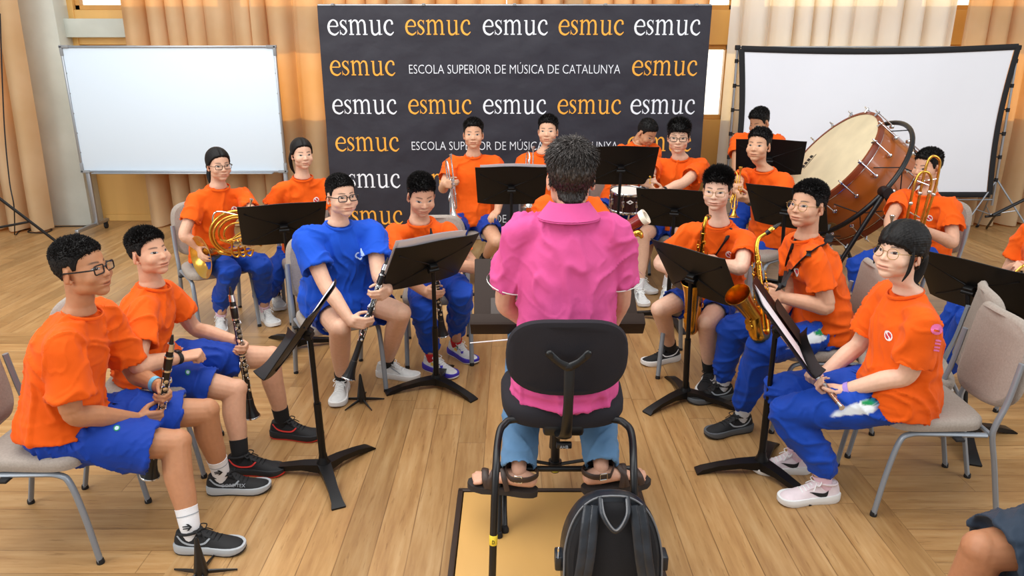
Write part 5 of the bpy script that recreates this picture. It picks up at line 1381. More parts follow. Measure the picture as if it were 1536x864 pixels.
# ------------------------------------------------------------------ the band
UP = Vector((0, 0, 1))
def holdx(az, side, a=.75, b=.55, c=-.1):
    f = az2v(az); r = Vector((f.y, -f.x, 0)); g = r if side == 'R' else -r
    return -g * a + f * b + UP * c, -g * .55 - f * .65
def grip(C, az, side, **k):
    x, n = holdx(az, side, **{q: k.pop(q) for q in ('a', 'b', 'c') if q in k}); d = dict(at=Vector(C), x=x, n=n, curl='hold'); d.update(k); return d
def rest(C, az, side, inw=.35, **k):
    f = az2v(az); r = Vector((f.y, -f.x, 0)); g = r if side == 'R' else -r
    d = dict(at=Vector(C), x=f - g * inw - UP * .12, n=Vector((0, 0, -1)) - g * .15, curl='soft', gap=.018); d.update(k); return d
def lp(a, b, t): return Vector(a).lerp(Vector(b), t)

# A: front left boy
tA = pix(222, 731, Y=2.66); A_tip = pix(259, 502, Y=2.64)
cA, qA = clarinet('black clarinet of the front left boy with glasses, its bell hanging below his shorts', A_tip, tA, (.6, -.8, 0))
print('A tip', A_tip, tA)
gA = lambda v: lp(A_tip, tA, v)
pA = person('boy in orange t-shirt and glasses with white socks, nearest at the front left', (98, 2.52, .49), 4, (122, 470, 2.56), (124, 404), -5, hpitch=4, hs=.97, hair='buzz', skin='b9835f', glasses=('rect', 'gl_black'), w=1.02, vox=.0042,
   legs=dict(R=dict(ankle=(286, 797), knee=(264, 666), faz=-2, writing=None), L=dict(ankle=(332, 712), knee=(308, 618), faz=6, writing=('GORE-TEX', 1))), thigh=.42,
   arms=dict(R=dict(at=gA(.50), x=(.8, .35, -.05), n=(-.35, .9, .1), curl='grip', elbow=pix(110, 620, Y=2.36)), L=dict(at=gA(.40), x=(.7, -.55, -.3), n=(-.4, -.8, 0), curl='grip', elbow=pix(202, 560, Y=2.80))),
   sock='sock_white', sock_h=.050, shoe_style='trail', seed=1, sleeve=.74, emblem=False, slouch=.05, shorts_t=.80, shorts_r=1.16, hem=-.055)
chair(Vector((-1.80, 2.55, 0)), 1, 'grey upholstered chair under the boy with glasses at the front left', .0)
wrist_watch(pA, 'L', 'band_blue', None, 'wristband')

# B: second boy on the left
tB = pix(345, 430, Y=3.20); bB = tB + Vector((.03, .0, -.655))
cB, qB = clarinet('black clarinet held upright on the bare knee of the second boy from the left', tB, bB, (.7, -.7, 0))
pB = person('boy in orange t-shirt with black socks, second on the left, looking up', (221, 3.08, .51), 10, (230, 430, 3.10), (224, 380), -24, hpitch=8, hs=.90, hair='short', skin='d3a183', w=.93, vox=.0045,
   legs=dict(R=dict(ankle=(360, 684), knee=(352, 586), faz=-4), L=dict(ankle=(424, 632), knee=(405, 536), faz=-6)), thigh=.40,
   arms=dict(R=dict(at=pix(300, 535, Y=3.0), x=(.9, .3, .1), n=(0, .3, -1), curl='fist', elbow=(206, 548), gap=.02), L=dict(at=lp(tB, bB, .47), x=(.75, -.55, -.2), n=(-.3, -.9, .1), curl='hold', elbow=(292, 492), near=False)),
   sock='sock_black', sock_h=.035, shoe_style='blackred', seed=2, ua=.25, fa=.22, emblem=True, slouch=.04, shorts_t=.74)
wrist_watch(pB, 'R', 'watch', 'watch_face')
chair(Vector((-1.72, 3.10, 0)), 10, 'grey chair under the second boy on the left, its front leg behind his shin', .05)

# C: girl with the french horn
pC = person('girl in orange t-shirt and glasses with tied-back hair holding a french horn', (318, 4.98, .52), -55, (328, 281, 4.96), (328, 248), -48, hpitch=-4, hs=.92, hair='girl', skin='d8ab90', glasses=('rect', 'gl_grey'), w=.88,
   legs=dict(R=dict(ankle=(331, 474), knee=(343, 406), faz=-75), L=dict(ankle=(397, 463), knee=(392, 398), faz=-50)), bottoms='pants', sock='sock_pink', shoe_style='white', seed=3, thigh=.38,
   arms=dict(R=dict(at=pix(307, 383, Y=4.72), x=(.35, -.85, -.35), n=(.8, .3, -.3), curl='relax', elbow=(276, 352)), L=dict(at=pix(376, 362, Y=4.62), x=(-.6, -.6, .1), n=(-.2, .3, -.6), curl='hold', pole=(.6, .2, -.8))))
chair(Vector((-2.14, 5.05, 0)), -55, 'grey chair under the girl with the french horn')
def pony(p, pts, r, name='ponytail'):
    mb = MB(); mb.tube(spl([p['HL'](*q) for q in pts], 5), r, 12, cap='round'); return mb.build(name, M['hair'], p['root'], sharp=0)
pony(pC, [(0, -.10, .0), (.01, -.125, -.03), (.03, -.115, -.09), (.045, -.09, -.14)], [.018, .026, .022, .006])
# D: second girl
pD = person('girl with centre-parted dark hair in orange t-shirt behind the left music stand', (455, 5.25, .52), -68, (454, 267, 5.2), (453, 232), -58, hpitch=-2, hs=.90, hair='girl', skin='dcb196', w=.86,
   legs=dict(R=dict(ankle=(415, 440), splay=.05), L=dict(ankle=(460, 436), splay=.05)), bottoms='pants', sock='sock_black', shoe_style='white', seed=4,
   arms=dict(R=rest(pix(432, 345, Y=4.95), -68, 'R'), L=rest(pix(478, 345, Y=4.92), -68, 'L')))
pony(pD, [(.07, -.03, .03), (.083, -.035, -.03), (.075, -.045, -.10), (.055, -.05, -.15)], [.008, .013, .012, .004], 'side_hair'); pony(pD, [(0, -.10, .0), (0, -.118, -.05), (0, -.10, -.15)], [.02, .03, .015])
chair(Vector((-1.51, 5.3, 0)), -68, 'grey chair under the girl behind the left music stand')

# E: boy in blue
tE = pix(582, 386, Y=3.66); bE = pix(531, 542, Y=3.50)
clarinet('black clarinet slanting between the bare knees of the boy in blue', tE, bE, (0, -1, .2)); print('E', tE, bE)
pE = person('boy in royal blue t-shirt and dark glasses with a clarinet', (506, 3.98, .52), -62, (509, 337, 3.88), (512, 295), -52, hpitch=0, hs=.94, hair='buzz', skin='dcb095', shirt='royal', glasses=('rect', 'gl_black'), w=1.12, face_fat=.10, belly=.03, vox=.0048,
   legs=dict(R=dict(ankle=(512, 568), knee=(510, 492), faz=-88), L=dict(ankle=(580, 545), knee=(601, 470), faz=-12)), sock='sock_black', sock_h=.015, shoe_style='white', seed=5, thigh=.40, shorts_t=.66,
   arms=dict(R=grip(lp(tE, bE, .62), -62, 'R', pole=(-.8, .0, -.55)), L=grip(lp(tE, bE, .36), -62, 'L', elbow=(568, 412))), group='students in the front half circle')
chair(Vector((-1.04, 4.02, 0)), -62, 'grey chair under the boy in the blue shirt, its back showing at his shoulder')
# F
tF = pix(646, 342, Y=3.98); bF = reach(tF, .66, 664, 503, near=False); print('F', tF, bF)
clarinet('black clarinet held by the boy looking down behind the paper-laden stand', tF, bF, (0, -1, .2))
pF = person('boy in orange t-shirt looking down, in blue track pants and multicoloured trainers', (652, 4.46, .50), -84, (630, 334, 4.20), (632, 294), -70, hpitch=-20, hs=1.0, hair='short', skin='cf9d80', w=.93, vox=.0048,
   legs=dict(R=dict(ankle=(648, 536), knee=(634, 462), faz=-40), L=dict(ankle=(684, 514), knee=(692, 440), faz=-48)), bottoms='pants', sock='sock_red', shoe_style='multi', seed=6,
   arms=dict(R=grip(lp(tF, bF, .60), -84, 'R', elbow=(592, 404)), L=grip(lp(tF, bF, .36), -84, 'L', pole=(.7, .3, -.7))))
chair(Vector((-.48, 4.50, 0)), -84, 'grey chair under the boy looking down at his clarinet')

# G, H: trumpets at the back
gM, gB = pix(676, 231, Y=5.72), pix(687, 327, Y=5.66)
trumpet('silver trumpet stood bell-down on the thigh of the back row boy left of the conductor', gM, gB, (.3, -1, 0), 'silver')
pG = person('boy in orange t-shirt holding a silver trumpet upright, left of the conductor', (708, 6.1, .54), -90, (710, 234, 6.1), (710, 202), -88, hpitch=0, hs=1.03, hair='short', skin='d2a283', w=1.06, vox=.006,
   legs=dict(R=dict(ankle=pix(697, 398, Y=5.98), knee=(678, 352), faz=-110, fpitch=-30), L=dict(ankle=pix(728, 386, Y=6.0), knee=(744, 362), faz=-75, fpitch=-30)), sock='sock_black', sock_h=.0, shoe_style='black', seed=7, shorts_t=.62,
   arms=dict(R=dict(at=lp(gM, gB, .46), x=(.6, -.6, .1), n=(.7, .5, 0), curl='hold', elbow=(665, 282)), L=rest(pix(741, 324, Y=5.78), -90, 'L', elbow=(752, 285))))
chair(Vector((-.33, 6.16, 0)), -90, 'grey chair under the boy with the upright silver trumpet')
hM, hB = pix(800, 219, Y=5.75), pix(798, 310, Y=5.7)
trumpet('silver trumpet of the tall boy just behind the conductor, half hidden by a stand', hM, hB, (.3, -1, 0), 'silver')
pH = person('tall boy with a silver trumpet half hidden behind the conductor', (822, 6.2, .54), -92, (816, 230, 6.2), (822, 197), -100, hs=1.04, hair='short', skin='d8aa8c', w=1.0, vox=.006,
   legs=dict(R=dict(ankle=(800, 405), splay=.3), L=dict(ankle=(840, 405), splay=.3)), sock='sock_white', shoe_style='white', seed=8,
   arms=dict(R=dict(at=lp(hM, hB, .42), x=(.6, -.6, .1), n=(.7, .5, 0), curl='hold', elbow=(776, 280)), L=rest(pix(846, 330, Y=5.85), -92, 'L')))
chair(Vector((.27, 6.26, 0)), -92, 'grey chair hidden behind the conductor under the tall trumpet boy')

# I: bassoon player behind the conductor
bsn = thing('bassoon', 'red bassoon rising beside the conductor with an ivory ring at its bell', 'bassoon', (.2, 4.1, 0))
b1 = pix(968, 325, Y=3.95); b0 = pix(846, 398, Y=4.12); dB = (b1 - b0).normalized(); LB = (b1 - b0).length
m = MB(); m.lathe([(0, 0), (.034, 0), (.034, .04), (.026, .05), (.026, LB - .26), (.033, LB - .25), (.033, LB - .22), (.027, LB - .21), (.034, LB - .06), (.036, LB - .02), (0, LB - .02)], b0, dB, 20); m.build('wing_joint', M['red_wood'], bsn)
m = MB(); m.lathe([(.030, LB - .025), (.043, LB - .022), (.045, LB), (.043, LB + .006), (.027, LB + .006), (.024, LB - .02)], b0, dB, 24); m.build('ivory_ring', M['ivory'], bsn)
m = MB(); m.lathe([(.026, LB - .016), (0, LB - .02)], b0, dB, 20); m.build('bore', M['ebony'], bsn)
m = MB(); pv = perp(dB, (0, -.3, -1)); m.cyl(b0 + pv * .042, b0 + pv * .042 + dB * (LB - .22), .022, 12); m.build('boot_joint', M['red_wood'], bsn)
m = MB()
for t in np.linspace(.1, LB - .25, 8):
    p = b0 + dB * t; n_ = perp(dB, (0, -1, .5)); m.lathe([(0, .034), (.011, .034), (.012, .028), (0, .026)], p, n_, 10); m.cyl(p + n_ * .033, p + n_ * .033 + dB * .06, .003, 6)
m.lathe([(.035, LB - .255), (.0365, LB - .25), (.0365, LB - .235), (.035, LB - .23)], b0, dB, 20)
m.build('keywork', M['silver'], bsn)
m = MB(); bo = b0 + dB * (LB - .12) + pv * .05; m.tube(spl([bo - dB * .10, bo, bo + dB * .045 + pv * .01, bo + dB * .05 + pv * .035], 5), [.012, .018, .022, .012], 10, cap='round'); m.build('hand_rest', M['brass'], bsn)
pI = person('bassoon player in orange t-shirt almost wholly hidden behind the conductor', (852, 4.45, .52), -90, (852, 293, 4.45), (853, 262), -90, hs=.85, hair='short', skin='d2a283', w=.95, vox=.006,
   legs=dict(R=dict(ankle=(835, 510), splay=.1), L=dict(ankle=(872, 510), splay=.1)), sock='sock_white', shoe_style='white', seed=9,
   arms=dict(R=grip(lp(b0, b1, .18), -90, 'R'), L=grip(lp(b0, b1, .5), -90, 'L')))
chair(Vector((.33, 4.5, 0)), -90, 'grey chair hidden behind the conductor under the bassoon player')

# K: snare drummer and snare drum
sc = Vector((pix(941, 300, Y=5.78).x, 5.78, pix(941, 300, Y=5.78).z)); sr, sh = .135, .15
sn = thing('snare_drum', 'small dark maroon snare drum with chrome hoops on a stand', 'drum', (sc.x, sc.y, 0))
ax = Vector((.02, -.10, 1)).normalized(); so_ = sc - ax * (sh / 2)
m = MB(); m.lathe([(sr * .95, 0), (sr, .002), (sr, sh), (sr * .95, sh)], so_, ax, 40); m.build('shell', M['snare_shell'], sn)
m = MB(); m.lathe([(0, sh + .003), (sr * .98, sh + .001), (sr * 1.01, sh - .004)], so_, ax, 40); m.lathe([(0, -.002), (sr * .98, -.002)], so_, ax, 40); m.build('drum_head', M['white_head'], sn)
for z_ in (sh - .012, -.008):
    m = MB(); m.lathe([(sr * 1.01, z_), (sr * 1.07, z_ + .002), (sr * 1.07, z_ + .016), (sr * 1.03, z_ + .020), (sr * 1.01, z_ + .018)], so_, ax, 40); m.build('hoop', M['chrome'], sn)
for k in range(8):
    a = 2 * math.pi * (k + .5) / 8; x_, y_, z_ = frame_from(ax, (0, -1, 0)); dr = y_ * math.cos(a) + z_ * math.sin(a)
    m = MB(); m.cyl(so_ + dr * sr * 1.06 - ax * .005, so_ + dr * sr * 1.06 + ax * (sh + .01), .0035, 6); m.box(so_ + dr * sr * 1.03 + ax * sh * .5, (.02, .018, .05), bevel=.005); m.build('tension_lug', M['chrome'], sn)
m = MB(); c_ = so_ + ax * sh * .55; bd = []
for k in range(4): pass
xs_ = Vector((1, 0, 0)); pol = [(-.028, 0), (0, .018), (.028, 0), (0, -.018)]; m.prism([(x * 1.0, y) for x, y in pol][::-1], .003, c_ + Vector((.0, -sr * 1.012, 0)), xs_, ax); m.build('badge', M['white_print'], sn)
m = MB(); m.prism([(-.012, -.003), (0, .008), (.012, -.003), (.004, -.006), (-.004, -.006)][::-1], .002, c_ + Vector((0, -sr * 1.025, 0)), xs_, ax); m.build('badge_mark', M['black_print'], sn)
m = MB(); hub = Vector((sc.x, sc.y, .42)); m.cyl((sc.x, sc.y, .10), hub, .012, 10)
for k in range(3):
    d2 = az2v(-90 + 120 * k); m.cyl(hub, so_ + d2 * sr * .98 - ax * .01, .008, 8); m.cyl((sc.x, sc.y, .30), Vector((sc.x, sc.y, .012)) + d2 * .26, .009, 8); m.cyl((sc.x, sc.y, .12), Vector((sc.x, sc.y, .156)) + d2 * .13, .006, 8)
m.build('stand', M['chrome'], sn)
pK = person('boy in orange t-shirt bowing his head over the snare drum', (925, 6.35, .58), -72, (958, 216, 6.35), (970, 200), -52, hpitch=-34, hs=.96, hair='buzz', skin='c08e6c', w=.98, vox=.006,
   legs=dict(R=dict(ankle=(900, 420), knee=(898, 316), faz=-80), L=dict(ankle=(960, 418), knee=(985, 320), faz=-60)), sock='sock_white', shoe_style='white', seed=10, bottoms='shorts', shorts_t=.8,
   arms=dict(R=dict(at=pix(931, 281, Y=5.92), x=(.3, -.9, -.2), n=(.2, -.1, -1), curl='fist', elbow=(922, 285)), L=dict(at=pix(950, 281, Y=5.92), x=(-.3, -.9, -.2), n=(-.2, -.1, -1), curl='fist', pole=(.8, .2, -.6))), slouch=.07)
chair(Vector((.93, 6.42, 0)), -72, 'grey chair under the snare drummer')
# L
lM, lB = pix(979, 234, Y=5.5), pix(979, 312, Y=5.42)
trumpet('gold trumpet held bell-down by the boy with glasses beside the snare drum', lM, lB, (-.35, -1, 0), 'brass')
pL = person('boy in orange t-shirt and thin glasses with a gold trumpet beside the snare drum', (1006, 5.95, .54), -108, (1020, 238, 5.9), (1018, 206), -104, hpitch=-6, hs=1.08, hair='fringe', skin='dcb196', glasses=('rect', 'gl_grey'), w=1.10, vox=.006,
   legs=dict(R=dict(ankle=(958, 434), knee=(964, 356), faz=-85), L=dict(ankle=(1000, 430), knee=(1022, 358), faz=-100)), sock='sock_white', sock_h=.045, shoe_style='white', seed=11, thigh=.43, shorts_t=.7,
   arms=dict(R=dict(at=lp(lM, lB, .50), x=(.55, -.7, .1), n=(.7, .5, .1), curl='grip', pole=(-.7, .1, -.7)), L=dict(at=lp(lM, lB, .62), x=(-.85, -.5, .1), n=(-.3, .5, .6), curl='grip', pole=(.8, .1, -.7))))
chair(Vector((1.27, 6.02, 0)), -108, 'grey chair under the boy with the gold trumpet')
wrist_watch(pL, 'L', 'watch', 'watch_face')

# M: young saxophonist
pM = person('young boy in orange t-shirt and thin glasses with a saxophone hanging between his knees', (1075, 4.12, .52), -118, (1078, 337, 3.92), (1076, 286), -116, hpitch=-4, hs=.93, hair='spiky', skin='e0b79f', glasses=('rect', 'gl_gold'), w=.92, vox=.0048,
   legs=dict(R=dict(ankle=(1006, 522), knee=(990, 464), faz=-158), L=dict(ankle=(1064, 556), knee=(1060, 484), faz=-112)), sock='sock_black', sock_h=.05, shoe_style='blackwhite', seed=12, thigh=.38, ua=.25, fa=.22, shorts_t=.7,
   arms=dict(R=dict(at=pix(1046, 420, Y=3.80), x=(.4, -.9, 0), n=(.8, .3, .1), curl='hold', pole=(-.6, .3, -.7)), L=dict(at=pix(1062, 398, Y=3.78), x=(-.7, -.65, 0), n=(-.6, .6, .1), curl='hold', elbow=(1112, 402))))
mT, mB_ = pix(1055, 352, Y=3.76), pix(1042, 488, Y=3.84)
sxM, _ = saxophone('gold saxophone hanging between the bare knees of the young boy, mostly behind his stand', mT, mB_, (-.5, -.85, 0), pix(1066, 324, Y=3.84), .90, .13)
chair(Vector((1.19, 4.2, 0)), -118, 'grey chair under the young saxophonist, its back between him and the older one')
# N
nM, nB = pix(1111, 250, Y=5.0), pix(1104, 326, Y=4.94)
trumpet('gold trumpet held upright by the boy with a wristwatch in front of the black stand', nM, nB, (.35, -1, 0), 'brass')
pN = person('boy in orange t-shirt and wristwatch with a gold trumpet, in front of the bass drum', (1160, 5.5, .53), -142, (1147, 256, 5.4), (1138, 219), -128, hpitch=2, hs=1.02, hair='short', skin='d0a080', w=1.02, vox=.006,
   legs=dict(R=dict(ankle=(1098, 420), splay=.1), L=dict(ankle=(1126, 428), splay=.1)), bottoms='pants', stripe=True, sock='sock_white', shoe_style='white', seed=13,
   arms=dict(R=dict(at=lp(nM, nB, .42), x=(.2, -.9, .1), n=(.9, .2, 0), curl='grip', pole=(-.6, .2, -.8)), L=dict(at=lp(nM, nB, .55), x=(-.85, -.4, .2), n=(-.3, .4, .7), curl='grip', elbow=(1172, 322))))
chair(Vector((1.93, 5.5, 0)), -142, 'grey chair under the trumpet boy with the wristwatch')
wrist_watch(pN, 'L', 'watch', 'watch_face')
# O
pO = person('boy with bowed head in orange t-shirt against the projection screen', (1140, 6.5, .72), -115, (1138, 200, 6.45), (1139, 184), -145, hpitch=-24, hs=.98, hair='short', skin='b98867', w=1.0, vox=.006,
   legs=dict(R=dict(ankle=(1095, 400), splay=.1), L=dict(ankle=(1130, 400), splay=.1)), bottoms='pants', sock='sock_white', shoe_style='white', seed=14, emblem=False,
   arms=dict(R=rest(pix(1108, 290, Y=6.1), -115, 'R', elbow=(1104, 245)), L=rest(pix(1150, 290, Y=6.1), -115, 'L')), slouch=.06)
stl = thing('drum_stool', 'round black drum stool under the boy with the bowed head', 'stool', (pO['P'].x, pO['P'].y, 0))
m = MB(); m.lathe([(0, .56), (.15, .56), (.165, .58), (.165, .62), (.14, .64), (0, .645)], (pO['P'].x, pO['P'].y, 0), (0, 0, 1), 24); m.build('seat', M['black_uph'], stl)
m = MB(); m.cyl((pO['P'].x, pO['P'].y, .1), (pO['P'].x, pO['P'].y, .57), .018, 10); m.build('post', M['chrome'], stl)
for k in range(3):
    m = MB(); d2 = az2v(30 + 120 * k); c0 = Vector((pO['P'].x, pO['P'].y, 0)); m.cyl(c0 + UP * .36, c0 + d2 * .27 + UP * .012, .011, 8); m.build('leg', M['chrome'], stl)

# P: saxophonist at the right
pP = person('boy in orange t-shirt and round glasses with a saxophone on a wide black strap', (1238, 3.55, .52), 178, (1208, 358, 3.58), (1211, 309), 214, hpitch=4, hs=.98, hair='short', skin='d2a284', glasses=('round', 'gl_gold'), w=1.0, vox=.0045,
   legs=dict(R=dict(ankle=(1084, 578), knee=(1098, 494), faz=192, near=False), L=dict(ankle=(1112, 624), knee=(1142, 524), faz=200)), bottoms='pants', stripe=True, sock='sock_grey', shoe_style='black', seed=15, thigh=.41,
   arms=dict(L=dict(at=pix(1150, 440, Y=3.42), x=(-.8, -.1, .25), n=(-.1, .9, -.2), curl='grip', elbow=pix(1240, 460, Y=3.36)), R=dict(at=pix(1160, 474, Y=3.48), x=(-.5, -.75, 0), n=(-.8, .4, 0), curl='hold', pole=(.5, .7, -.7))))
pT, pBt = pix(1136, 386, Y=3.46), pix(1148, 503, Y=3.36)
sxP, _ = saxophone('gold saxophone with wide bell held upright by the boy on the right with round glasses', pT, pBt, (-.75, -.75, 0), pix(1169, 336, Y=3.52), .92)
chair(Vector((1.565, 3.56, 0)), 178, 'grey chair under the saxophone boy with round glasses, its back right of his shirt', .0)
oc = lambda u, v: on_cloth(pP, u, v, .008)
strap(sxP, [oc(1246, 352), oc(1238, 366), oc(1222, 374), oc(1204, 388), oc(1188, 406), pix(1176, 424, Y=3.40), pix(1160, 444, Y=3.42)], M['black_cloth'], .020, .18, (1, 0, .9))
strap(sxP, [oc(1196, 358), oc(1188, 374), oc(1182, 392), oc(1180, 408), pix(1176, 424, Y=3.42)], M['black_cloth'], .014, .2, (1, 0, .3))
oc = lambda u, v: on_cloth(pM, u, v, .006)
strap(sxM, [oc(1096, 342), oc(1090, 358), oc(1078, 376), oc(1068, 392), pix(1056, 402, Y=3.78)], M['black_cloth'], .010, .3, (1, 0, .9))
strap(sxM, [oc(1056, 336), oc(1053, 350), oc(1052, 368), pix(1052, 380, Y=3.76)], M['black_cloth'], .009, .3, (1, 0, .3))
# Q: flute girl front right
pQ = person('girl in orange t-shirt and thin glasses with a flute, nearest at the front right', (1346, 2.80, .50), 176, (1360, 440, 2.80), (1350, 379), 206, hpitch=5, hs=.97, hair='bangs', skin='e2b89e', glasses=('round', 'gl_gold'), w=1.02, vox=.0042, face_fat=.08,
   legs=dict(R=dict(ankle=(1196, 682), knee=(1172, 584), faz=178, near=False), L=dict(ankle=(1238, 724), knee=(1182, 616), faz=188)), bottoms='pants', stripe=True, sock='sock_pink', shoe_style='pink', seed=16, thigh=.41, sleeve=.72,
   arms=dict(L=dict(at=pix(1236, 577, Y=2.80), x=(-.9, .25, -.05), n=(.1, -.35, .9), curl='hold', elbow=pix(1360, 562, Y=2.66)), R=dict(at=pix(1222, 565, Y=2.90), x=(-.75, -.6, -.05), n=(.15, -.2, .9), curl='hold', pole=(.6, .7, -.7))))
chair(Vector((1.755, 2.85, 0)), 178, 'grey chair under the flute girl at the front right, wholly in view', .0)
wrist_watch(pQ, 'L', 'band_violet', 'band_violet')
decal(pQ['shirt'], 'back_print', pQ['bvh'], on_cloth(pQ, 1405, 494, 0), ray(1405, 494), UP, .020, lambda a, b: 0 if math.hypot(a, b) < 1 and not (abs(a) < .5 and -.5 < b < -.1) else None, [M['pink_print']])
decal(pQ['shirt'], 'back_print', pQ['bvh'], on_cloth(pQ, 1406, 517, 0), ray(1406, 517), UP, .026, lambda a, b: 0 if abs(a) < .35 and (int((b + 1) * 4) % 2 == 0) else None, [M['pink_print']])
pony(pQ, [(0, -.095, .01), (-.005, -.125, -.02), (0, -.125, -.08), (0, -.10, -.14), (.01, -.075, -.18)], [.02, .032, .034, .026, .008])
pony(pQ, [(-.072, .028, .035), (-.080, .032, -.01), (-.078, .036, -.06), (-.068, .046, -.10)], [.006, .008, .007, .002], 'side_lock'); pony(pQ, [(.072, .03, .035), (.079, .036, -.01), (.075, .042, -.06)], [.006, .008, .003], 'side_lock')
f0, f1 = pix(1263, 612, Y=2.66), pix(1196, 532, Y=3.02); fd = (f1 - f0).normalized(); LF = .60
fl_ = thing('flute', 'silver and rose flute across the lap of the front right girl', 'flute', tuple(f0))
m = MB(); m.lathe([(0, 0), (.0095, 0), (.0095, LF), (0, LF)], f0, fd, 16); m.build('tube', M['silver'], fl_)
m = MB(); m.lathe([(.0100, .03), (.0105, .03), (.0105, .12), (.0100, .12)], f0, fd, 16); m.build('foot_joint', M['copper'], fl_)
m = MB()
for x in (.0, .125, .13, .36, .44): m.lathe([(.0095, x), (.0125, x), (.0125, x + .008), (.0095, x + .008)], f0, fd, 14)
kd = perp(fd, (-.2, -.4, 1)); ks = fd.cross(kd)
for x in np.arange(.14, .38, .022): m.lathe([(0, .014), (.0075, .0135), (.008, .010), (0, .010)], f0 + fd * x, kd, 12)
m.tube([f0 + fd * .06 + kd * .010 + ks * .010, f0 + fd * .38 + kd * .010 + ks * .010], .0025, 6); m.tube([f0 + fd * .10 + kd * .011 - ks * .009, f0 + fd * .3 + kd * .011 - ks * .009], .0022, 6)
for x in (.06, .085, .11): m.lathe([(0, .014), (.007, .0135), (.0075, .010), (0, .010)], f0 + fd * x, (kd + ks * .5).normalized(), 12)
m.build('keywork', M['silver'], fl_)

# R: trombone boy
pR = person('boy in orange t-shirt with a trombone in front of his face at the right', (1385, 5.1, .52), -150, (1390, 290, 5.02), (1391, 251), -158, hpitch=-8, hs=1.0, hair='short', skin='d0a084', w=1.05, vox=.006,
   legs=dict(R=dict(ankle=(1290, 462), knee=(1288, 398), faz=-160), L=dict(ankle=(1330, 480), splay=.1, faz=-150)), bottoms='pants', sock='sock_white', shoe_style='white', seed=17,
   arms=dict(R=dict(at=pix(1352, 345, Y=4.62), x=(.3, -.7, .5), n=(.9, .3, 0), curl='hold', pole=(-.8, .1, -.6)), L=dict(at=pix(1374, 342, Y=4.66), x=(-.7, -.5, .2), n=(-.5, .6, .2), curl='hold', pole=(.9, .0, -.6))))
chair(Vector((2.98, 5.18, 0)), -150, 'grey chair under the trombone boy, a sliver of its back at his elbow')
tb = thing('trombone', 'gold trombone held upright before the face of the boy at the right', 'trombone', tuple(pix(1370, 380, Y=4.6)))
Y_ = 4.62; q = lambda u, v, y=0.0: pix(u, v, Y=Y_ + y)
m = MB(); m.tube(spl([q(1372, 330), q(1380, 290), q(1387, 258), q(1393, 240), q(1401, 234), q(1409, 240), q(1409, 252), q(1402, 285), q(1386, 335), q(1374, 375)], 5), [.0085] * 12 + [.009, .010], 12); m.build('bell_bow', M['brass'], tb)
m = MB(); m.tube(spl([q(1360, 330, -.03), q(1368, 292, -.03), q(1374, 270, -.03), q(1382, 259, -.03), q(1392, 259, -.03), q(1397, 270, -.03), q(1393, 292, -.03), q(1380, 340, -.03), q(1368, 385, -.03)], 5), .0085, 12); m.build('tuning_slide', M['brass'], tb)
m = MB()
for (a_, b_) in (((1372, 270, -.03), (1393, 278, -.03)), ((1364, 318, -.03), (1379, 326, 0)), ((1383, 272, 0), (1406, 268, 0))): m.cyl(q(*a_), q(*b_), .0045, 8)
for u, v, y in ((1366, 305, -.03), (1394, 288, -.03), (1380, 290, 0), (1400, 292, 0)): m.ell(q(u, v, y), .014, n=10, m=8)
m.build('brace', M['silver'], tb)
m = MB(); bb = q(1372, 380); dd = (bb - q(1386, 335)).normalized(); m.lathe([(.0095, -.06), (.014, .0), (.022, .08), (.045, .14), (.085, .18), (.083, .18), (.04, .13), (.018, .06), (0, .02)], bb, dd, 28); m.build('bell', M['brass'], tb)
m = MB(); s0 = q(1340, 330, -.06); m.tube(spl([q(1337, 336, -.06), q(1342, 348, -.06), q(1352, 345, -.03)], 4), .006, 8); m.tube([q(1358, 332, -.05), q(1330, 400, -.2)], .008, 10); m.tube([q(1366, 336, -.05), q(1338, 404, -.2)], .008, 10); m.build('hand_slide', M['silver'], tb)
m = MB(); m.lathe([(.005, 0), (.008, .02), (.0165, .05), (.018, .055), (.014, .055), (.004, .03)], q(1337, 336, -.06), (q(1340, 318, -.06) - q(1337, 336, -.06)), 16); m.build('mouthpiece', M['silver'], tb)

# S: player at the right edge with a low horn
pS = person('player in orange t-shirt cut off by the right edge, holding a low brass horn', Vector((2.90, 3.72, .52)), 165, Vector((2.80, 3.76, 1.0)), Vector((2.77, 3.75, 1.18)), 170, hs=.95, hair='short', skin='d8ab90', w=1.0, vox=.005,
   legs=dict(R=dict(ankle=Vector((2.45, 3.95, .085)), splay=.1), L=dict(ankle=(1416, 566), faz=195)), bottoms='pants', sock='sock_white', shoe_style='white', seed=18, emblem=False,
   arms=dict(R=dict(at=pix(1527, 404, Y=3.72), x=(-.5, -.7, .2), n=(-.3, .3, -.8), curl='hold', pole=(.2, .8, -.8)), L=dict(at=pix(1560, 450, Y=3.55), x=(-.8, .3, 0), n=(0, .7, -.6), curl='hold', pole=(.5, -.7, -.6))))
chair(Vector((2.97, 3.72, 0)), 165, 'grey chair under the horn player at the right edge')
chair(Vector((1.90, 3.24, 0)), 160, 'empty grey chair partly seen behind the chair back of the flute girl', 0)
eu = thing('baritone_horn', 'silver and brass baritone horn on the lap of the player at the right edge', 'horn', (2.65, 3.65, 0))
m = MB(); Y_ = 3.58
q = lambda u, v, y=0.0: pix(u, v, Y=Y_ + y)
for k, (r1, r2) in enumerate(((.14, .10), (.115, .08))):
    c = q(1516, 462); m.tube([c + Vector((math.cos(a) * r1, .03 * k, math.sin(a) * r2)) for a in np.linspace(0, 2 * math.pi, 28)[:-1]], .014, 12, closed=True)
m.build('tubing', M['brass'], eu)
m = MB()
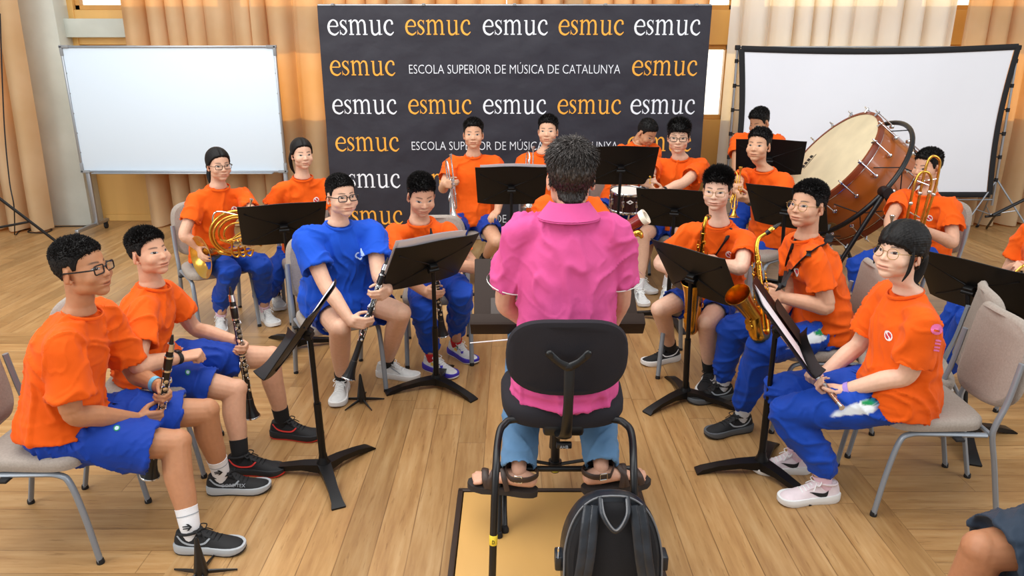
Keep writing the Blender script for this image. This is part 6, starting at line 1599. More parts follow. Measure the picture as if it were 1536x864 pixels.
for k in range(5): m.tube(spl([q(1463 + 7 * k, 458, -.02), q(1461 + 7 * k, 478, -.04), q(1470 + 7 * k, 494, -.05), q(1484 + 7 * k, 492, -.05)], 5), .010, 10)
for k in range(4): m.cyl(q(1478, 494 + 11 * k, -.06), q(1566, 474 + 12 * k, -.02), .0095, 10)
m.cyl(q(1509, 492, -.07), q(1516, 524, -.07), .005, 8); m.build('valve_slide', M['silver'], eu)
m = MB()
for k in range(3): m.cyl(q(1534 + 9 * k, 404, -.03), q(1534 + 9 * k, 460, -.03), .017, 14)
m.build('valve', M['silver'], eu)
m = MB(); o = q(1545, 445, .05); m.lathe([(.02, -.2), (.03, -.1), (.045, 0), (.06, .12), (.09, .22), (.13, .28), (.127, .28), (.085, .21), (.05, .1), (0, 0)], o, (.5, .25, .7), 32); m.build('bell', M['brass'], eu)
m = MB(); m.tube(spl([q(1524, 408, -.03), q(1536, 398, -.03), q(1550, 394, 0)], 4), .007, 8); m.build('leadpipe', M['brass'], eu)
# ------------------------------------------------------------------ french horn
hz = 4.62; hq = lambda u, v, y=0.0: pix(u, v, Y=hz + y)
fh = thing('french_horn', 'gold french horn on the lap of the girl with glasses, bell turned to the left', 'french horn', tuple(pix(345, 392, Y=hz)))
cc = hq(357, 350); cx_, cy_ = Vector((.93, .36, .0)).normalized(), Vector((.05, -.12, 1)).normalized()
ringp = lambda a, r1, r2, o=0.0: cc + cx_ * (math.cos(a) * r1) + cy_ * (math.sin(a) * r2) + cx_.cross(cy_) * o
m = MB()
m.tube([ringp(a, .165, .150) for a in np.linspace(R(-40), R(250), 30)], [.011] * 10 + [.014], 12)
m.tube([ringp(a, .145, .128, .02) for a in np.linspace(R(30), R(300), 28)], .0085, 10)
m.tube([ringp(a, .115, .10, -.015) for a in np.linspace(R(-60), R(210), 26)], .0075, 10)
m.tube([ringp(a, .085, .075, .01) for a in np.linspace(R(20), R(330), 26)], .0065, 10); m.build('coil', M['brass'], fh)
m = MB()
for k in range(4): m.tube(spl([ringp(R(200), .12 - .02 * k, .06 + .02 * k, .035), cc + cx_ * (.01 * k) - cy_ * (.06 - .024 * k) + Vector((0, -.035, 0)), ringp(R(5), .13, .05, .035) + cy_ * (.014 * k)], 5), .006, 8)
for k in range(3): m.tube(spl([cc - cx_ * (.02 - .04 * k) - cy_ * .03 + Vector((0, -.05, 0)), cc - cx_ * (.03 - .04 * k) - cy_ * .12 + Vector((0, -.05, 0)), cc - cx_ * (.0 - .04 * k) - cy_ * .15 + Vector((0, -.05, 0)), cc + cx_ * (.02 + .04 * k) - cy_ * .11 + Vector((0, -.05, 0))], 5), .0068, 8)
m.build('valve_slide', M['brass'], fh)
for k in range(3):
    m = MB(); o = cc + cx_ * (.0 + .045 * k) - cy_ * .055 + Vector((0, -.045, 0)); m.lathe([(0, -.022), (.020, -.020), (.021, 0), (.020, .016), (.012, .022), (0, .023)], o, cx_.cross(cy_) * -1, 16); m.build('rotary_valve', M['silver'], fh)
m = MB(); b0 = hq(302, 386, .06); ax = (hq(290, 385, .16) - hq(352, 392, .02)).normalized(); ax = Vector((-.66, -.75, .0)).normalized()
rad = [.018, .026, .042, .075, .115, .150, .153, .149, .11, .07, .035, 0]; hh = [-.30, -.20, -.12, -.06, -.02, .0, .004, .006, -.012, -.05, -.12, -.19]
m.lathe([(r_ * .95, h_) for r_, h_ in zip(rad, hh)], b0, ax, 36); bell = m.build('bell', M['brass'], fh)
m = MB(); e0 = b0 + ax * -.29; m.tube(spl([ringp(R(250), .165, .150), ringp(R(225), .175, .165) , e0.lerp(ringp(R(225), .165, .15), .45) - cy_ * .01, e0], 5), [.014, .015, .016, .017], 12); m.build('bell_tail', M['brass'], fh)
m = MB(); m.tube(spl([ringp(R(150), .165, .15), ringp(R(125), .19, .19), hq(372, 325, -.02), hq(375, 310, -.04)], 5), [.006, .0055, .0045], 8); m.lathe([(.004, 0), (.006, .03), (.0115, .055), (.0085, .055)], hq(375, 310, -.04), (hq(377, 300, -.05) - hq(375, 310, -.04)), 14); m.build('leadpipe', M['silver'], fh)

# ------------------------------------------------------------------ bass drum in its hoop stand
bd = None
n_ = Vector((-.787, -.02, .617)).normalized(); Rr, dep = .487, .50
hc = pix(1241, 241, Y=6.06); c0 = hc - n_ * dep; cm = hc - n_ * dep * .5
bd = thing('bass_drum', 'huge orange-brown bass drum with cream skin tilted in a black hoop stand', 'drum', (cm.x, cm.y, 0))
X_, U_, V_ = frame_from(n_, (0, 0, 1))
m = MB(); m.lathe([(Rr * .97, .0), (Rr * .985, .004), (Rr * .985, dep), (Rr * .97, dep)], c0, n_, 64); m.build('shell', M['drum_wood'], bd)
for z_ in (.0, dep - .045):
    m = MB(); m.lathe([(Rr * .99, z_), (Rr * 1.02, z_), (Rr * 1.025, z_ + .022), (Rr * 1.02, z_ + .045), (Rr * .975, z_ + .047), (Rr * .975, z_ + .038)], c0, n_, 64); m.build('hoop', M['hoop_wood'], bd)
    m = MB(); zz = z_ + (.052 if z_ < .1 else -.010); m.lathe([(Rr * .99, zz), (Rr * 1.003, zz + .001), (Rr * 1.003, zz + .006), (Rr * .99, zz + .007)], c0, n_, 64); m.build('flesh_hoop', M['silver'], bd)
    m = MB(); m.lathe([(0, z_ + (.002 if z_ < .1 else .040)), (Rr * .98, z_ + (.002 if z_ < .1 else .040))], c0, n_, 64); m.build('drum_skin', M['drum_head'], bd)
# printed maker's mark on the skin
m = MB(); sgx, sgy = (V_ * .9 - U_ * .43).normalized(), None
def on_skin(u, v):
    d = ray(u, v); O = Vector((0, 0, CAMH)); pc = c0 + n_ * (dep - .003); t = (pc - O).dot(n_) / d.dot(n_); return O + d * t
pa, pb2 = on_skin(1205, 252), on_skin(1221, 233); dx = (pb2 - pa).normalized(); dy = n_.cross(dx)
for k in range(4): m.prism([(k * .035, 0), (k * .035 + .026, 0), (k * .035 + .030, .05), (k * .035 + .006, .05)], .001, pa, dx, dy)
m.prism([(0, -.015), (.15, -.015), (.15, -.022), (0, -.022)][::-1], .001, pa, dx, dy); m.build('skin_print', M['black_print'], bd)
for k in range(16):
    a = 2 * math.pi * (k + .3) / 16; rd = U_ * math.cos(a) + V_ * math.sin(a)
    for zz, sg in ((dep, -1), (0, 1)):
        e = c0 + n_ * (zz + .012 * -sg) + rd * Rr * 1.05; m = MB(); m.cyl(e, e + n_ * sg * .17, .0048, 8)
        m.box(c0 + n_ * (zz + sg * .155) + rd * Rr * 1.03, (.032, .032, .032), bevel=.010); m.tube([e - rd * .035, e, e + rd * .012], [.008, .010, .007], 8); m.cyl(e - n_ * sg * .03 + V_ * 0, e, .006, 8)
        m.build('tension_rod', M['chrome'], bd)
m = MB(); a = R(300); m.lathe([(0, 0), (.045, 0), (.045, .004), (0, .005)], c0 + n_ * dep * .42 + (U_ * math.cos(R(215)) + V_ * math.sin(R(215))) * Rr * .984, (U_ * math.cos(R(215)) + V_ * math.sin(R(215))), 24); m.build('badge', M['tan_wood'], bd)
hoopR = Rr * 1.19; m = MB(); m.tube([cm + U_ * math.cos(a) * hoopR + V_ * math.sin(a) * hoopR for a in np.linspace(0, 2 * math.pi, 61)[:-1]], .019, 12, closed=True); m.build('cradle_ring', M['black_steel'], bd)
m = MB()
for k in range(8):
    a = 2 * math.pi * (k + .5) / 8; p0 = cm + (U_ * math.cos(a) + V_ * math.sin(a)) * hoopR
    for da, dz in ((-.2, .3), (.2, -.3), (-.2, -.3)): m.cyl(p0, cm + (U_ * math.cos(a + da) + V_ * math.sin(a + da)) * Rr * 1.02 + n_ * dz * dep, .0045, 6)
m.build('suspension_cord', M['black_rubber'], bd)
hv_ = Vector((n_.y, -n_.x, 0)).normalized()
for sg in (1, -1):
    p0 = cm + hv_ * sg * (hoopR + .02); m = MB(); m.lathe([(0, -.045), (.04, -.045), (.045, -.03), (.045, .03), (.04, .045), (0, .045)], p0, hv_, 16); m.build('pivot', M['black_steel'], bd)
    fo = Vector((n_.x, n_.y, 0)).normalized()
    for q_ in (1, -1):
        m = MB(); m.tube(spl([p0, p0 + fo * q_ * .14 - UP * .28, Vector((p0.x, p0.y, .02)) + fo * q_ * .42], 5), .018, 10); m.build('leg', M['black_steel'], bd)
    m = MB(); m.cyl(Vector((p0.x, p0.y, .05)) + fo * .40, Vector((p0.x, p0.y, .05)) - fo * .40, .012, 8); m.build('floor_bar', M['black_steel'], bd)

# ------------------------------------------------------------------ music stands

S1, _ = music_stand('black music stand at the front left seen edge-on, in front of the second boy', pix(487, 712, z=0), pix(456, 492, Y=2.93), 181, 36, paper=('white sheet music on the front left stand, its edge slanting', 1, (.05, .95), .96), legaz=175)
S2, _ = music_stand('black music stand with white papers, in front of the boy looking down', pix(655, 580, z=0), pix(646, 394, Y=3.76), 130, 36, paper=('white sheet music above the stand before the boy looking down', 2, (.22, .98), 1.10), legaz=200)
S3, _ = music_stand('black music stand before the two girls at the left', (pix(423, 335, Y=4.5).x + .02, 4.52, 0), pix(425, 336, Y=4.48), 112, 34, legaz=20)
S4, _ = music_stand('black music stand in front of the trumpet boys, left of the conductor\'s head', (pix(766, 280, Y=5.35).x, 5.38, 0), pix(767, 279, Y=5.34), 92, 30, paper=('white sheet music peeking over the stand left of the conductor\'s head', 1, (.02, .93), 1.03), legaz=30)
S5, _ = music_stand('black music stand right of the conductor\'s head, in front of the snare drum', (pix(929, 249, Y=5.4).x, 5.44, 0), pix(931, 249, Y=5.4), 88, 30, legaz=30)
S6, _ = music_stand('black music stand over the knees of the boy with the gold trumpet', (pix(1014, 313, Y=5.0).x, 5.05, 0), pix(1012, 313, Y=5.0), 74, 32, legaz=40)
S7, _ = music_stand('black music stand in front of the young saxophonist with bare knees', pix(1027, 600, z=0), pix(1042, 410, Y=3.60), 34, 32, w=.47, h=.33, legaz=215)
S8, q8 = music_stand('black music stand at the front right seen edge-on, before the flute girl', pix(1140, 708, z=0), pix(1172, 488, Y=2.98), -13, 38, h=.34, paper=('white sheet music on the front right stand, seen nearly edge-on', 2, (.03, .62), .97), legaz=180)
S9, _ = music_stand('black music stand behind the shoulder of the flute girl', pix(1442, 655, z=0), pix(1458, 428, Y=3.45), 28, 34, w=.52, legaz=10)
S10, _ = music_stand('black music stand behind the head of the trumpet boy with the wristwatch', (pix(1155, 237, Y=5.85).x, 5.9, 0), pix(1154, 236, Y=5.85), 70, 26, h=.30, legaz=0)
S11, _ = music_stand('black music stand half hidden behind the head of the boy with round glasses', (pix(1180, 312, Y=4.75).x + .05, 4.8, 0), pix(1180, 312, Y=4.75), 48, 32, legaz=0)
fo_ = MB(); fo_.grid(lambda a, b: q8(.66 + .33 * a, .03 + .55 * b, .016), 4, 4); k_ = len(fo_.v); fo_.v += [tuple(Vector(p) + Vector((.004, -.002, .006))) for p in fo_.v]; fo_.f += [tuple(i + k_ for i in f_[::-1]) for f_ in fo_.f]; fo_.m = [0] * len(fo_.f)
tag(fo_.build('folder', M['desk_brown']), 'dark folder lying at the near end of the front right stand', 'folder')

# ------------------------------------------------------------------ conductor's podium, desk, chair
pz = .06
pod = thing('podium', 'low birch podium with dark edges under the conductor\'s chair', 'podium', (.13, 2.0, 0))
Py = pix(700, 735, z=pz).y; xl, xr = pix(691, 735, z=pz).x, pix(957, 731, z=pz).x
m = MB(); m.box(((xl + xr) / 2, Py - .75, pz / 2), (xr - xl - .03, 1.47, pz), bevel=.003); m.build('top_board', M['birch'], pod)
m = MB()
for (cx, cy, sx, sy) in (((xl + xr) / 2, Py, xr - xl + .02, .022), ((xl + xr) / 2, Py - 1.5, xr - xl + .02, .022), (xl, Py - .75, .022, 1.5), (xr, Py - .75, .022, 1.5)): m.box((cx, cy, pz / 2 + .002), (sx, sy, pz + .004), bevel=.003)
m.build('edging', M['dark_edge'], pod)
# desk
bl, br, tl, tr = pix(706, 508, Y=2.86), pix(966, 507, Y=2.86), pix(708, 391, Y=3.20), pix(948, 392, Y=3.20)
cd = thing('conductor_desk', 'wide dark brown conductor\'s desk with a ledge, in front of the man in pink', 'conductor desk', (.18, 3.0, 0))
C_ = (bl + br + tl + tr) / 4; Xd = (br - bl).normalized(); Yd = ((tl + tr) / 2 - (bl + br) / 2).normalized(); Nd = Xd.cross(Yd); hgt = ((tl + tr) / 2 - (bl + br) / 2).length; wd_ = (br - bl).length
Md = Matrix((tuple(Xd), tuple(Yd), tuple(Nd))).transposed()
m = MB(); m.box(C_ + Yd * .03, (wd_ * .965, hgt - .04, .018), Md, bevel=.005); m.build('desk_panel', M['desk_brown'], cd)
m = MB(); m.box((bl + br) / 2 + Nd * .035 + Yd * .030, (wd_, .016, .075), Md, bevel=.004); m.box((bl + br) / 2 + Nd * .068 + Yd * .052, (wd_, .05, .012), Md, bevel=.004); m.build('ledge', M['desk_brown'], cd)
m = MB(); rp = pix(757, 462, Y=2.98); rp = rp + Nd * (.012 - (rp - C_).dot(Nd)); m.box(rp, (.12, .10, .006), Md, bevel=.002); m.build('inlay_plate', M['dark_edge'], cd)
sx_ = pix(832, 724, z=0); base = Vector((sx_.x, max(sx_.y, Py + .12) , 0)); print('desk base', base, 'podium', Py, xl, xr)
m = MB(); m.cyl(base + UP * .06, base + UP * .45, .020, 14); col_ = m.build('column', M['black_steel'], cd)
m = MB(); m.cyl(base + UP * .42, C_ - Nd * .03, .014, 12); m.box(C_ - Nd * .025, (.14, .10, .03), Md, bevel=.006); m.build('inner_column', M['black_steel'], cd)
m = MB(); m.lathe([(.0205, .0), (.0215, .0), (.0215, .02), (.0205, .02)], base + UP * .065, UP, 14); m.build('yellow_tape', M['yellow_tape'], cd)
for k, a in enumerate((200, -20, 90)):
    d2 = az2v(a); m = MB(); m.tube([base + UP * .40 + d2 * .02, base + d2 * .17 + UP * .20, base + d2 * .30 + UP * .012], .012, 10); m.tube([base + UP * .10 + d2 * .02, base + d2 * .19 + UP * .165], .008, 8); m.build('leg', M['black_steel'], cd)
m = MB(); m.lathe([(.021, 0), (.035, 0), (.035, .04), (.021, .045)], base + UP * .38, UP, 14); m.lathe([(.021, 0), (.03, 0), (.03, .03), (.021, .03)], base + UP * .085, UP, 14); m.build('collar', M['black_steel'], cd)
bt = MB(); e0, e1 = pix(705, 514.5, Y=2.74), pix(792, 507, Y=2.74); bt.tube([e0, e1], [.0018, .0035], 8); bo = tag(bt.build('baton', M['white_print']), 'thin white conducting baton pointing left from the conductor\'s lap', 'baton')

# chair
cc_ = thing('conductor_chair', 'black padded conductor\'s chair with oval backrest and tubular frame on the podium', 'chair', (.18, 2.4, pz))
sC = Vector((pix(843, 590, Y=2.58).x, 2.60, .585))
m = MB(); n = 48; rows = [(.80, -.05), (.95, -.045), (1.0, -.02), (1.0, .01), (.96, .03), (.85, .042), (.5, .045)]
for g_, z in rows:
    for k in range(n):
        a = 2 * math.pi * k / n; c, s_ = math.cos(a), math.sin(a); x = math.copysign(abs(c) ** .55, c); y = math.copysign(abs(s_) ** .55, s_)
        m.v.append(tuple(sC + Vector((x * g_ * (.235 + .012 * y), y * g_ * .215, z + .012 * x * x + .016 * (y < -.2) * (y + .2) ** 2))))
for i in range(len(rows) - 1):
    for k in range(n): m.f.append((i * n + k, i * n + (k + 1) % n, (i + 1) * n + (k + 1) % n, (i + 1) * n + k)); m.m.append(0)
m.f += [tuple(range(n))[::-1], tuple(range((len(rows) - 1) * n, len(rows) * n))]; m.m += [0, 0]; m.build('seat', M['black_uph'], cc_)
bC = pix(852, 538, Y=2.34); m = MB(); rows = [(.86, -.018), (.97, -.014), (1.0, 0), (.985, .014), (.92, .024), (.6, .028)]
tl_ = R(8)
for g_, z in rows:
    for k in range(n):
        a = 2 * math.pi * k / n; c, s_ = math.cos(a), math.sin(a); x = math.copysign(abs(c) ** .62, c) * g_ * .216; y = math.copysign(abs(s_) ** .66, s_) * g_ * .150
        x *= 1 - .05 * (y / .15) if y > 0 else 1
        m.v.append(tuple(bC + Vector((x, z + 1.1 * x * x + y * -math.sin(tl_) * 1, y * math.cos(tl_)))))
for i in range(len(rows) - 1):
    for k in range(n): m.f.append((i * n + k, i * n + (k + 1) % n, (i + 1) * n + (k + 1) % n, (i + 1) * n + k)); m.m.append(0)
m.f += [tuple(range(n))[::-1], tuple(range((len(rows) - 1) * n, len(rows) * n))]; m.m += [0, 0]; m.build('backrest', M['black_uph'], cc_)
m = MB(); yb = bC.y - .030; m.tube(spl([(bC.x + .002, yb - .012, bC.z - .01), (bC.x, yb - .03, bC.z - .14), (bC.x - .004, yb - .015, bC.z - .26), (bC.x - .008, yb + .04, .545), (bC.x - .01, yb + .12, .535)], 6), [.019, .017, .020, .030, .032], 10, flat=.35, up=(1, 0, 0)); sp_ = m.build('back_spine', M['dark_plastic'], cc_)
m = MB()
for sg in (-1, 1): m.tube(spl([(bC.x, yb - .014, bC.z - .015), (bC.x + sg * .035, yb - .010, bC.z + .004), (bC.x + sg * .066, yb - .002, bC.z + .030)], 5), [.017, .013, .015], 10, flat=.5, up=(0, 0, 1), cap='round')
m.build('back_bracket', M['dark_plastic'], cc_)
for sg in (-1, 1): m = MB(); m.lathe([(0, .004), (.010, .003), (.011, 0)], (bC.x + sg * .064, yb - .012, bC.z + .029), (0, -1, 0), 12); m.build('bolt', M['dark_plastic'], cc_)
m = MB(); m.box((sC.x - .005, sC.y - .10, .545), (.15, .22, .05), bevel=.014); m.box((bC.x - .008, yb + .015, .525), (.055, .02, .022), bevel=.004); m.build('tilt_mechanism', M['dark_plastic'], cc_)
text_obj('maker_plate', 'AHB', (bC.x - .024, yb + .001, .518), (1, 0, 0), (0, -.2, 1), .02, M['grey_print'], cc_, width=.03)
arch = [pix(738, 880, z=pz), pix(743, 720, Y=2.22), pix(748, 655, Y=2.36), pix(757, 636, Y=2.41), pix(775, 629, Y=2.43), pix(850, 628, Y=2.43), pix(918, 629, Y=2.43), pix(938, 636, Y=2.41), pix(948, 655, Y=2.36), pix(951, 720, Y=2.22), pix(956, 880, z=pz)]
m = MB(); m.tube(spl(arch, 5), .0135, 12); fr_ = m.build('rear_frame', M['black_steel'], cc_)
def legtube(name, pts, r=.0125):
    m = MB(); m.tube(spl(pts, 4), r, 12); o = m.build(name, M['black_steel'], cc_); p = Vector(pts[-1]); g = MB(); g.lathe([(0, 0), (r * 1.35, 0), (r * 1.4, .012), (r * 1.05, .024), (0, .024)], p - UP * .002, UP, 12); g.build('foot_cap', M['black_rubber'], o)
legtube('front_leg', [(sC.x - .18, 2.70, .56), pix(757, 718, Y=2.60), pix(757, 797, z=pz)]); legtube('front_leg', [(sC.x + .19, 2.70, .56), pix(925, 700, Y=2.60), pix(938, 788, z=pz)])
legtube('foot_rest_leg', [pix(749, 694, Y=2.52), pix(749, 740, Y=2.50), pix(748, 805, z=pz)], .0115); legtube('foot_rest_leg', [pix(905, 694, Y=2.52), pix(904, 740, Y=2.50), pix(900, 800, z=pz)], .0115)
zb_ = pix(835, 702, Y=2.53).z; m = MB(); m.cyl(pix(746, 703, Y=2.53), pix(950, 703, Y=2.53), .012, 10); m.build('foot_bar', M['black_steel'], cc_)
m = MB(); tp = pix(738, 787, Y=2.10); fp = arch[0].lerp(arch[1], .56); 
t0 = Vector(spl(arch, 5)[2]); t1 = Vector(spl(arch, 5)[3]); dtt = (t1 - t0).normalized(); m.lathe([(.0138, 0), (.0145, .001), (.0145, .036), (.0138, .037)], t0.lerp(t1, .2), dtt, 14); yt = m.build('yellow_tape', M['yellow_tape'], cc_)
text_obj('letter', 'D', t0.lerp(t1, .2) + dtt * .010 + Vector((-.004, -.0150, 0)), (1, 0, 0), dtt, .02, M['black_print'], yt, width=.009)

# ------------------------------------------------------------------ conductor
fzz = pix(778, 706, Y=2.52)
aL, aR = pix(778, 704, Y=2.50), pix(902, 700, Y=2.50); print('ankles', aL, aR, 'bar', zb_)
pJ = person('man in pink polo shirt and jeans seated with his back to us, conducting', Vector((sC.x + .005, 2.55, .715)), 90, (853, 322, 2.56), (856, 268), 92, hpitch=-3, hs=1.06, hair='full', skin='d6a48a', shirt='pink', bottoms='jeans', w=1.08, sw=.155, vox=.005, emblem=False, belly=.02, slouch=-.0, hem=.03,
   legs=dict(L=dict(ankle=aL, knee=Vector((.06, 2.98, .70)), faz=166, cuff=.005), R=dict(ankle=aR, knee=Vector((.34, 2.98, .70)), faz=14, cuff=.005)), sock=None, shoe_style=None, seed=21,
   arms=dict(L=dict(at=pix(800, 503, Y=2.80), x=(-.55, .8, -.2), n=(.4, .3, -.8), curl='grip', elbow=pix(758, 452, Y=2.62)), R=dict(at=pix(900, 500, Y=2.86), x=(-.3, .9, -.2), n=(-.2, 0, -1), curl='soft', elbow=pix(931, 446, Y=2.62))), ua=.30, fa=.26, sleeve=.72, group='the conductor', thigh=.42)
r_ = pJ['root']
# polo collar and white sleeve piping
m = MB(); N_ = pJ['N']
ring = lambda rr, dz, dy=0.0: [N_ + Vector((rr * math.cos(a), rr * .92 * math.sin(a) + dy, dz - .022 * max(0, math.sin(a)))) for a in np.linspace(0, 2 * math.pi, 33)[:-1]]
r0, r1, r2 = ring(.064, .048, -.004), ring(.068, .052, -.006), ring(.112, -.004, -.010); vs = r0 + r1 + r2
m.add(vs, [(i, (i + 1) % 32, 32 + (i + 1) % 32, 32 + i) for i in range(32)] + [(32 + i, 32 + (i + 1) % 32, 64 + (i + 1) % 32, 64 + i) for i in range(32)]); v0 = len(m.v); m.v += [tuple(Vector(p) - UP * .006 * 1) for p in vs]; m.f += [tuple(i + v0 for i in f_[::-1]) for f_ in m.f]; m.m = [0] * len(m.f)
co = m.build('polo_collar', M['cotton'], pJ['shirt'], sharp=60); setcol(co, CC['pink'])
for sd in 'RL':
    s0, e0 = pJ['S'][sd], pJ['E'][sd]; d = (e0 - s0).normalized(); c = s0.lerp(e0, .72) - UP * .008
    m = MB(); m.tube([c - d * .012, c - d * .008], [.0885, .0890], 28, cap=None, up=(0, 0, 1)); m.build('sleeve_piping', M['white_print'], pJ['shirt'])
M['leather'] = mat('dark_brown_leather', '3a2a22', .5, bump=.2, bscale=120); M['cork'] = mat('dark_sandal_sole', '2c2522', .8)
for sd, az_ in (('L', 166), ('R', 14)):
    A_ = pJ['A'][sd]; f = az2v(az_); r = Vector((f.y, -f.x, 0)); O = A_ - UP * .085 - f * .065; pt = lambda x, y, z: O + f * x + r * y + UP * z
    # bare foot
    m = MB(); m.tube([pt(.02, 0, .045), pt(.06, 0, .05), pt(.12, 0, .048), pt(.18, 0, .036), pt(.23, 0, .028)], [.030, .036, .036, .034, .026], 16, cap='round', up=tuple(r), flat=[1, 1, .8, .62, .55])
    for i in range(5): m.tube([pt(.21, -.032 + .015 * i, .026), pt(.252 - .007 * abs(i - (1 if sd == 'R' else 3)), -.036 + .017 * i, .022)], [.0105, .0095], 8, cap='round')
    V_2, F_2 = remesh(m, .004, 3); fo2 = quad_mesh('foot', V_2, F_2, M['skin'], r_, col=np.tile(np.array(lin('d6a48a')), (len(V_2), 1)))
    sd_t = thing('sandal', 'dark brown leather sandal on the conductor\'s %s foot, turned outward' % ('left' if sd == 'L' else 'right'), 'sandal', tuple(O), 'the conductor\'s sandals'); 
    m = MB(); out = []
    for k in range(30):
        a = 2 * math.pi * k / 30; t = .5 - .5 * math.cos(a); wd = np.interp(t, [0, .05, .2, .45, .75, .92, 1], [.012, .028, .036, .034, .048, .038, .012]); out.append((-.012 + t * .285, wd * (1 if math.sin(a) > 0 else -1)))
    vs = [pt(x, y, z) for z in (-.018, .006) for x, y in out]; fs = [tuple(range(30))[::-1], tuple(range(30, 60))] + [(k, (k + 1) % 30, 30 + (k + 1) % 30, 30 + k) for k in range(30)]; m.add(vs, fs); m.build('sole', M['cork'], sd_t)
    def band(name, x, top, w_=.010, lean=0.0):
        m = MB(); m.tube(spl([pt(x - lean, -.043, .008), pt(x - lean * .5, -.035, top * .75), pt(x, 0, top), pt(x + lean * .5, .035, top * .75), pt(x + lean, .043, .008)], 5), w_, 8, flat=.28, up=tuple(f)); return m.build(name, M['leather'], sd_t)
    band('toe_strap', .20, .060, .014, .02); band('instep_strap', .155, .078, .012, -.02); band('instep_strap', .13, .084, .011, .03)
    m = MB(); m.tube(spl([pt(.085, .048, .07), pt(.02, .044, .072), pt(-.012, 0, .075), pt(.02, -.044, .072), pt(.085, -.048, .07), pt(.115, 0, .088), pt(.085, .048, .07)], 5), .012, 8, flat=.25, up=(0, 0, 1)); m.build('ankle_strap', M['leather'], sd_t)
    near = 1 if r.y < 0 else -1; m = MB(); bp_ = pt(.055, near * .050, .071)
    for (a_, b_) in (((-.014, -.013), (.014, -.013)), ((.014, -.013), (.014, .013)), ((.014, .013), (-.014, .013)), ((-.014, .013), (-.014, -.013))): m.cyl(bp_ + f * a_[0] + UP * a_[1], bp_ + f * b_[0] + UP * b_[1], .0026, 6)
    m.build('buckle', M['chrome'], sd_t)

# ------------------------------------------------------------------ backpack
bk = thing('backpack', 'black leather backpack with two padded straps standing on the podium behind the chair', 'backpack', (.30, 1.95, pz))
M['leather_black'] = mat('worn_black_leather', '20252c', .35, var=.4, vscale=14, bump=.5, bscale=24, bdist=.006); M['mesh_black'] = mat('black_padded_mesh', '0f0e12', .9, bump=.2, bscale=300); M['piping'] = mat('grey_piping', '6e6f72', .5)
bY = 2.02; Bp = lambda u, v, y=0.0: pix(u, v, Y=bY + y)
topz = Bp(922, 754, .03).z; bcx = Bp(923, 800).x; Hb = topz - pz; tiltb = .10
def bkp(x, z, y): return Vector((bcx + x, bY + y + tiltb * (z / Hb) - .02, pz + z))
def outline(a):   # a 0..2pi -> half-rounded top outline
    c, s_ = math.cos(a), math.sin(a); x = math.copysign(abs(c) ** .75, c) * .165; z = math.copysign(abs(s_) ** (.85 if s_ > 0 else .35), s_)
    x *= 1 - .12 * max(0, z); return x, Hb * .5 + z * Hb * .5
m = MB(); n = 56; rows = [(.90, -.005), (.985, .0), (1.0, .02), (1.03, .08), (1.0, .14), (.93, .165), (.6, .175)]
for g_, y in rows:
    for k in range(n): x, z = outline(2 * math.pi * k / n); m.v.append(tuple(bkp(x * g_, (Hb * .5 + (z - Hb * .5) * min(g_, 1)) * np.interp(y, [0, .02, .08, .14, .175], [1, 1, .93, .82, .7]), y)))
for i in range(len(rows) - 1):
    for k in range(n): m.f.append((i * n + k, i * n + (k + 1) % n, (i + 1) * n + (k + 1) % n, (i + 1) * n + k)); m.m.append(0)
m.f += [tuple(range(n))[::-1], tuple(range((len(rows) - 1) * n, len(rows) * n))]; m.m += [0, 0]; m.build('bag_body', M['leather_black'], bk)
m = MB(); m.v = [tuple(bkp(outline(2 * math.pi * k / n)[0] * .88, Hb * .5 + (outline(2 * math.pi * k / n)[1] - Hb * .5) * .88, -.012 + .0)) for k in range(n)] + [tuple(bkp(outline(2 * math.pi * k / n)[0] * .80, Hb * .5 + (outline(2 * math.pi * k / n)[1] - Hb * .5) * .80, -.024)) for k in range(n)] + [tuple(bkp(outline(2 * math.pi * k / n)[0] * .9, Hb * .5 + (outline(2 * math.pi * k / n)[1] - Hb * .5) * .9, .0)) for k in range(n)]
m.f = [tuple(range(n, 2 * n))] + [(k, (k + 1) % n, n + (k + 1) % n, n + k) for k in range(n)] + [(2 * n + k, 2 * n + (k + 1) % n, (k + 1) % n, k) for k in range(n)]; m.m = [0] * len(m.f); m.build('back_pad', M['mesh_black'], bk)
m = MB(); m.tube([bkp(outline(a)[0] * .985, Hb * .5 + (outline(a)[1] - Hb * .5) * .985, -.006) for a in np.linspace(0, 2 * math.pi, 60)[:-1]], .0035, 6, closed=True); m.build('piping', M['piping'], bk)
for sg in (-1, 1):
    for k_, off in enumerate((0.0, .026)):
        m = MB(); pts = [bkp(sg * (.062 + off * .9), Hb * .95, -.030), bkp(sg * (.070 + off), Hb * .80, -.045), bkp(sg * (.082 + off), Hb * .55, -.055), bkp(sg * (.100 + off), Hb * .30, -.050), bkp(sg * (.118 + off * .8), Hb * .10, -.030)]
        m.tube(spl(pts, 6), [.0155, .016, .016, .015, .012], 10, flat=.42, up=(1, 0, 0)); m.build('shoulder_strap', M['leather_black'], bk)
m = MB(); m.tube(spl([bkp(-.045, Hb * .985, -.010), bkp(-.040, Hb * .90, -.050), bkp(0, Hb * .80, -.066), bkp(.040, Hb * .90, -.050), bkp(.045, Hb * .985, -.010)], 7), .009, 10); hd = m.build('grab_handle', M['leather_black'], bk)
m = MB(); m.tube(spl([bkp(-.040, Hb * .985, -.020), bkp(-.034, Hb * .91, -.060), bkp(0, Hb * .82, -.076), bkp(.034, Hb * .91, -.060), bkp(.040, Hb * .985, -.020)], 7), .0030, 6); m.build('handle_piping', M['piping'], hd)
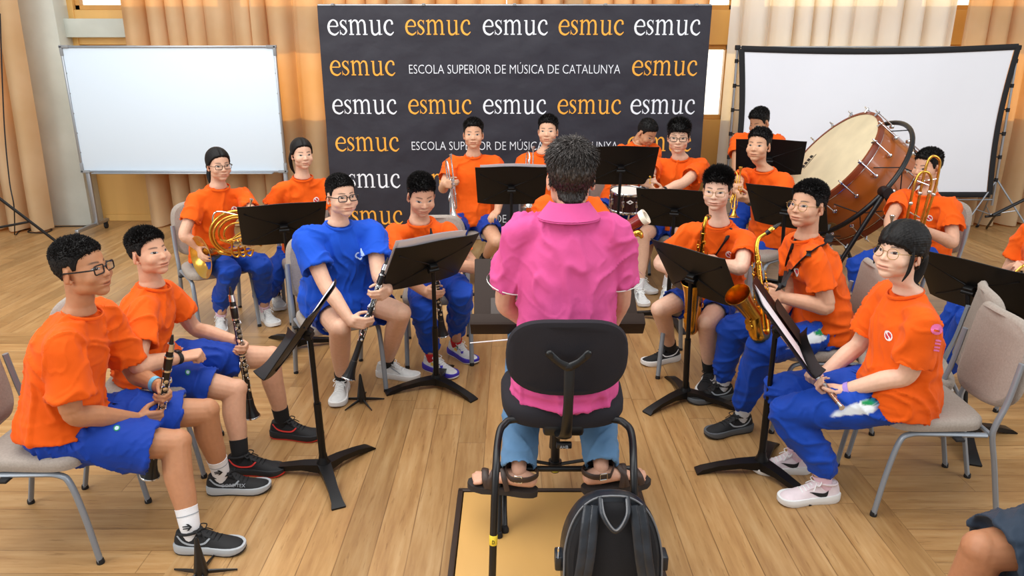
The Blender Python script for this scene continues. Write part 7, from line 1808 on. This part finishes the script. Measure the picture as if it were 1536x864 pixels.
for sg in (-1, 1): m = MB(); m.box(bkp(sg * .175, Hb * .40, .05), (.03, .06, .055), bevel=.006); m.build('side_tab', M['leather_black'], bk)
m = MB(); m.ell(bkp(-.178, Hb * .52, .02), (.005, .005, .012)); m.tube([bkp(-.178, Hb * .52, .02), bkp(-.180, Hb * .46, .015)], .003, 6); m.build('zip_pull', M['chrome'], bk)

# ------------------------------------------------------------------ clarinet pegs on the floor
def peg(label, c, s=1.0):
    t = thing('clarinet_peg', label, 'instrument stand', tuple(c), 'black clarinet pegs on the floor'); c = Vector(c)
    m = MB(); m.lathe([(0, .012 * s), (.024 * s, .012 * s), (.026 * s, .022 * s), (.023 * s, .05 * s), (.014 * s, .11 * s), (.007 * s, .165 * s), (.003 * s, .175 * s), (0, .176 * s)], c, UP, 18); m.build('cone', M['dark_plastic'], t)
    for k in range(5):
        d2 = az2v(18 + 72 * k); s2 = Vector((-d2.y, d2.x, 0)); m = MB(); m.tube([c + d2 * .018 * s + UP * .022 * s, c + d2 * .07 * s + UP * .014 * s, c + d2 * .125 * s + UP * .005], [.010 * s, .008 * s, .004 * s], 8, flat=.6, up=(0, 0, 1)); m.build('foot', M['dark_plastic'], t)
peg('black five-footed clarinet peg on the floor in front of the boy in blue', pix(543, 604, z=0), 1.0)
peg('black clarinet peg at the bottom edge beside the front left boy\'s shoe', pix(303, 866, z=0), 1.0)

# ------------------------------------------------------------------ onlooker at the bottom right corner
CC['seersucker'] = lin('2a3645')
pT_ = person('onlooker in dark blue shorts, only one bare knee showing in the bottom right corner', Vector((1.84, 1.72, .53)), 178, Vector((1.93, 1.70, 1.02)), Vector((1.90, 1.70, 1.22)), 175, hair='short', skin='b07a58', shirt='navy', w=1.12, vox=.0055,
   legs=dict(R=dict(ankle=Vector((1.32, 1.85, .085)), knee=pix(1474, 826, Y=1.80)), L=dict(ankle=Vector((1.36, 1.46, .085)), knee=Vector((1.37, 1.46, .50)))), sock='sock_white', shoe_style='black', seed=22, emblem=False, marks=False, bcol='seersucker', shorts_t=.92, shorts_r=1.25,
   arms=dict(R=rest(Vector((1.62, 1.66, .64)), 178, 'R'), L=rest(Vector((1.60, 1.50, .63)), 178, 'L')), group='the onlooker')
chair(Vector((1.92, 1.72, 0)), 178, 'grey chair of the onlooker at the bottom right corner', 0)
